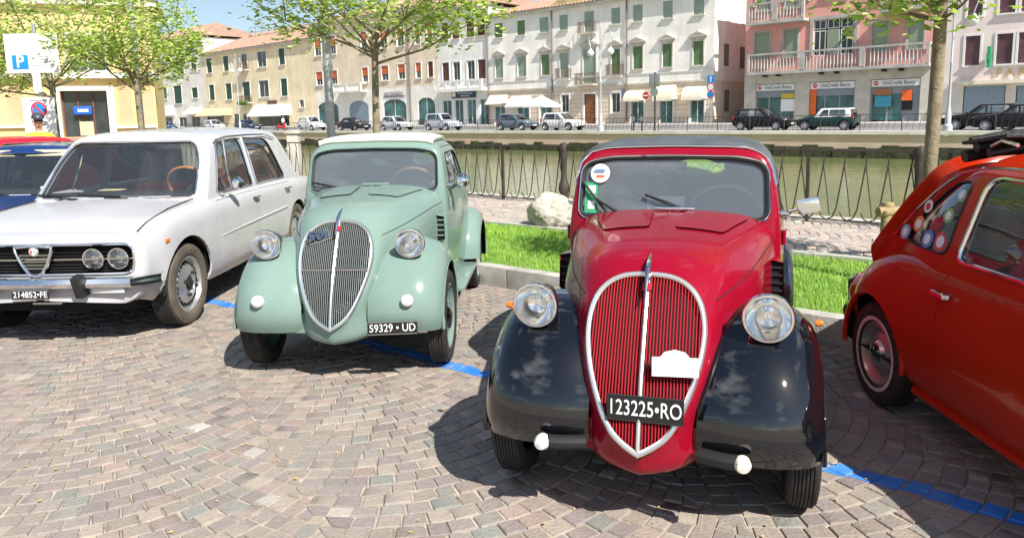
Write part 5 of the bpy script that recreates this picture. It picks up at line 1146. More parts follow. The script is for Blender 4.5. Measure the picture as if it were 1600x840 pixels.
# ---- white saloon
def saloon(label, pose, body, zs=1.0, full=True, seatm=SEATRED, group='vintage cars parked in a row'):
    root = thing('vintage_saloon', label, 'car', group=group); place_car(root, *pose)
    Z = lambda a: [(y, z * zs) for y, z in a]
    tub = [(.45, Z([(.60, .30), (.68, .35), (.72, .47), (.725, .59), (.712, .69), (.685, .742), (.61, .762), (.3, .772), (0, .775)])),
           (.33, Z([(.65, .26), (.725, .33), (.752, .48), (.752, .62), (.74, .735), (.706, .79), (.62, .805), (.3, .808), (0, .814)])),
           (0, Z([(.70, .25), (.757, .32), (.778, .50), (.776, .66), (.758, .79), (.718, .85), (.63, .862), (.3, .865), (0, .872)])),
           (-.42, Z([(.70, .24), (.76, .32), (.782, .50), (.78, .67), (.762, .81), (.72, .872), (.635, .89), (.3, .905), (0, .915)])),
           (-1.3, Z([(.70, .24), (.76, .32), (.784, .50), (.782, .68), (.764, .83), (.72, .888), (.63, .90), (.3, .90), (0, .90)])),
           (-2.2, Z([(.70, .24), (.758, .32), (.78, .50), (.778, .68), (.76, .83), (.72, .885), (.63, .90), (.3, .91), (0, .915)])),
           (-2.8, Z([(.68, .27), (.745, .35), (.765, .50), (.763, .68), (.745, .81), (.705, .862), (.62, .88), (.3, .90), (0, .905)])),
           (-3.25, Z([(.62, .34), (.69, .40), (.715, .52), (.715, .68), (.70, .78), (.665, .825), (.6, .84), (.3, .855), (0, .86)]))]
    arch = Z([(.715, .86), (.695, .96), (.648, 1.16), (.602, 1.30), (.545, 1.372), (.42, 1.405), (.2, 1.423), (0, 1.428)])
    a2 = Z([(.722, .86), (.702, .96), (.655, 1.16), (.61, 1.305), (.555, 1.38), (.43, 1.415), (.2, 1.432), (0, 1.437)])
    xf = lambda z: -.43 - max(-.1, z / zs - .9) * .86
    xr = lambda z: -2.78 + max(-.1, z / zs - .9) * .62
    mid = [(lambda z: xf(z) - .07, arch), (lambda z: min(-1.05, xf(z) - .2), a2), (-1.7, a2), (lambda z: max(-2.2, xr(z) + .2), a2), (lambda z: xr(z) + .07, arch)]
    ws = rpoly(Z([(-.625, .915), (.625, .915), (.575, 1.20), (.50, 1.335), (-.50, 1.335), (-.575, 1.20)]), [.05, .05, .2, .06, .06, .2])
    rw = rpoly(Z([(-.57, .97), (.57, .97), (.49, 1.315), (-.49, 1.315)]), .06)
    s1 = rpoly(Z([(-1.42, .915), (-.66, .915), (-.935, 1.325), (-1.42, 1.345)]), [.015, .02, .05, .02])
    s2 = rpoly(Z([(-2.30, .915), (-1.52, .915), (-1.52, 1.345), (-2.08, 1.325)]), [.05, .015, .02, .09])
    d1 = rpoly(Z([(-1.46, .335), (-.56, .335), (-.52, .62), (-.56, .862), (-1.46, .872)]), .02)
    d2 = rpoly(Z([(-2.06, .335), (-1.485, .335), (-1.485, .872), (-2.33, .862), (-2.30, .72)]), .02)
    grz = rpoly(Z([(-.655, .505), (.655, .505), (.655, .708), (-.655, .708)]), [.07, .07, .07, .07])
    P = shell_car(root, dict(body=body, tub=tub, front=.10, rear=.12, zc=.33 * zs, bow=(.035, .05), res=(81, 90) if full else (53, 56), arches=[(0, .315, .352), (-2.51, .315, .335)], front_cuts={'grille': grz} if full else {}, arch=arch, xf=xf, mid=mid, xr=xr, ghz=.86 * zs, ws=ws, rw=rw, sides=[s1, s2], cockpit=(-2.62, -.50, .64), doors=[d1, d2], chromews=True, chromesides=True, wy=.655, uw=1.15))
    for sg in (1, -1):
        for x in (0, -2.51): wheel(root, (x, sg * .675, .305), sg, .305, .165, .20, mat('silver_wheel', (.55, .55, .55), .3, .8) , style='slots' , wall=RUBBERL, treads=5)
        MB().tube([(-1.47, sg * .705, .92 * zs), (-1.47, sg * .612, 1.345 * zs)], .016, 6).obj('door_pillar_trim', body, root)
        v = MB().tube([(-.98, sg * .70, .925 * zs), (-1.03, sg * .652, 1.12 * zs), (-1.08, sg * .612, 1.33 * zs)], .007, 6).obj('vent_window_frame', CHROME, root)
        MB().tube([(x, sg * y, z * zs + .008) for x, y, z in ((.44, .63, .762), (.33, .632, .803), (.2, .636, .832), (0, .634, .864), (-.2, .634, .879), (-.40, .635, .891))], .0045, 5).obj('bonnet_seam', SEAL, root)
        MB().tube([(x, sg * y, z * zs) for x, y, z in ((-.90, .612, 1.335), (-1.15, .612, 1.362), (-1.6, .614, 1.366), (-2.05, .612, 1.36), (-2.3, .625, 1.31))], .008, 6).obj('rain_gutter', CHROME, root)
        MB().tube([(-.75, sg * .717, 1.0 * zs + .0), (-.98, sg * .66, 1.37 * zs), (-2.1, sg * .64, 1.385 * zs), (-2.45, sg * .70, .98 * zs)], .008, 6).obj('rain_gutter', CHROME, root) if False else None
        crease = MB().tube([(-.55, sg * .778, .575 * zs), (-1.3, sg * .784, .60 * zs), (-2.15, sg * .781, .62 * zs)], .010, 6, flat=.8).obj('side_crease', body, root)
        for x in (-1.36, -2.22): MB().tube([(x + .09, sg * .772, .80 * zs), (x + .07, sg * .795, .80 * zs), (x - .02, sg * .795, .805 * zs), (x - .04, sg * .77, .805 * zs)], .009, 8, flat=1.3).obj('handle', CHROME, root)
    P['roofline'] = None
    # inside
    MB().box((-1.6, 0, .34), (2.2, 1.3, .05)).obj('cabin_floor', DARK, root)
    MB().tube([(-.62, -.66, .86 * zs), (-.62, 0, .88 * zs), (-.62, .66, .86 * zs)], .075, 10).obj('dashboard', BLACK, root)
    for sg in (1, -1): seat(root, -1.45, sg * .33, .52, seatm, z0=.42, h=.52)
    seat(root, -2.2, 0, 1.2, seatm, z0=.45, h=.46, name='rear_seat'); MB().box((-2.62, 0, .89 * zs), (.3, 1.2, .02)).obj('parcel_shelf', BLACK, root)
    steering(root, (-.98, .35, .95 * zs), .195, WOODRIM, .6)
    MB().box((-.93, 0, 1.27 * zs), (.02, .2, .06)).obj('interior_mirror', BLACK, root, bev=.012)
    for py_, tx in ((-.30, -.55), (.12, -.16)):
        z1 = .93 * zs; f = lambda y, z: (xf(z) + .055 * (1 - (y / .6) ** 2) + .012, y, z)
        wiper(root, f(py_, .905 * zs), f(py_ - .2, .925 * zs), f(py_ - .06, z1 - .005), f(py_ - .42, z1 + .012))
    return root, P
WHITE = paint('white_enamel', (.44, .44, .455), rough=.25)
gi, P = saloon('white four-door vintage saloon with a shield in its black grille', (-3.164, 5.41, R_(2)), WHITE)
pc, lp = P['extra']['grille']; pc.free()
xfr = lambda y: .45 + .10 + .035 * (1 - (y / .7) ** 2)
g = MB().grid(np.array([[(xfr(y) - .06, y, z) for y in np.linspace(-.665, .665, 9)] for z in (.49, .73)])); gr = g.obj('grille', DARK, gi)
strip(lp, .009, 'grille_surround', CHROME, gr, 110)
b = MB()
for k in range(9):
    z = .522 + k * .021; b.tube([(xfr(y) - .035, y, z) for y in np.linspace(-.65, .65, 9)], .0045, 4, flat=.6)
tag(b.obj('grille_bars', mat('dark_bar', (.06, .06, .065), .35, .6), gr), kind='stuff')
MB().tube([(xfr(y) - .02, y, .605) for y in np.linspace(-.65, .65, 9)], .006, 6).obj('bright_bar', CHROME, gr)
sh = [(y, z - .048) for y, z in [(-.125, .742), (-.12, .71), (-.085, .62), (-.045, .565), (0, .545), (.045, .565), (.085, .62), (.12, .71), (.125, .742), (0, .752)]]
S = MB().prism([(xfr(y) - .03, y, z) for y, z in sh], (.012, 0, 0)).obj('shield', DARK, gr)
MB().tube(resample([(xfr(y) + .005, y, z) for y, z in sh], 50), .011, 8, closed=True).obj('shield_frame', CHROME, S)
for k in range(5):
    z = .552 + k * .022; hwid = np.interp(z, [.497, .572, .662, .697], [.0, .08, .112, .115]); MB().tube([(xfr(0), -hwid, z), (xfr(0) + .004, 0, z), (xfr(0), hwid, z)], .004, 6).obj('shield_bar', CHROME, S)
bd = MB().lathe([(.034, 0), (.034, .008), (.026, .012), (0, .012)], (xfr(0) + .002, .005, .667), (1, 0, 0), 28).obj('emblem_ring', CHROME, S)
MB().lathe([(.024, .012), (.024, .014), (0, .014)], (xfr(0) + .003, .005, .667), (1, 0, 0), 24).obj('emblem_field', WHITEPAP, bd)
MB().box((xfr(0) + .019, -.006, .667), (.003, .006, .036)).obj('emblem_cross', REDM, bd); MB().box((xfr(0) + .0192, -.006, .667), (.003, .02, .006)).obj('emblem_cross', REDM, bd)
MB().tube([(xfr(0) + .018, .014 + .004 * math.sin(t * 5), .654 + .024 * t) for t in np.linspace(0, 1, 6)], .003, 5).obj('emblem_serpent', mat('green_print2', (.04, .25, .15), .4), bd)
for sg in (1, -1):
    for y, r in ((.548, .070), (.383, .070)):
        headlamp(gi, (xfr(y) - .02, sg * y, .606), r, bullet=False, depth=.4)
# bumper, overriders, plate, indicators
B = []
for y in np.linspace(-.79, .79, 25):
    x = .605 + .03 * (1 - (y / .75) ** 2) - max(0, abs(y) - .66) * 1.1; B.append([(x - .03, y, .49), (x + .012, y, .485), (x + .022, y, .455), (x + .012, y, .425), (x - .03, y, .42)])
bp = bmobj(solid(orient(grid_bm(np.array(B)), (0, 0, .5)), .004, 0), 'front_bumper', CHROME, gi)
for sg in (1, -1):
    MB().add([(x_ - .15, y_, z_ - .03) for x_, y_, z_ in [(.77, sg * .32 - .028, .55), (.77, sg * .32 + .028, .55), (.845, sg * .32 + .03, .53), (.845, sg * .32 - .03, .53), (.72, sg * .32 - .03, .40), (.72, sg * .32 + .03, .40), (.80, sg * .32 + .028, .385), (.80, sg * .32 - .028, .385)]], [(0, 1, 2, 3), (4, 7, 6, 5), (0, 3, 7, 4), (1, 5, 6, 2), (2, 6, 7, 3), (0, 4, 5, 1)]).obj('overrider', BLACK, bp, bev=.012)
    MB().box((.595, sg * .49, .402), (.03, .22, .035)).obj('front_indicator', mat('frosted_lens', (.7, .7, .68), .3, coat=.4), bp, bev=.008)
    MB().box((.29, sg * .757, .68), (.05, .016, .026)).obj('side_repeater', AMBER, gi, bev=.006)
plate(gi, (.655, -.005, .388), .25, .06, '214852•FE', nrm=(1, 0, 0), size=.056)
MB().box((.548, 0, .40), (.02, .5, .05)).obj('air_slot', DARK, gi); MB().box((.55, .05, .31), (.06, .2, .012)).obj('towing_lip', STEEL, gi)
exterior_mirror(gi, (-.72, .725, .905), (-.78, .84, .985), 'round', CHROME)
MB().box((-.76, -.22, .945), (.1, .19, .004)).obj('paper', mat('old_paper', (.7, .6, .35), .7), gi)
MB().box((.04 - .46, 0, .918), (.05, .9, .006)).obj('scuttle_grille', WHITE, gi, bev=.002)

BLUE = paint('dark_blue_enamel', (.012, .035, .13)); RED2 = paint('bright_red_enamel', (.55, .015, .035))
bl, P2 = saloon('dark blue low vintage car with chrome-framed windscreen beside the white saloon', (-5.02, 6.75, R_(3)), BLUE, zs=.905, full=False, seatm=SEATGREY)
MB().box((-.66, .30, .845), (.006, .13, .085), M=Matrix.Rotation(-.6, 3, 'Y')).obj('entry_card', WHITEPAP, bl, smooth=False)
for sg in (1, -1): MB().box((-.78, sg * .27, 1.21), (.02, .42, .08), M=Matrix.Rotation(-.7, 3, 'Y')).obj('sun_visor', mat('cream_visor', (.6, .52, .30), .7), bl, bev=.008)
r2, P3 = saloon('bright red vintage car standing behind the dark blue one', (-6.0, 10.2, R_(-66)), RED2, zs=.93, full=False, seatm=SEATGREY)

# ---- small red-orange rear-engined car
def cinquecento():
    OR = paint('orange_red_enamel', (.45, .024, .006), rough=.2)
    root = thing('vintage_microcar', 'small orange-red vintage car with folded black soft top, cut off by the picture edge', 'car', group='vintage cars parked in a row'); place_car(root, 2.46, 1.78, 0)
    tub = [(.42, [(.44, .30), (.50, .34), (.53, .44), (.53, .55), (.51, .64), (.47, .69), (.4, .715), (.2, .735), (0, .74)]),
           (.2, [(.50, .22), (.57, .28), (.605, .42), (.605, .56), (.585, .68), (.545, .745), (.46, .775), (.24, .80), (0, .805)]),
           (-.25, [(.56, .18), (.615, .25), (.645, .40), (.648, .56), (.63, .70), (.59, .785), (.51, .82), (.26, .85), (0, .86)]),
           (-.8, [(.56, .17), (.615, .24), (.652, .38), (.658, .54), (.642, .70), (.612, .785), (.56, .825), (.3, .83), (0, .83)]),
           (-1.35, [(.56, .17), (.615, .24), (.652, .38), (.66, .54), (.648, .70), (.615, .785), (.56, .825), (.3, .83), (0, .83)]),
           (-1.75, [(.56, .22), (.63, .28), (.667, .40), (.673, .54), (.652, .67), (.61, .765), (.55, .812), (.3, .84), (0, .85)]),
           (-2.06, [(.50, .28), (.59, .33), (.632, .43), (.634, .53), (.60, .62), (.545, .685), (.47, .725), (.25, .765), (0, .78)]),
           (-2.27, [(.40, .33), (.50, .36), (.535, .43), (.53, .49), (.495, .545), (.445, .585), (.375, .62), (.2, .65), (0, .66)])]
    arch = [(.60, .79), (.585, .87), (.55, 1.02), (.505, 1.16), (.455, 1.238), (.36, 1.285), (.19, 1.31), (0, 1.316)]
    am = [(.612, .79), (.598, .87), (.562, 1.02), (.518, 1.165), (.468, 1.248), (.37, 1.297), (.19, 1.32), (0, 1.326)]
    ar = [(.565, .70), (.55, .82), (.52, .96), (.478, 1.09), (.435, 1.17), (.34, 1.222), (.17, 1.245), (0, 1.25)]
    xf = lambda z: -.33 - max(-.1, z - .86) * .62
    xr = lambda z: -2.0 + max(-.12, z - .82) * .80
    mid = [(lambda z: xf(z) - .06, arch), (-.85, am), (-1.2, am), (lambda z: max(-1.55, xr(z) + .30), [(a * .3 + b * .7, z * .3 + c_ * .7) for (a, z), (b, c_) in zip(ar, am)]), (lambda z: xr(z) + .08, ar)]
    ws = rpoly([(-.50, .88), (.50, .88), (.42, 1.235), (-.42, 1.235)], .06); rw = rpoly([(-.40, .93), (.40, .93), (.34, 1.13), (-.34, 1.13)], .06)
    s1 = rpoly([(-1.235, .862), (-.58, .862), (-.72, 1.20), (-1.20, 1.215)], [.04, .02, .05, .07])
    s2 = rpoly([(-1.745, .868), (-1.325, .868), (-1.30, 1.19), (-1.49, 1.165), (-1.62, 1.05)], [.05, .05, .05, .10, .12])
    d1 = rpoly([(-1.275, .245), (-.44, .245), (-.40, .80), (-1.285, .80)], .02)
    P = shell_car(root, dict(body=OR, tub=tub, front=.10, rear=.10, zc=.30, bow=(.05, .05), arches=[(0, .27, .30), (-1.84, .285, .292)], arch=arch, xf=xf, mid=mid, xr=xr, ghz=.79, ws=ws, rw=rw, sides=[s1, s2], cockpit=(-1.85, -.42, .54), doors=[d1], chromesides=False, chromews=True, wy=.55, uw=.9, uz=.24, ghbow=.04))
    silver = mat('silver_rim', (.42, .42, .41), .35, .7)
    for sg in (1, -1):
        for x in (0, -1.84): wheel(root, (x, sg * .565, .262), sg, .262, .125, .155, silver, treads=4, white=True)
        MB().tube([(-1.20, sg * .655, .715), (-1.20, sg * .675, .717), (-1.345 + .06, sg * .676, .72), (-1.30, sg * .652, .72)], .009, 8, flat=1.4).obj('handle', CHROME, root)
        G_ = [(-.5, sg * .55, 1.0), (-.66, sg * .49, 1.225), (-.95, sg * .497, 1.255), (-1.2, sg * .495, 1.25), (-1.45, sg * .475, 1.20), (-1.66, sg * .50, 1.06), (-1.86, sg * .53, .87)]
        MB().tube([Vector(p) + Vector((0, sg * .012, .0)) for p in spl(np.array(G_[1:]), 24)], .006, 6).obj('rain_gutter', CHROME, root)
        lipc = [(-1.84 + .297 * math.cos(a), sg * .672, .285 + .297 * math.sin(a)) for a in np.linspace(-.1, math.pi + .15, 22)]
        MB().tube([Vector(p) - Vector((0, sg * .03, 0)) for p in lipc], .014, 8).obj('wheel_arch_lip', OR, root)
        MB().tube([(-.35, sg * .60, .20), (-1.5, sg * .60, .20)], .02, 8).obj('sill', OR, root)
        f = MB().tube([(-1.20, sg * .605, .87), (-1.17, sg * .55, 1.04), (-1.15, sg * .52, 1.2)], .004, 6)
        MB().tube(resample([(x, sg * (float(np.interp(z, [.86, 1.02, 1.165, 1.25], [.605, .567, .522, .47]))), z) for x, z in s1], 60), .010, 6, closed=True).obj('window_frame', CHROME, root)
        MB().tube([(-.80, sg * .604, .865), (-.86, sg * .525, 1.2)], .007, 6).obj('vent_window_frame', CHROME, root)
    # rear bumper with overriders
    Bk = []
    for y in np.linspace(-.62, .62, 21):
        x = -2.37 - .05 * (1 - (y / .6) ** 2) + max(0, abs(y) - .48) * 1.2; Bk.append([(x + .02, y, .43), (x - .012, y, .42), (x - .02, y, .39), (x - .012, y, .36), (x + .02, y, .35)])
    bp_ = bmobj(solid(orient(grid_bm(np.array(Bk)), (-1, 0, .4)), .004, 0), 'rear_bumper', CHROME, root)
    for sg in (1, -1): MB().tube([(-2.34, sg * .46, .34), (-2.46, sg * .46, .36), (-2.47, sg * .46, .50), (-2.38, sg * .46, .54)], .022, 8).obj('overrider', CHROME, bp_)
    # folded soft top
    sm = mat('black_soft_top', (.014, .014, .015), .55, var=.3, vscale=10, bump=.3, bscale=90); st_ = MB()
    for k, (x, z, r) in enumerate(((-1.50, 1.30, .035), (-1.42, 1.345, .03), (-1.33, 1.325, .026), (-1.46, 1.37, .022))):
        st_.tube([(x, -.44, z - .02), (x + .02, -.3, z + .008), (x, 0, z + .02), (x + .02, .3, z + .008), (x, .44, z - .02)], r, 10, flat=.8)
    so_ = st_.obj('folded_soft_top', sm, root)
    MB().box((-1.36, 0, 1.36), (.30, .90, .016), M=Matrix.Rotation(-.14, 3, 'Y')).obj('top_flap', sm, so_, bev=.006)
    MB().tube([(-1.30, -.45, 1.335), (-1.22, -.46, 1.36), (-1.14, -.45, 1.345)], .008, 6).obj('top_hinge', CHROME, so_)
    # inside
    MB().box((-1.1, 0, .24), (1.6, 1.0, .04)).obj('cabin_floor', DARK, root)
    for sg in (1, -1): seat(root, -1.05, sg * .26, .44, mat('black_vinyl', (.02, .02, .022), .4), z0=.42, h=.45)
    MB().box((-1.75, 0, .72), (.3, 1.0, .22)).obj('rear_shelf', mat('black_vinyl', (.02, .02, .022), .4), root, bev=.04)
    MB().box((-1.45, -.30, .84), (.22, .40, .08), M=Matrix.Rotation(.2, 3, 'Y')).obj('white_bag', WHITEPAP, root, bev=.02)
    steering(root, (-.72, .26, .86), .19, BLACK, .6)
    # window stickers
    cols = [(.25, .4, .6), (.75, .25, .06), (.10, .25, .5), (.6, .1, .08), (.8, .8, .78), (.2, .45, .15), (.7, .7, .7)]
    for k, (x, z, r) in enumerate(((-1.69, .915, .036), (-1.60, .965, .038), (-1.50, .91, .042), (-1.40, .915, .046), (-1.57, 1.05, .03), (-1.40, 1.03, .035), (-1.36, 1.12, .028))):
        y = float(np.interp(z, [.86, 1.02, 1.165, 1.25], [.597, .558, .512, .46])); d = MB().lathe([(r, 0), (r, .002), (0, .002)], (x, -y + .004, z), (0, -1, .28), 20).obj('window_sticker', mat('sticker_%d' % k, cols[k], .5), root)
        MB().lathe([(r * .6, .0025), (0, .0025)], (x, -y + .003, z), (0, -1, .28), 16).obj('sticker_mark', WHITEPAP if k != 4 else REDM, d)
    return root
five = cinquecento()
for sg in (1, -1):
    headlamp(five, (.50, sg * .395, .585), .078, bullet=False); MB().lathe([(.03, -.02), (.03, .01), (0, .02)], (.535, sg * .38, .44), (1, 0, 0), 16).obj('front_indicator', AMBER, five)
Bf = []
for y in np.linspace(-.58, .58, 19):
    x = .575 - .07 * (y / .6) ** 2; Bf.append([(x - .02, y, .40), (x + .012, y, .39), (x + .02, y, .36), (x + .012, y, .33), (x - .02, y, .32)])
bmobj(solid(orient(grid_bm(np.array(Bf)), (0, 0, .36)), .004, 0), 'front_bumper', CHROME, five)
for car_, zs_k in ((bl, .905), (r2, .93)):
    for sg in (1, -1): headlamp(car_, (.545, sg * .52, .60 * zs_k), .07, bullet=False)
    MB().box((.572, 0, .60 * zs_k), (.03, .76, .13)).obj('grille', BLACK, car_, bev=.01); MB().tube([(.50, -.74, .44), (.60, -.6, .44), (.625, 0, .44), (.60, .6, .44), (.50, .74, .44)], .03, 8).obj('front_bumper', CHROME, car_)
hat = thing('straw_hat', 'brown felt hat behind the door window of the orange-red microcar', 'hat', (2.08, 3.06, .95)); 
MB().lathe([(.001, .115), (.05, .118), (.078, .10), (.088, .05), (.092, .0)], (0, 0, 0), (-.75, -.3, .55), 28).obj('crown', mat('brown_felt', (.22, .12, .06), .8, var=.12, vscale=15), hat)
MB().lathe([(.088, .004), (.16, -.008), (.165, -.004), (.088, .010)], (0, 0, 0), (-.75, -.3, .55), 32).obj('brim', mat('brown_felt', (.22, .12, .06), .8), hat)
MB().lathe([(.0925, .003), (.0905, .03), (.0935, .03), (.0955, .003)], (0, 0, 0), (-.75, -.3, .55), 28).obj('hat_band', mat('dark_band', (.06, .035, .02), .7), hat)
hat['label'] = 'brown felt hat behind the door window of the orange-red microcar'; hat.name = 'felt_hat'
# ------------------------------------------------------------------ trees
BARK = mat('young_bark', (.27, .22, .15), .9, col2=(.17, .14, .09), vscale=9, bump=.5, bscale=30)
def leafmat():
    m = bpy.data.materials.new('lime_leaf'); m.use_nodes = True; t = m.node_tree; b = t.nodes['Principled BSDF']; b.inputs['Roughness'].default_value = .45
    an = t.nodes.new('ShaderNodeAttribute'); an.attribute_name = 'tint'; t.links.new(an.outputs['Color'], b.inputs['Base Color'])
    tl = t.nodes.new('ShaderNodeBsdfTranslucent'); t.links.new(an.outputs['Color'], tl.inputs['Color']); ms = t.nodes.new('ShaderNodeMixShader'); ms.inputs[0].default_value = .5
    t.links.new(b.outputs[0], ms.inputs[1]); t.links.new(tl.outputs[0], ms.inputs[2]); t.links.new(ms.outputs[0], t.nodes['Material Output'].inputs['Surface']); return m
LEAF = leafmat()
def tree(name, label, loc, seed, trunk_h=2.05, r0=.062, top=5.2, rad=1.5, leaves=5200, lsize=.075, lean=0.0, skirt=None, limbs=9, low=0, low_a=0.0):
    rd = random.Random(seed); root = thing(name, label, 'tree', loc, group='young trees along the promenade')
    tp = [Vector((lean * t * .3 + .02 * math.sin(3 * t + seed), .02 * math.cos(2.3 * t + seed), trunk_h * 1.18 * t)) for t in np.linspace(0, 1, 9)]
    MB().tube(tp, [r0 * (1.45 if i == 0 else 1.12 - .25 * i / 8) for i in range(9)], 14).obj('trunk', BARK, root)
    br = MB(); tips = []
    def grow(p, d, ln, r, lv):
        n = 5; P = [p]; q = p.copy(); dd = d.copy()
        for k in range(n):
            dd = (dd + Vector((rd.uniform(-.16, .16), rd.uniform(-.16, .16), rd.uniform(-.03, .14)))).normalized(); q = q + dd * ln / n; P.append(q.copy())
        br.tube(P, [r * (1 - .62 * k / n) for k in range(n + 1)], 6 if lv < 2 else 4, caps=False)
        if lv >= 2:
            tips.extend(P[2:]); return
        for k in range(2 + rd.randint(1, 2) + (1 if lv == 0 else 0)):
            i = rd.randint(2, n); a = rd.uniform(0, 6.28); side = Vector((math.cos(a), math.sin(a), rd.uniform(-.1, .7))); grow(P[i], (dd * .7 + side * .75).normalized(), ln * rd.uniform(.45, .7), r * .42, lv + 1)
        tips.append(P[-1])
    for k in range(limbs):
        a = 2 * math.pi * k / limbs * 1.0 + rd.uniform(-.3, .3); z = trunk_h * rd.uniform(.97, 1.17); up_ = rd.uniform(.3, 1.3) if k % 3 else rd.uniform(.0, .25); d = Vector((math.cos(a), math.sin(a), up_)).normalized(); reach = rad / max(.35, math.hypot(d.x, d.y)) * rd.uniform(.6, .95)
        grow(Vector((tp[-1].x, tp[-1].y, z)), d, min(reach, (top - z) * .9), r0 * .42, 0)
    for k in range(low):
        a = low_a + (k - (low - 1) / 2) * .75; grow(Vector((tp[-1].x, tp[-1].y, trunk_h)), Vector((math.cos(a), math.sin(a), rd.uniform(.12, .3))).normalized(), rad * .34, r0 * .3, 1)
    br.obj('branches', BARK, root)
    V, F, C = [], [], []; T = [t for t in tips if t.z > (skirt or trunk_h - .1)]
    n_c = max(1, len(T))
    for k in range(leaves):
        c = T[rd.randrange(n_c)]; p = c + Vector((rd.gauss(0, .13), rd.gauss(0, .13), rd.gauss(-.07, .12)))
        if (p.x ** 2 + p.y ** 2) > (rad * 1.12) ** 2: continue
        s = lsize * rd.uniform(.55, 1.25); a = rd.uniform(0, 6.28); u = Vector((math.cos(a), math.sin(a), rd.uniform(-.7, .25))).normalized(); v = u.cross(Vector((rd.uniform(-.6, .6), rd.uniform(-.6, .6), 1))).normalized(); w_ = u.cross(v)
        o = len(V); V += [p, p + u * s * .35 + v * s * .42 + w_ * s * .08, p + u * s, p + u * s * .35 - v * s * .42 + w_ * s * .08, p + u * s * .45 - w_ * s * .06]
        F += [(o, o + 1, o + 4), (o + 1, o + 2, o + 4), (o + 2, o + 3, o + 4), (o + 3, o, o + 4)]
        g_ = rd.random(); base = (np.array((.46, .60, .11)) if g_ < .5 else np.array((.26, .42, .065)) if g_ < .75 else np.array((.72, .76, .36))) * rd.uniform(.8, 1.2); C += [base] * 5
    o = tinted('crown', V, F, C, LEAF, root); o.data.polygons.foreach_set('use_smooth', [False] * len(o.data.polygons))
    return root
tree('lime_tree', 'slender lime tree with open yellow-green crown rising behind the pale green coupe', W(-7.15, 6.2, .13), 4, rad=1.6, leaves=10500, lsize=.08, top=4.1, r0=.046, limbs=12, skirt=1.85)
tree('lime_tree', 'lime tree with pale bare trunk beside the orange-red car', W(-1.0, 6.15, .13), 12, trunk_h=1.98, rad=1.35, leaves=6500, lsize=.075, top=5.0, skirt=2.16, limbs=8, r0=.047, low=4, low_a=R_(200))
tree('lime_tree', 'leafy lime tree just right of the parking sign', (-9.75, 16.0, 0), 21, rad=1.8, leaves=6000, lsize=.095, top=4.9, r0=.06, limbs=11)
tree('lime_tree', 'leafy lime tree by the tall grey pole and ochre corner', (-6.75, 13.6, 0), 33, rad=1.3, leaves=6000, lsize=.085, top=4.7, r0=.05, limbs=10)
tree('lime_tree', 'lime tree at the left picture edge behind the parking sign board', (-13.0, 18.5, 0), 45, rad=1.8, leaves=4500, lsize=.11, top=6.0)

# ------------------------------------------------------------------ boulder, wooden guard, cabinet, pillar
bm = bmesh.new(); bmesh.ops.create_icosphere(bm, subdivisions=5, radius=1)
from mathutils import noise as mn
for v in bm.verts:
    p = v.co.copy(); k = 1 + .14 * mn.noise(p * 1.2) + .08 * mn.noise(p * 2.7) + .05 * mn.noise(p * 6) - .05 * abs(mn.noise(p * 11)); v.co = Vector((p.x * .29, p.y * .25, max(-.14, p.z * .25))) * k
bo = bmobj(bm, 'boulder', mat('white_boulder', (.50, .465, .40), .9, col2=(.33, .30, .25), vscale=5, bump=1.0, bscale=26)); bo.location = W(*SN(ground(862, 352, .15)), .30); tag(bo, 'rough whitish boulder on the promenade edge between green and red coupe', 'boulder')
WOODP = mat('round_timber', (.38, .28, .14), .8, col2=(.26, .19, .10), vscale=7, bump=.4, bscale=25)
wg = thing('timber_rail', 'round timber post and rail guarding the tree beside the orange-red car', 'rail', (3.35, 6.5, .13))
for x, y in ((0, 0), (1.5, .1)): MB().lathe([(.052, 0), (.052, .52), (.045, .535), (0, .54)], (x, y, 0), (0, 0, 1), 16).obj('post', WOODP, wg)
MB().tube([(-.10, -.03, .455), (.7, .04, .445), (1.6, .09, .45)], .046, 12).obj('rail', WOODP, wg)
cb_ = thing('utility_cabinet', 'white utility cabinet beside the railing behind the white saloon', 'cabinet', (-5.2, 16.2, 0)); MB().box((0, 0, .42), (.46, .3, .84)).obj('case', mat('cabinet_white', (.68, .68, .65), .6), cb_, bev=.01); MB().box((0, 0, .855), (.52, .36, .03)).obj('lid', MATS['cabinet_white'], cb_, bev=.008); MB().box((.15, -.154, .3), (.05, .008, .07)).obj('lock_plate', STEEL, cb_)
pl_ = thing('stone_pillar', 'squat pale stone pillar in the railing behind the white saloon', 'pillar', (-5.15, 17.6, 0)); MB().box((0, 0, .58), (.26, .26, 1.16)).obj('shaft', STONE, pl_, bev=.01); MB().box((0, 0, 1.2), (.34, .34, .08)).obj('cap', STONE, pl_, bev=.01)
rg2 = thing('side_railing', 'dark iron railing meeting the stone pillar behind the white saloon', 'railing', (-5.15, 17.6, 0))
for k in range(26): MB().tube([(-.25 - k * .16, k * .26, .06), (-.25 - k * .16, k * .26, 1.0)], .012, 5).obj('bar', IRON, rg2)
MB().tube([(-.2, 0, 1.0), (-4.4, 6.7, 1.0)], .022, 6).obj('rail', IRON, rg2); MB().tube([(-.2, 0, .1), (-4.4, 6.7, .1)], .016, 6).obj('rail', IRON, rg2)

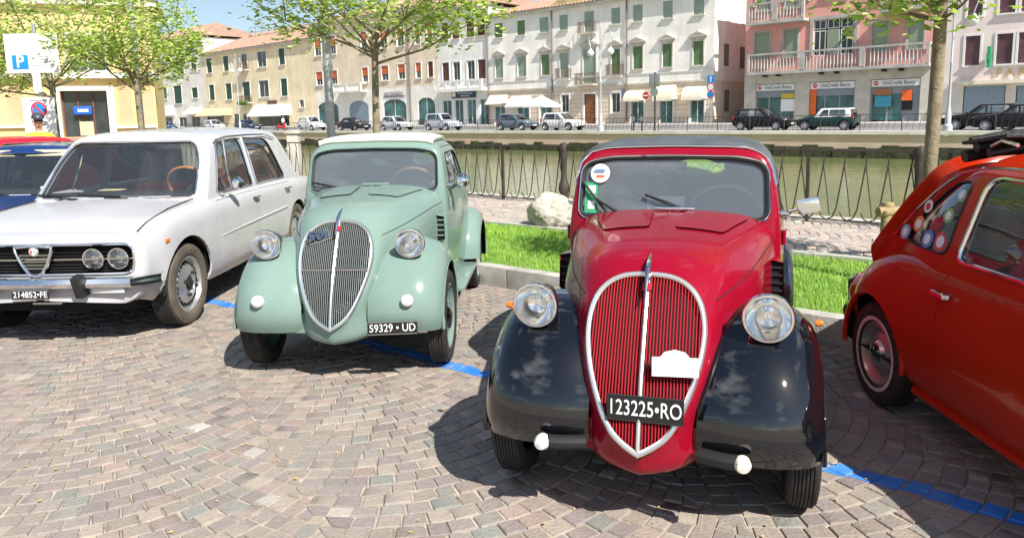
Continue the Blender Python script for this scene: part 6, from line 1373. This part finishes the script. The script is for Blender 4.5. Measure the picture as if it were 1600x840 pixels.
# ------------------------------------------------------------------ poles and signs on the near side
GALV = mat('galvanised_steel', (.42, .43, .44), .45, .7, var=.1, vscale=3); SWHITE = mat('sign_sheet', (.74, .74, .74), .4); SBLUE = mat('sign_sheet_blue', (.01, .23, .60), .35); SRED = mat('sign_sheet_red', (.60, .03, .06), .35)
def at(x, y, Y): d = ray(x, y); return Vector((0, 0, CAM_H)) + d * (Y / d.y)
p0 = at(517, 200, 10.4); po = thing('street_pole', 'thick grey steel pole rising behind the pale green coupe', 'pole', (p0.x, p0.y, .13)); MB().lathe([(.062, 0), (.058, 2.4), (.05, 4.6)], (0, 0, 0), (0, 0, 1), 18).obj('shaft', GALV, po); MB().lathe([(.068, 2.02), (.068, 2.12)], (0, 0, 0), (0, 0, 1), 18).obj('collar', GALV, po); MB().tube([(0, 0, 4.55), (.02, 0, 4.75), (.5, -.1, 4.95)], .035, 8).obj('arm', GALV, po)
p0 = at(214, 120, 15.0); po = thing('street_pole', 'slim tall grey pole standing between the two left trees', 'pole', (p0.x, p0.y, 0)); MB().lathe([(.07, 0), (.06, 2.5), (.055, 3.9), (0, 3.92)], (0, 0, 0), (0, 0, 1), 16).obj('shaft', GALV, po); MB().lathe([(.085, 0), (.085, .5)], (0, 0, 0), (0, 0, 1), 16).obj('base_sleeve', GALV, po)
YS = 14.0; p0 = at(66, 200, YS); ps = thing('parking_sign', 'white parking sign with blue P on a pole, no-parking board below', 'sign', (p0.x, p0.y, 0)); MB().tube([(0, .06, 0), (0, .06, 3.35)], .032, 12).obj('pole', GALV, ps)
def board(root, x0, y0, x1, y1, m_, name, th=.02):
    a, b = at(x0, y1, YS), at(x1, y0, YS); c = (a + b) / 2 - p0; c.z += p0.z; o = MB().box((c.x, 0, c.z), (b.x - a.x, th, b.z - a.z)).obj(name, m_, root, bev=.004); return o, (c.x, c.z, b.x - a.x, b.z - a.z)
b1, (cx, cz, bw, bh) = board(ps, 12, 52, 88, 115, SWHITE, 'parking_board')
MB().box((cx - bw * .23, -.013, cz - bh * .22), (bw * .30, .006, bh * .36)).obj('blue_square', SBLUE, b1, bev=.002)
text('letter', 'P', bh * .42, frame_m((cx - bw * .23, -.018, cz - bh * .22), (1, 0, 0), (0, 0, 1)), SWHITE, b1, .002, .006)
INK = mat('small_print', (.25, .25, .27), .6)
MB().box((cx, -.0115, cz + bh * .02), (bw * .96, .003, .006)).obj('divider', INK, b1)
for k, (dx, wd_) in enumerate(((.24, .22), (.22, .16), (.24, .24), (.18, .38), (.2, .3))): MB().box((cx + bw * dx, -.0115, cz - bh * (.08 + k * .075)), (bw * wd_, .003, bh * .02)).obj('small_print', INK, b1)
MB().box((cx + bw * .02, -.0115, cz - bh * .13), (bw * .05, .003, bh * .06)).obj('small_symbol', INK, b1)
MB().box((0, .0, 2.30), (.13, .05, .42)).obj('small_plate', SWHITE, ps, bev=.004)
b2, (cx, cz, bw, bh) = board(ps, 42, 152, 84, 221, SWHITE, 'no_parking_board')
zc_ = cz + bh * .22; MB().lathe([(.15, 0), (.15, .004), (0, .004)], (cx, -.012, zc_), (0, -1, 0), 36).obj('red_disc', SRED, b2); MB().lathe([(.115, .0045), (.115, .007), (0, .007)], (cx, -.012, zc_), (0, -1, 0), 36).obj('blue_disc', SBLUE, b2); MB().box((cx, -.0205, zc_), (.25, .003, .038), M=Matrix.Rotation(R_(45), 3, 'Y')).obj('red_bar', SRED, b2)
for k, (z, wd_) in enumerate(((.43, .34), (-.06, .12), (-.12, .3))): MB().box((cx + (.05 if k == 1 else 0), -.0115, cz + bh * z), (wd_, .003, .022)).obj('small_print', INK, b2)

# ------------------------------------------------------------------ people
def person(label, loc, rz, shirt, trousers, skin, cap=None, shades=False, scale=1.0, bag=False):
    root = thing('person', label, 'person', loc, rz); root.scale = (scale,) * 3
    J = dict(pel=(0, 0, .98, .150, .105), wst=(0, .0, 1.14, .140, .10), chs=(0, -.01, 1.32, .165, .115), shc=(0, 0, 1.43, .13, .085), nk=(0, 0, 1.50, .058, .06), nk2=(0, -.012, 1.56, .056, .06), hd=(0, -.028, 1.625, .074, .092), hd2=(0, -.02, 1.70, .078, .098), hd3=(0, -.012, 1.755, .058, .075))
    E_ = [('pel', 'wst'), ('wst', 'chs'), ('chs', 'shc'), ('shc', 'nk'), ('nk', 'nk2'), ('nk2', 'hd'), ('hd', 'hd2'), ('hd2', 'hd3')]
    for s, t in ((1, 'l'), (-1, 'r')):
        J.update({'sh' + t: (s * .185, 0, 1.42, .062, .06), 'el' + t: (s * .235, .03, 1.14, .045, .045), 'wr' + t: (s * .235, -.06, .91, .028, .024), 'pm' + t: (s * .235, -.08, .85, .036, .018), 'hp' + t: (s * .095, 0, .90, .088, .09), 'kn' + t: (s * .10, -.01, .50, .058, .06), 'an' + t: (s * .105, .02, .09, .04, .045), 'to' + t: (s * .115, -.15, .035, .042, .03)})
        E_ += [('shc', 'sh' + t), ('sh' + t, 'el' + t), ('el' + t, 'wr' + t), ('wr' + t, 'pm' + t), ('pel', 'hp' + t), ('hp' + t, 'kn' + t), ('kn' + t, 'an' + t), ('an' + t, 'to' + t)]
        for k, (dx, dz) in enumerate(((-.022, .062), (-.008, .075), (.008, .072), (.022, .06), (.0, .03))):
            nm = 'f%d%s' % (k, t); J[nm] = (s * .235 + (dx if k < 4 else -s * .045), -.088 - (.012 if k < 4 else .02), .85 - dz, .0085, .0085); E_.append(('pm' + t, nm))
    ks_ = list(J); me = bpy.data.meshes.new('body'); me.from_pydata([J[k][:3] for k in ks_], [(ks_.index(a), ks_.index(b)) for a, b in E_], []); ob = bpy.data.objects.new('body', me); COL.objects.link(ob)
    md = ob.modifiers.new('skin', 'SKIN'); md.use_smooth_shade = True; sv = me.skin_vertices[0].data
    for i, k in enumerate(ks_): sv[i].radius = J[k][3:]; sv[i].use_root = (k == 'pel')
    sb_ = ob.modifiers.new('sub', 'SUBSURF'); sb_.levels = sb_.render_levels = 2
    dg_ = bpy.context.evaluated_depsgraph_get(); m2 = bpy.data.meshes.new_from_object(ob.evaluated_get(dg_)); bpy.data.objects.remove(ob)
    for mm in (skin, shirt, trousers, BLACK): m2.materials.append(mm)
    for p in m2.polygons:
        c = p.center; r = abs(c.x)
        p.material_index = 3 if c.z < .085 else 2 if (c.z < 1.0 and r < .215) else 0 if c.z > 1.475 else 1 if (r < .21 or c.z > 1.20) else 0
    body = link('body', m2, [], root)
    mi = MB().lathe([(.012, -.02), (.016, 0), (.010, .012)], (0, -.118, 1.645), (0, -.4, -1), 10).obj('nose', skin, body); MB().box((0, -.112, 1.605), (.045, .01, .008)).obj('mouth', mat('lip', (.35, .12, .10), .6), body, bev=.003)
    for s in (1, -1): MB().lathe([(.022, -.008), (.026, 0), (.012, .010)], (s * .082, -.01, 1.66), (s, 0, 0), 10).obj('ear', skin, body); MB().lathe([(.011, 0), (.006, .006), (0, .008)], (s * .030, -.108, 1.68), (0, -1, 0), 10).obj('eye', BLACK, body)
    if cap:
        cp = MB().lathe([(.094, 0), (.097, .03), (.085, .08), (.05, .108), (0, .115)], (0, -.015, 1.705), (0, .05, 1), 24).obj('cap', cap, root)
        P = [(-.075, -.085, 1.708), (-.06, -.15, 1.70), (0, -.185, 1.696), (.06, -.15, 1.70), (.075, -.085, 1.708)]; MB().prism(P, (0, 0, .008)).obj('peak', cap, cp)
        MB().lathe([(.001, 0), (.02, .0)], (0, -.1, 1.76), (0, -1, .5), 12).obj('cap_badge', SWHITE, cp)
    else: MB().lathe([(.088, -.06), (.094, 0), (.085, .06), (.05, .095), (0, .105)], (0, .0, 1.70), (0, .25, 1), 20).obj('hair', mat('dark_hair', (.05, .035, .025), .8), root)
    if shades: MB().box((0, -.112, 1.682), (.135, .03, .036)).obj('sunglasses', BLACK, root, bev=.012); MB().tube([(-.085, -.1, 1.686), (-.088, 0, 1.68)], .004, 5).obj('glasses_arm', BLACK, root)
    MB().tube([(-.075, -.05, 1.485), (0, -.085, 1.455), (.075, -.05, 1.485), (.06, .05, 1.50), (-.06, .05, 1.50)], .014, 6, closed=True).obj('collar', shirt, root)
    return root
pm = at(60, 195, 12.0)
person('person in a yellow polo shirt, dark cap and sunglasses behind the red car', (pm.x, pm.y, -.02), R_(35), mat('yellow_shirt', (.80, .50, .03), .8), mat('navy_trousers', (.03, .04, .08), .8), mat('skin_tan', (.55, .30, .20), .55), mat('dark_cap', (.04, .05, .06), .7), True, .94)
FC = Face(UF, NF, 52.0); a_, z_ = FC.px(443, 200)
person('small person in white shirt and dark trousers walking past the white awning', tuple(FC.w(a_, 0, .10)), R_(60), mat('white_shirt', (.7, .7, .68), .8), mat('dark_trousers', (.03, .03, .035), .8), MATS['skin_tan'])

# ------------------------------------------------------------------ cars on the far bank
FC = Face(UF, NF, 49.6)
def modern(kind):
    root = thing('parked_car', 'x', 'car', group='modern cars parked on the far bank')
    H, L_, Wd, wb, fo = dict(hatch=(1.49, 3.95, .83, 2.5, .78), suv=(1.66, 4.1, .86, 2.5, .80), mini=(1.41, 3.63, .83, 2.47, .62), saloon=(1.44, 4.4, .86, 2.62, .88))[kind]
    ro_ = fo + wb - L_; h = .86 if kind != 'suv' else .98
    S = lambda k, zt, zl: [(Wd * k * .90, zl), (Wd * k * .97, zl + .10), (Wd * k, .52), (Wd * k * .985, .70), (Wd * k * .93, zt - .07), (Wd * k * .80, zt), (Wd * k * .4, zt + .03), (0, zt + .04)]
    tub = [(fo - .12, S(.84, .66, .30)), (fo - .35, S(.95, .76, .22)), (0, S(1, .86 if kind != 'suv' else .94, .22)), (-.5, S(1, h + .04, .22)), (-1.6, S(1.005, h + .05, .22)), (-wb, S(1, h + .06, .24)), (fo - L_ + .1, S(.90, h + .02, .32))]
    arch = [(Wd * .93, h - .02), (Wd * .90, h + .12), (Wd * .80, H - .18), (Wd * .72, H - .06), (Wd * .5, H - .02), (Wd * .25, H - .005), (0, H)]
    ts = dict(hatch=(-.42, 1.25), suv=(-.5, .9), mini=(-.55, .75), saloon=(-.5, 1.35))[kind]; rs_ = dict(hatch=.35, suv=.2, mini=.25, saloon=1.1)[kind]
    xf = lambda z: ts[0] - max(-.05, z - h) * ts[1]; xe = fo - L_ + .16; xr = lambda z: xe + (.45 if kind == 'saloon' else 0) + max(-.05, z - h) * rs_
    mid = [(lambda z: xf(z) - .08, arch), (-1.5, arch), (lambda z: xr(z) + .10, arch)]
    zz0, zz1 = h + .06, H - .11
    f1 = lambda z: xf(z) - .26; f2 = lambda z: xr(z) + .30
    sides = [rpoly([(-1.45, zz0), (f1(zz0), zz0), (f1(zz1), zz1), (-1.45, zz1)], .04, 3), rpoly([(f2(zz0), zz0), (-1.53, zz0), (-1.53, zz1), (f2(zz1), zz1)], .04, 3)]
    ws = rpoly([(-Wd * .80, h + .07), (Wd * .80, h + .07), (Wd * .66, H - .08), (-Wd * .66, H - .08)], .05, 3)
    bodym = mat('far_paint_base', (.5, .5, .5), .25, coat=.6)
    P = shell_car(root, dict(body=bodym, tub=tub, front=.12, rear=.10, zc=.5, bow=(.05, .04), arches=[(0, .33, .36), (-wb, .33, .36)], arch=arch, xf=xf, mid=mid, xr=xr, ghz=(h + H) / 2, ws=ws, rw=[(y, z) for y, z in ws], sides=sides, cockpit=(fo - L_ + .45, -.62, Wd * .78), doors=[], wy=Wd - .12, uw=1.3, res=(37, 42)))
    for sg in (1, -1):
        for x in (0, -wb): w_ = wheel(root, (x, sg * (Wd - .10), .315), sg, .315, .19, .20, mat('alloy', (.5, .5, .52), .35, .8), style='steel', treads=2)
        MB().add([(fo - .06, sg * Wd * .50, .62), (fo - .10, sg * Wd * .78, .66), (fo - .34, sg * Wd * .93, .76), (fo - .22, sg * Wd * .62, .75)], [(0, 1, 2, 3)]).obj('headlight', mat('far_lamp', (.75, .75, .75), .1, .3), root)
        MB().box((fo - L_ + .08, sg * Wd * .80, .85), (.10, .14, .26)).obj('tail_light', REDM, root, bev=.03); MB().box((-.55, sg * (Wd + .07), h + .12), (.10, .16, .12)).obj('door_mirror', bodym, root, bev=.03)
    MB().box((fo + .02, 0, .42), (.03, 1.1, .12)).obj('air_intake', BLACK, root, bev=.02); MB().box((fo + .045, 0, .45), (.01, .5, .1)).obj('number_plate', WSGN, root)
    return root
protos = {}
def far_car(kind, col, x, flip, label, y=200, n=0.0, roofcol=None):
    if kind not in protos: protos[kind] = modern(kind); o = protos[kind]
    else: o = copy_tree(protos[kind])
    o['label'] = label; a, _ = FC.px(x, y); L_ = dict(hatch=1.6, suv=1.7, mini=1.5, saloon=1.75)[kind] - .42
    o.location = FC.w(a + (-L_ if flip else L_), n, .10); o.rotation_euler = (0, 0, math.atan2(UF.y, UF.x) + (math.pi if flip else 0))
    pm_ = paint('far_paint_%s' % str(col), col); rm = paint('far_paint_%s' % str(roofcol), roofcol) if roofcol else pm_
    for c in o.children:
        for sl in c.material_slots:
            sl.link = 'OBJECT'
        b0 = c.name.split('.')[0]
        for i, sl in enumerate(c.material_slots):
            dm = c.data.materials[i]; sl.material = (rm if b0 == 'roof' else pm_) if dm.name.startswith('far_paint_base') else dm
    return o
far_car('hatch', (.60, .60, .60), 880, False, 'white hatchback parked in front of the palazzo door')
far_car('hatch', (.11, .14, .17), 809, False, 'slate grey hatchback parked under the white parasols')
far_car('suv', (.42, .45, .50), 693, False, 'silver off-roader parked before the columned shopfront')
far_car('hatch', (.48, .50, .52), 621, False, 'small silver hatchback parked before the arched shop window')
far_car('saloon', (.012, .015, .022), 553, False, 'black saloon parked behind the slender tree trunk across the canal')
far_car('suv', (.66, .66, .65), 487, False, 'white tall car parked right of the walking person')
far_car('saloon', (.03, .05, .10), 388, False, 'dark blue car parked before the yellow house')
far_car('hatch', (.62, .63, .64), 336, False, 'white car parked under the beige awning')
far_car('hatch', (.04, .09, .22), 262, False, 'blue car at the left end of the far row')
far_car('hatch', (.010, .011, .014), 1193, False, 'black hatchback parked before the first bank window')
far_car('mini', (.010, .035, .035), 1290, True, 'dark green small car with white roof before the bank door', roofcol=(.62, .62, .60))
far_car('hatch', (.012, .012, .014), 1530, True, 'black hatchback before the pharmacy roller shutter', n=.6)
far_car('saloon', (.010, .010, .012), 1598, True, 'black car cut off by the right picture edge across the canal', n=-2.0)
sc_ = thing('scooter', 'small red and grey scooter parked under the white awning', 'scooter', tuple(FC.w(FC.px(428, 200)[0], 1.0, .10)), .6)
MB().tube([(-.5, 0, .55), (-.2, 0, .5), (.1, 0, .32), (.4, 0, .35), (.5, 0, .95)], [.16, .18, .14, .14, .05], 10).obj('body', REDM, sc_); MB().box((-.3, 0, .78), (.6, .24, .1)).obj('seat', BLACK, sc_, bev=.03)
for x in (-.5, .6): MB().lathe([(.12, -.05), (.23, -.05), (.24, 0), (.23, .05), (.12, .05)], (x, 0, .24), (0, 1, 0), 18).obj('wheel', RUBBER, sc_)
MB().tube([(.5, -.3, 1.05), (.5, .3, 1.05)], .02, 6).obj('handlebar', BLACK, sc_); MB().box((.6, 0, .6), (.06, .4, .5)).obj('leg_shield', SWHITE, sc_, bev=.02)

# ------------------------------------------------------------------ far railing, lamps, signs, parasols
FP = Face(UF, NF, 40.9); angf = math.atan2(UF.y, UF.x)
fr_ = thing('quay_railing', 'thin dark railing along the top of the far quay wall', 'railing', (0, 0, 0)); b0, b1 = FP.px(230, 205)[0], FP.px(1640, 205)[0]
pp = MB().tube([(0, 0, .3), (0, 0, 1.15)], .028, 5).obj('post', IRON, fr_); k = 0; a = b0; bars = MB()
while a < b1:
    o = pp if k == 0 else pp.copy()
    if k: COL.objects.link(o); o.parent = fr_
    o.location = FP.w(a, 0, 0)
    for j in range(1, 7): c = a + 2.0 * j / 7; bars.tube([FP.w(c - .10, 0, .36), FP.w(c + .05, 0, 1.1)], .011, 4, caps=False)
    a += 2.0; k += 1
tag(bars.obj('bars', IRON, fr_), kind='stuff'); MB().tube([FP.w(b0, 0, 1.13), FP.w(b1, 0, 1.13)], .020, 5).obj('rail', IRON, fr_)
GLOBE = mat('opal_globe', (.80, .80, .78), .25, coat=.4); LAMPM = mat('lamp_grey', (.45, .47, .50), .5, .3)
def lamp_post(x, label, h=7.2):
    a, _ = FP.px(x, 205); t = thing('lamp_post', label, 'street lamp', tuple(FP.w(a, -.1, .30)), angf, group='two-armed globe lamps on the far quay')
    MB().lathe([(.22, 0), (.22, .25), (.14, .35), (.13, .9), (.09, 1.0), (.07, 1.2), (.055, 3.2), (.07, 3.25), (.05, 3.3), (.042, h - .6), (.06, h - .55), (.03, h - .3), (0, h)], (0, 0, 0), (0, 0, 1), 14).obj('column', LAMPM, t)
    MB().lathe([(.30, 0), (.30, -.25)], (0, 0, 0), (0, 0, 1), 14).obj('plinth', STONEF, t)
    for s in (1, -1):
        P = [(s * .03, 0, h - 1.9), (s * .2, 0, h - 1.2), (s * .45, 0, h - .75), (s * .75, 0, h - .75), (s * .95, 0, h - 1.1), (s * .85, 0, h - 1.5), (s * .8, 0, h - 1.75)]; am_ = MB().tube([tuple(p) for p in spl(np.array(P), 22)], .028, 6).obj('arm', LAMPM, t); q_ = MB().lathe([(.05, 0), (.10, -.05), (.12, -.12)], (s * .8, 0, h - 1.75), (0, 0, 1), 12).obj('lamp_cap', LAMPM, am_)
        MB().lathe([(.01, -.22), (.13, -.19), (.21, -.09), (.235, .0), (.21, .09), (.12, .19), (.01, .21)], (s * .8, 0, h - 2.05), (0, 0, 1), 18).obj('globe', GLOBE, am_)
lamp_post(940, 'tall two-armed globe lamp in front of the palazzo door'); lamp_post(1481, 'two-armed globe lamp rising in front of the pharmacy corner'); lamp_post(377, 'distant two-armed globe lamp in front of the yellow house', 8.6)
def pole_at(x, n=0.0, fc=FP): a, _ = fc.px(x, 205); return fc.w(a, n, .25)
def disc(root, p, r, cols, name): 
    for k, (kk, m_) in enumerate(cols): MB().lathe([(r * kk, .01 * k), (r * kk, .01 * k + .012), (0, .01 * k + .012)], p, -NF, 22).obj(name, m_, root)
def zpx(x, y, fc=FP): return fc.px(x, y)[1]
t = thing('road_sign', 'grey-backed road signs on a dark pole before the round awning', 'sign', tuple(pole_at(1023)), angf); zz = lambda y: zpx(1023, y) - .25
MB().tube([(0, 0, 0), (0, 0, zz(113))], .06, 8).obj('pole', IRON, t)
for s in (-1, 1): MB().box((s * .2, -.06, (zz(116) + zz(136)) / 2), (.36, .03, zz(116) - zz(136))).obj('sign_back', GALV, t, bev=.005)
MB().lathe([(.27, 0), (.27, .02), (0, .02)], (0, -.08, zz(144)), (0, -1, 0), 22).obj('round_sign', GALV, t)
t = thing('road_sign', 'red and white no-entry sign beside the grey-backed signs', 'sign', tuple(pole_at(1009)), angf); MB().tube([(0, 0, 0), (0, 0, zz(143))], .03, 8).obj('pole', GALV, t); MB().lathe([(.24, 0), (.24, .02), (0, .02)], (0, -.04, zz(149)), (0, -1, 0), 22).obj('disc', SRED, t); MB().box((0, -.066, zz(149)), (.36, .01, .09)).obj('white_bar', SWHITE, t)
FS = Face(UF, NF, 57.5); a, _ = FS.px(1110, 200); t = thing('road_sign', 'blue arrow sign above two round signs at the palazzo corner', 'sign', tuple(FS.w(a, 0, ZB)), angf); MB().tube([(0, 0, 0), (0, 0, zpx(1110, 117, FS) - ZB)], .05, 8).obj('pole', GALV, t); zq = lambda y: zpx(1110, y, FS) - ZB
MB().box((0, -.06, zq(124)), (.62, .03, .62)).obj('blue_square', SBLUE, t); MB().box((0, -.08, zq(125)), (.09, .01, .36)).obj('arrow_shaft', SWHITE, t); MB().prism([(-.14, -.08, zq(122.5)), (.14, -.08, zq(122.5)), (0, -.08, zq(119.5))], (0, .01, 0)).obj('arrow_head', SWHITE, t)
for y, c in ((136, SWHITE), (148, SBLUE)): MB().lathe([(.33, 0), (.33, .02), (0, .02)], (0, -.06, zq(y)), (0, -1, 0), 22).obj('disc', SRED, t); MB().lathe([(.25, .021), (.25, .03), (0, .03)], (0, -.06, zq(y)), (0, -1, 0), 22).obj('disc_centre', c, t)
for x, lab in ((990, 'curved dark bollard hoop left of the no-entry sign'), (1003, 'curved dark bollard hoop nearest the no-entry sign')):
    t = thing('bollard', lab, 'bollard', tuple(pole_at(x)), angf, 'bollards before the palazzo'); MB().tube([(0, 0, 0), (0, 0, .85), (-.06, 0, 1.0), (-.2, 0, 1.06)], .06, 8).obj('post', IRON, t); MB().lathe([(.15, 0), (.15, .02), (0, .02)], (0, -.07, .8), (0, -1, 0), 16).obj('reflector_disc', GALV, t)
for k, (x, lab) in enumerate(((818, 'square white parasol left of its twin, before the palazzo cafe'), (846, 'square white parasol nearest the palazzo drainpipe'))):
    fu = Face(UF, NF, 56.0); a, z = fu.px(x, 165); z1 = fu.px(x, 149)[1]; t = thing('parasol', lab, 'parasol', tuple(fu.w(a, 0, ZB)), angf, 'white parasols before the palazzo'); zb, zt_ = z - ZB, z1 - ZB
    V = [(-1.35, -1.35, zb), (1.35, -1.35, zb), (1.35, 1.35, zb), (-1.35, 1.35, zb), (0, 0, zt_)]; V2 = [(x_, y_, z_ - .18) for x_, y_, z_ in V[:4]]; MB().add(V + V2, [(0, 1, 4), (1, 2, 4), (2, 3, 4), (3, 0, 4), (0, 5, 6, 1), (1, 6, 7, 2), (2, 7, 8, 3), (3, 8, 5, 0)]).obj('canopy', mat('parasol_cloth', (.78, .77, .74), .8), t, smooth=False, fixn=False); MB().tube([(0, 0, 0), (0, 0, zt_)], .035, 8).obj('pole', WFRAME, t); MB().lathe([(.3, 0), (.3, .08), (.05, .1)], (0, 0, 0), (0, 0, 1), 14).obj('base', GALV, t)
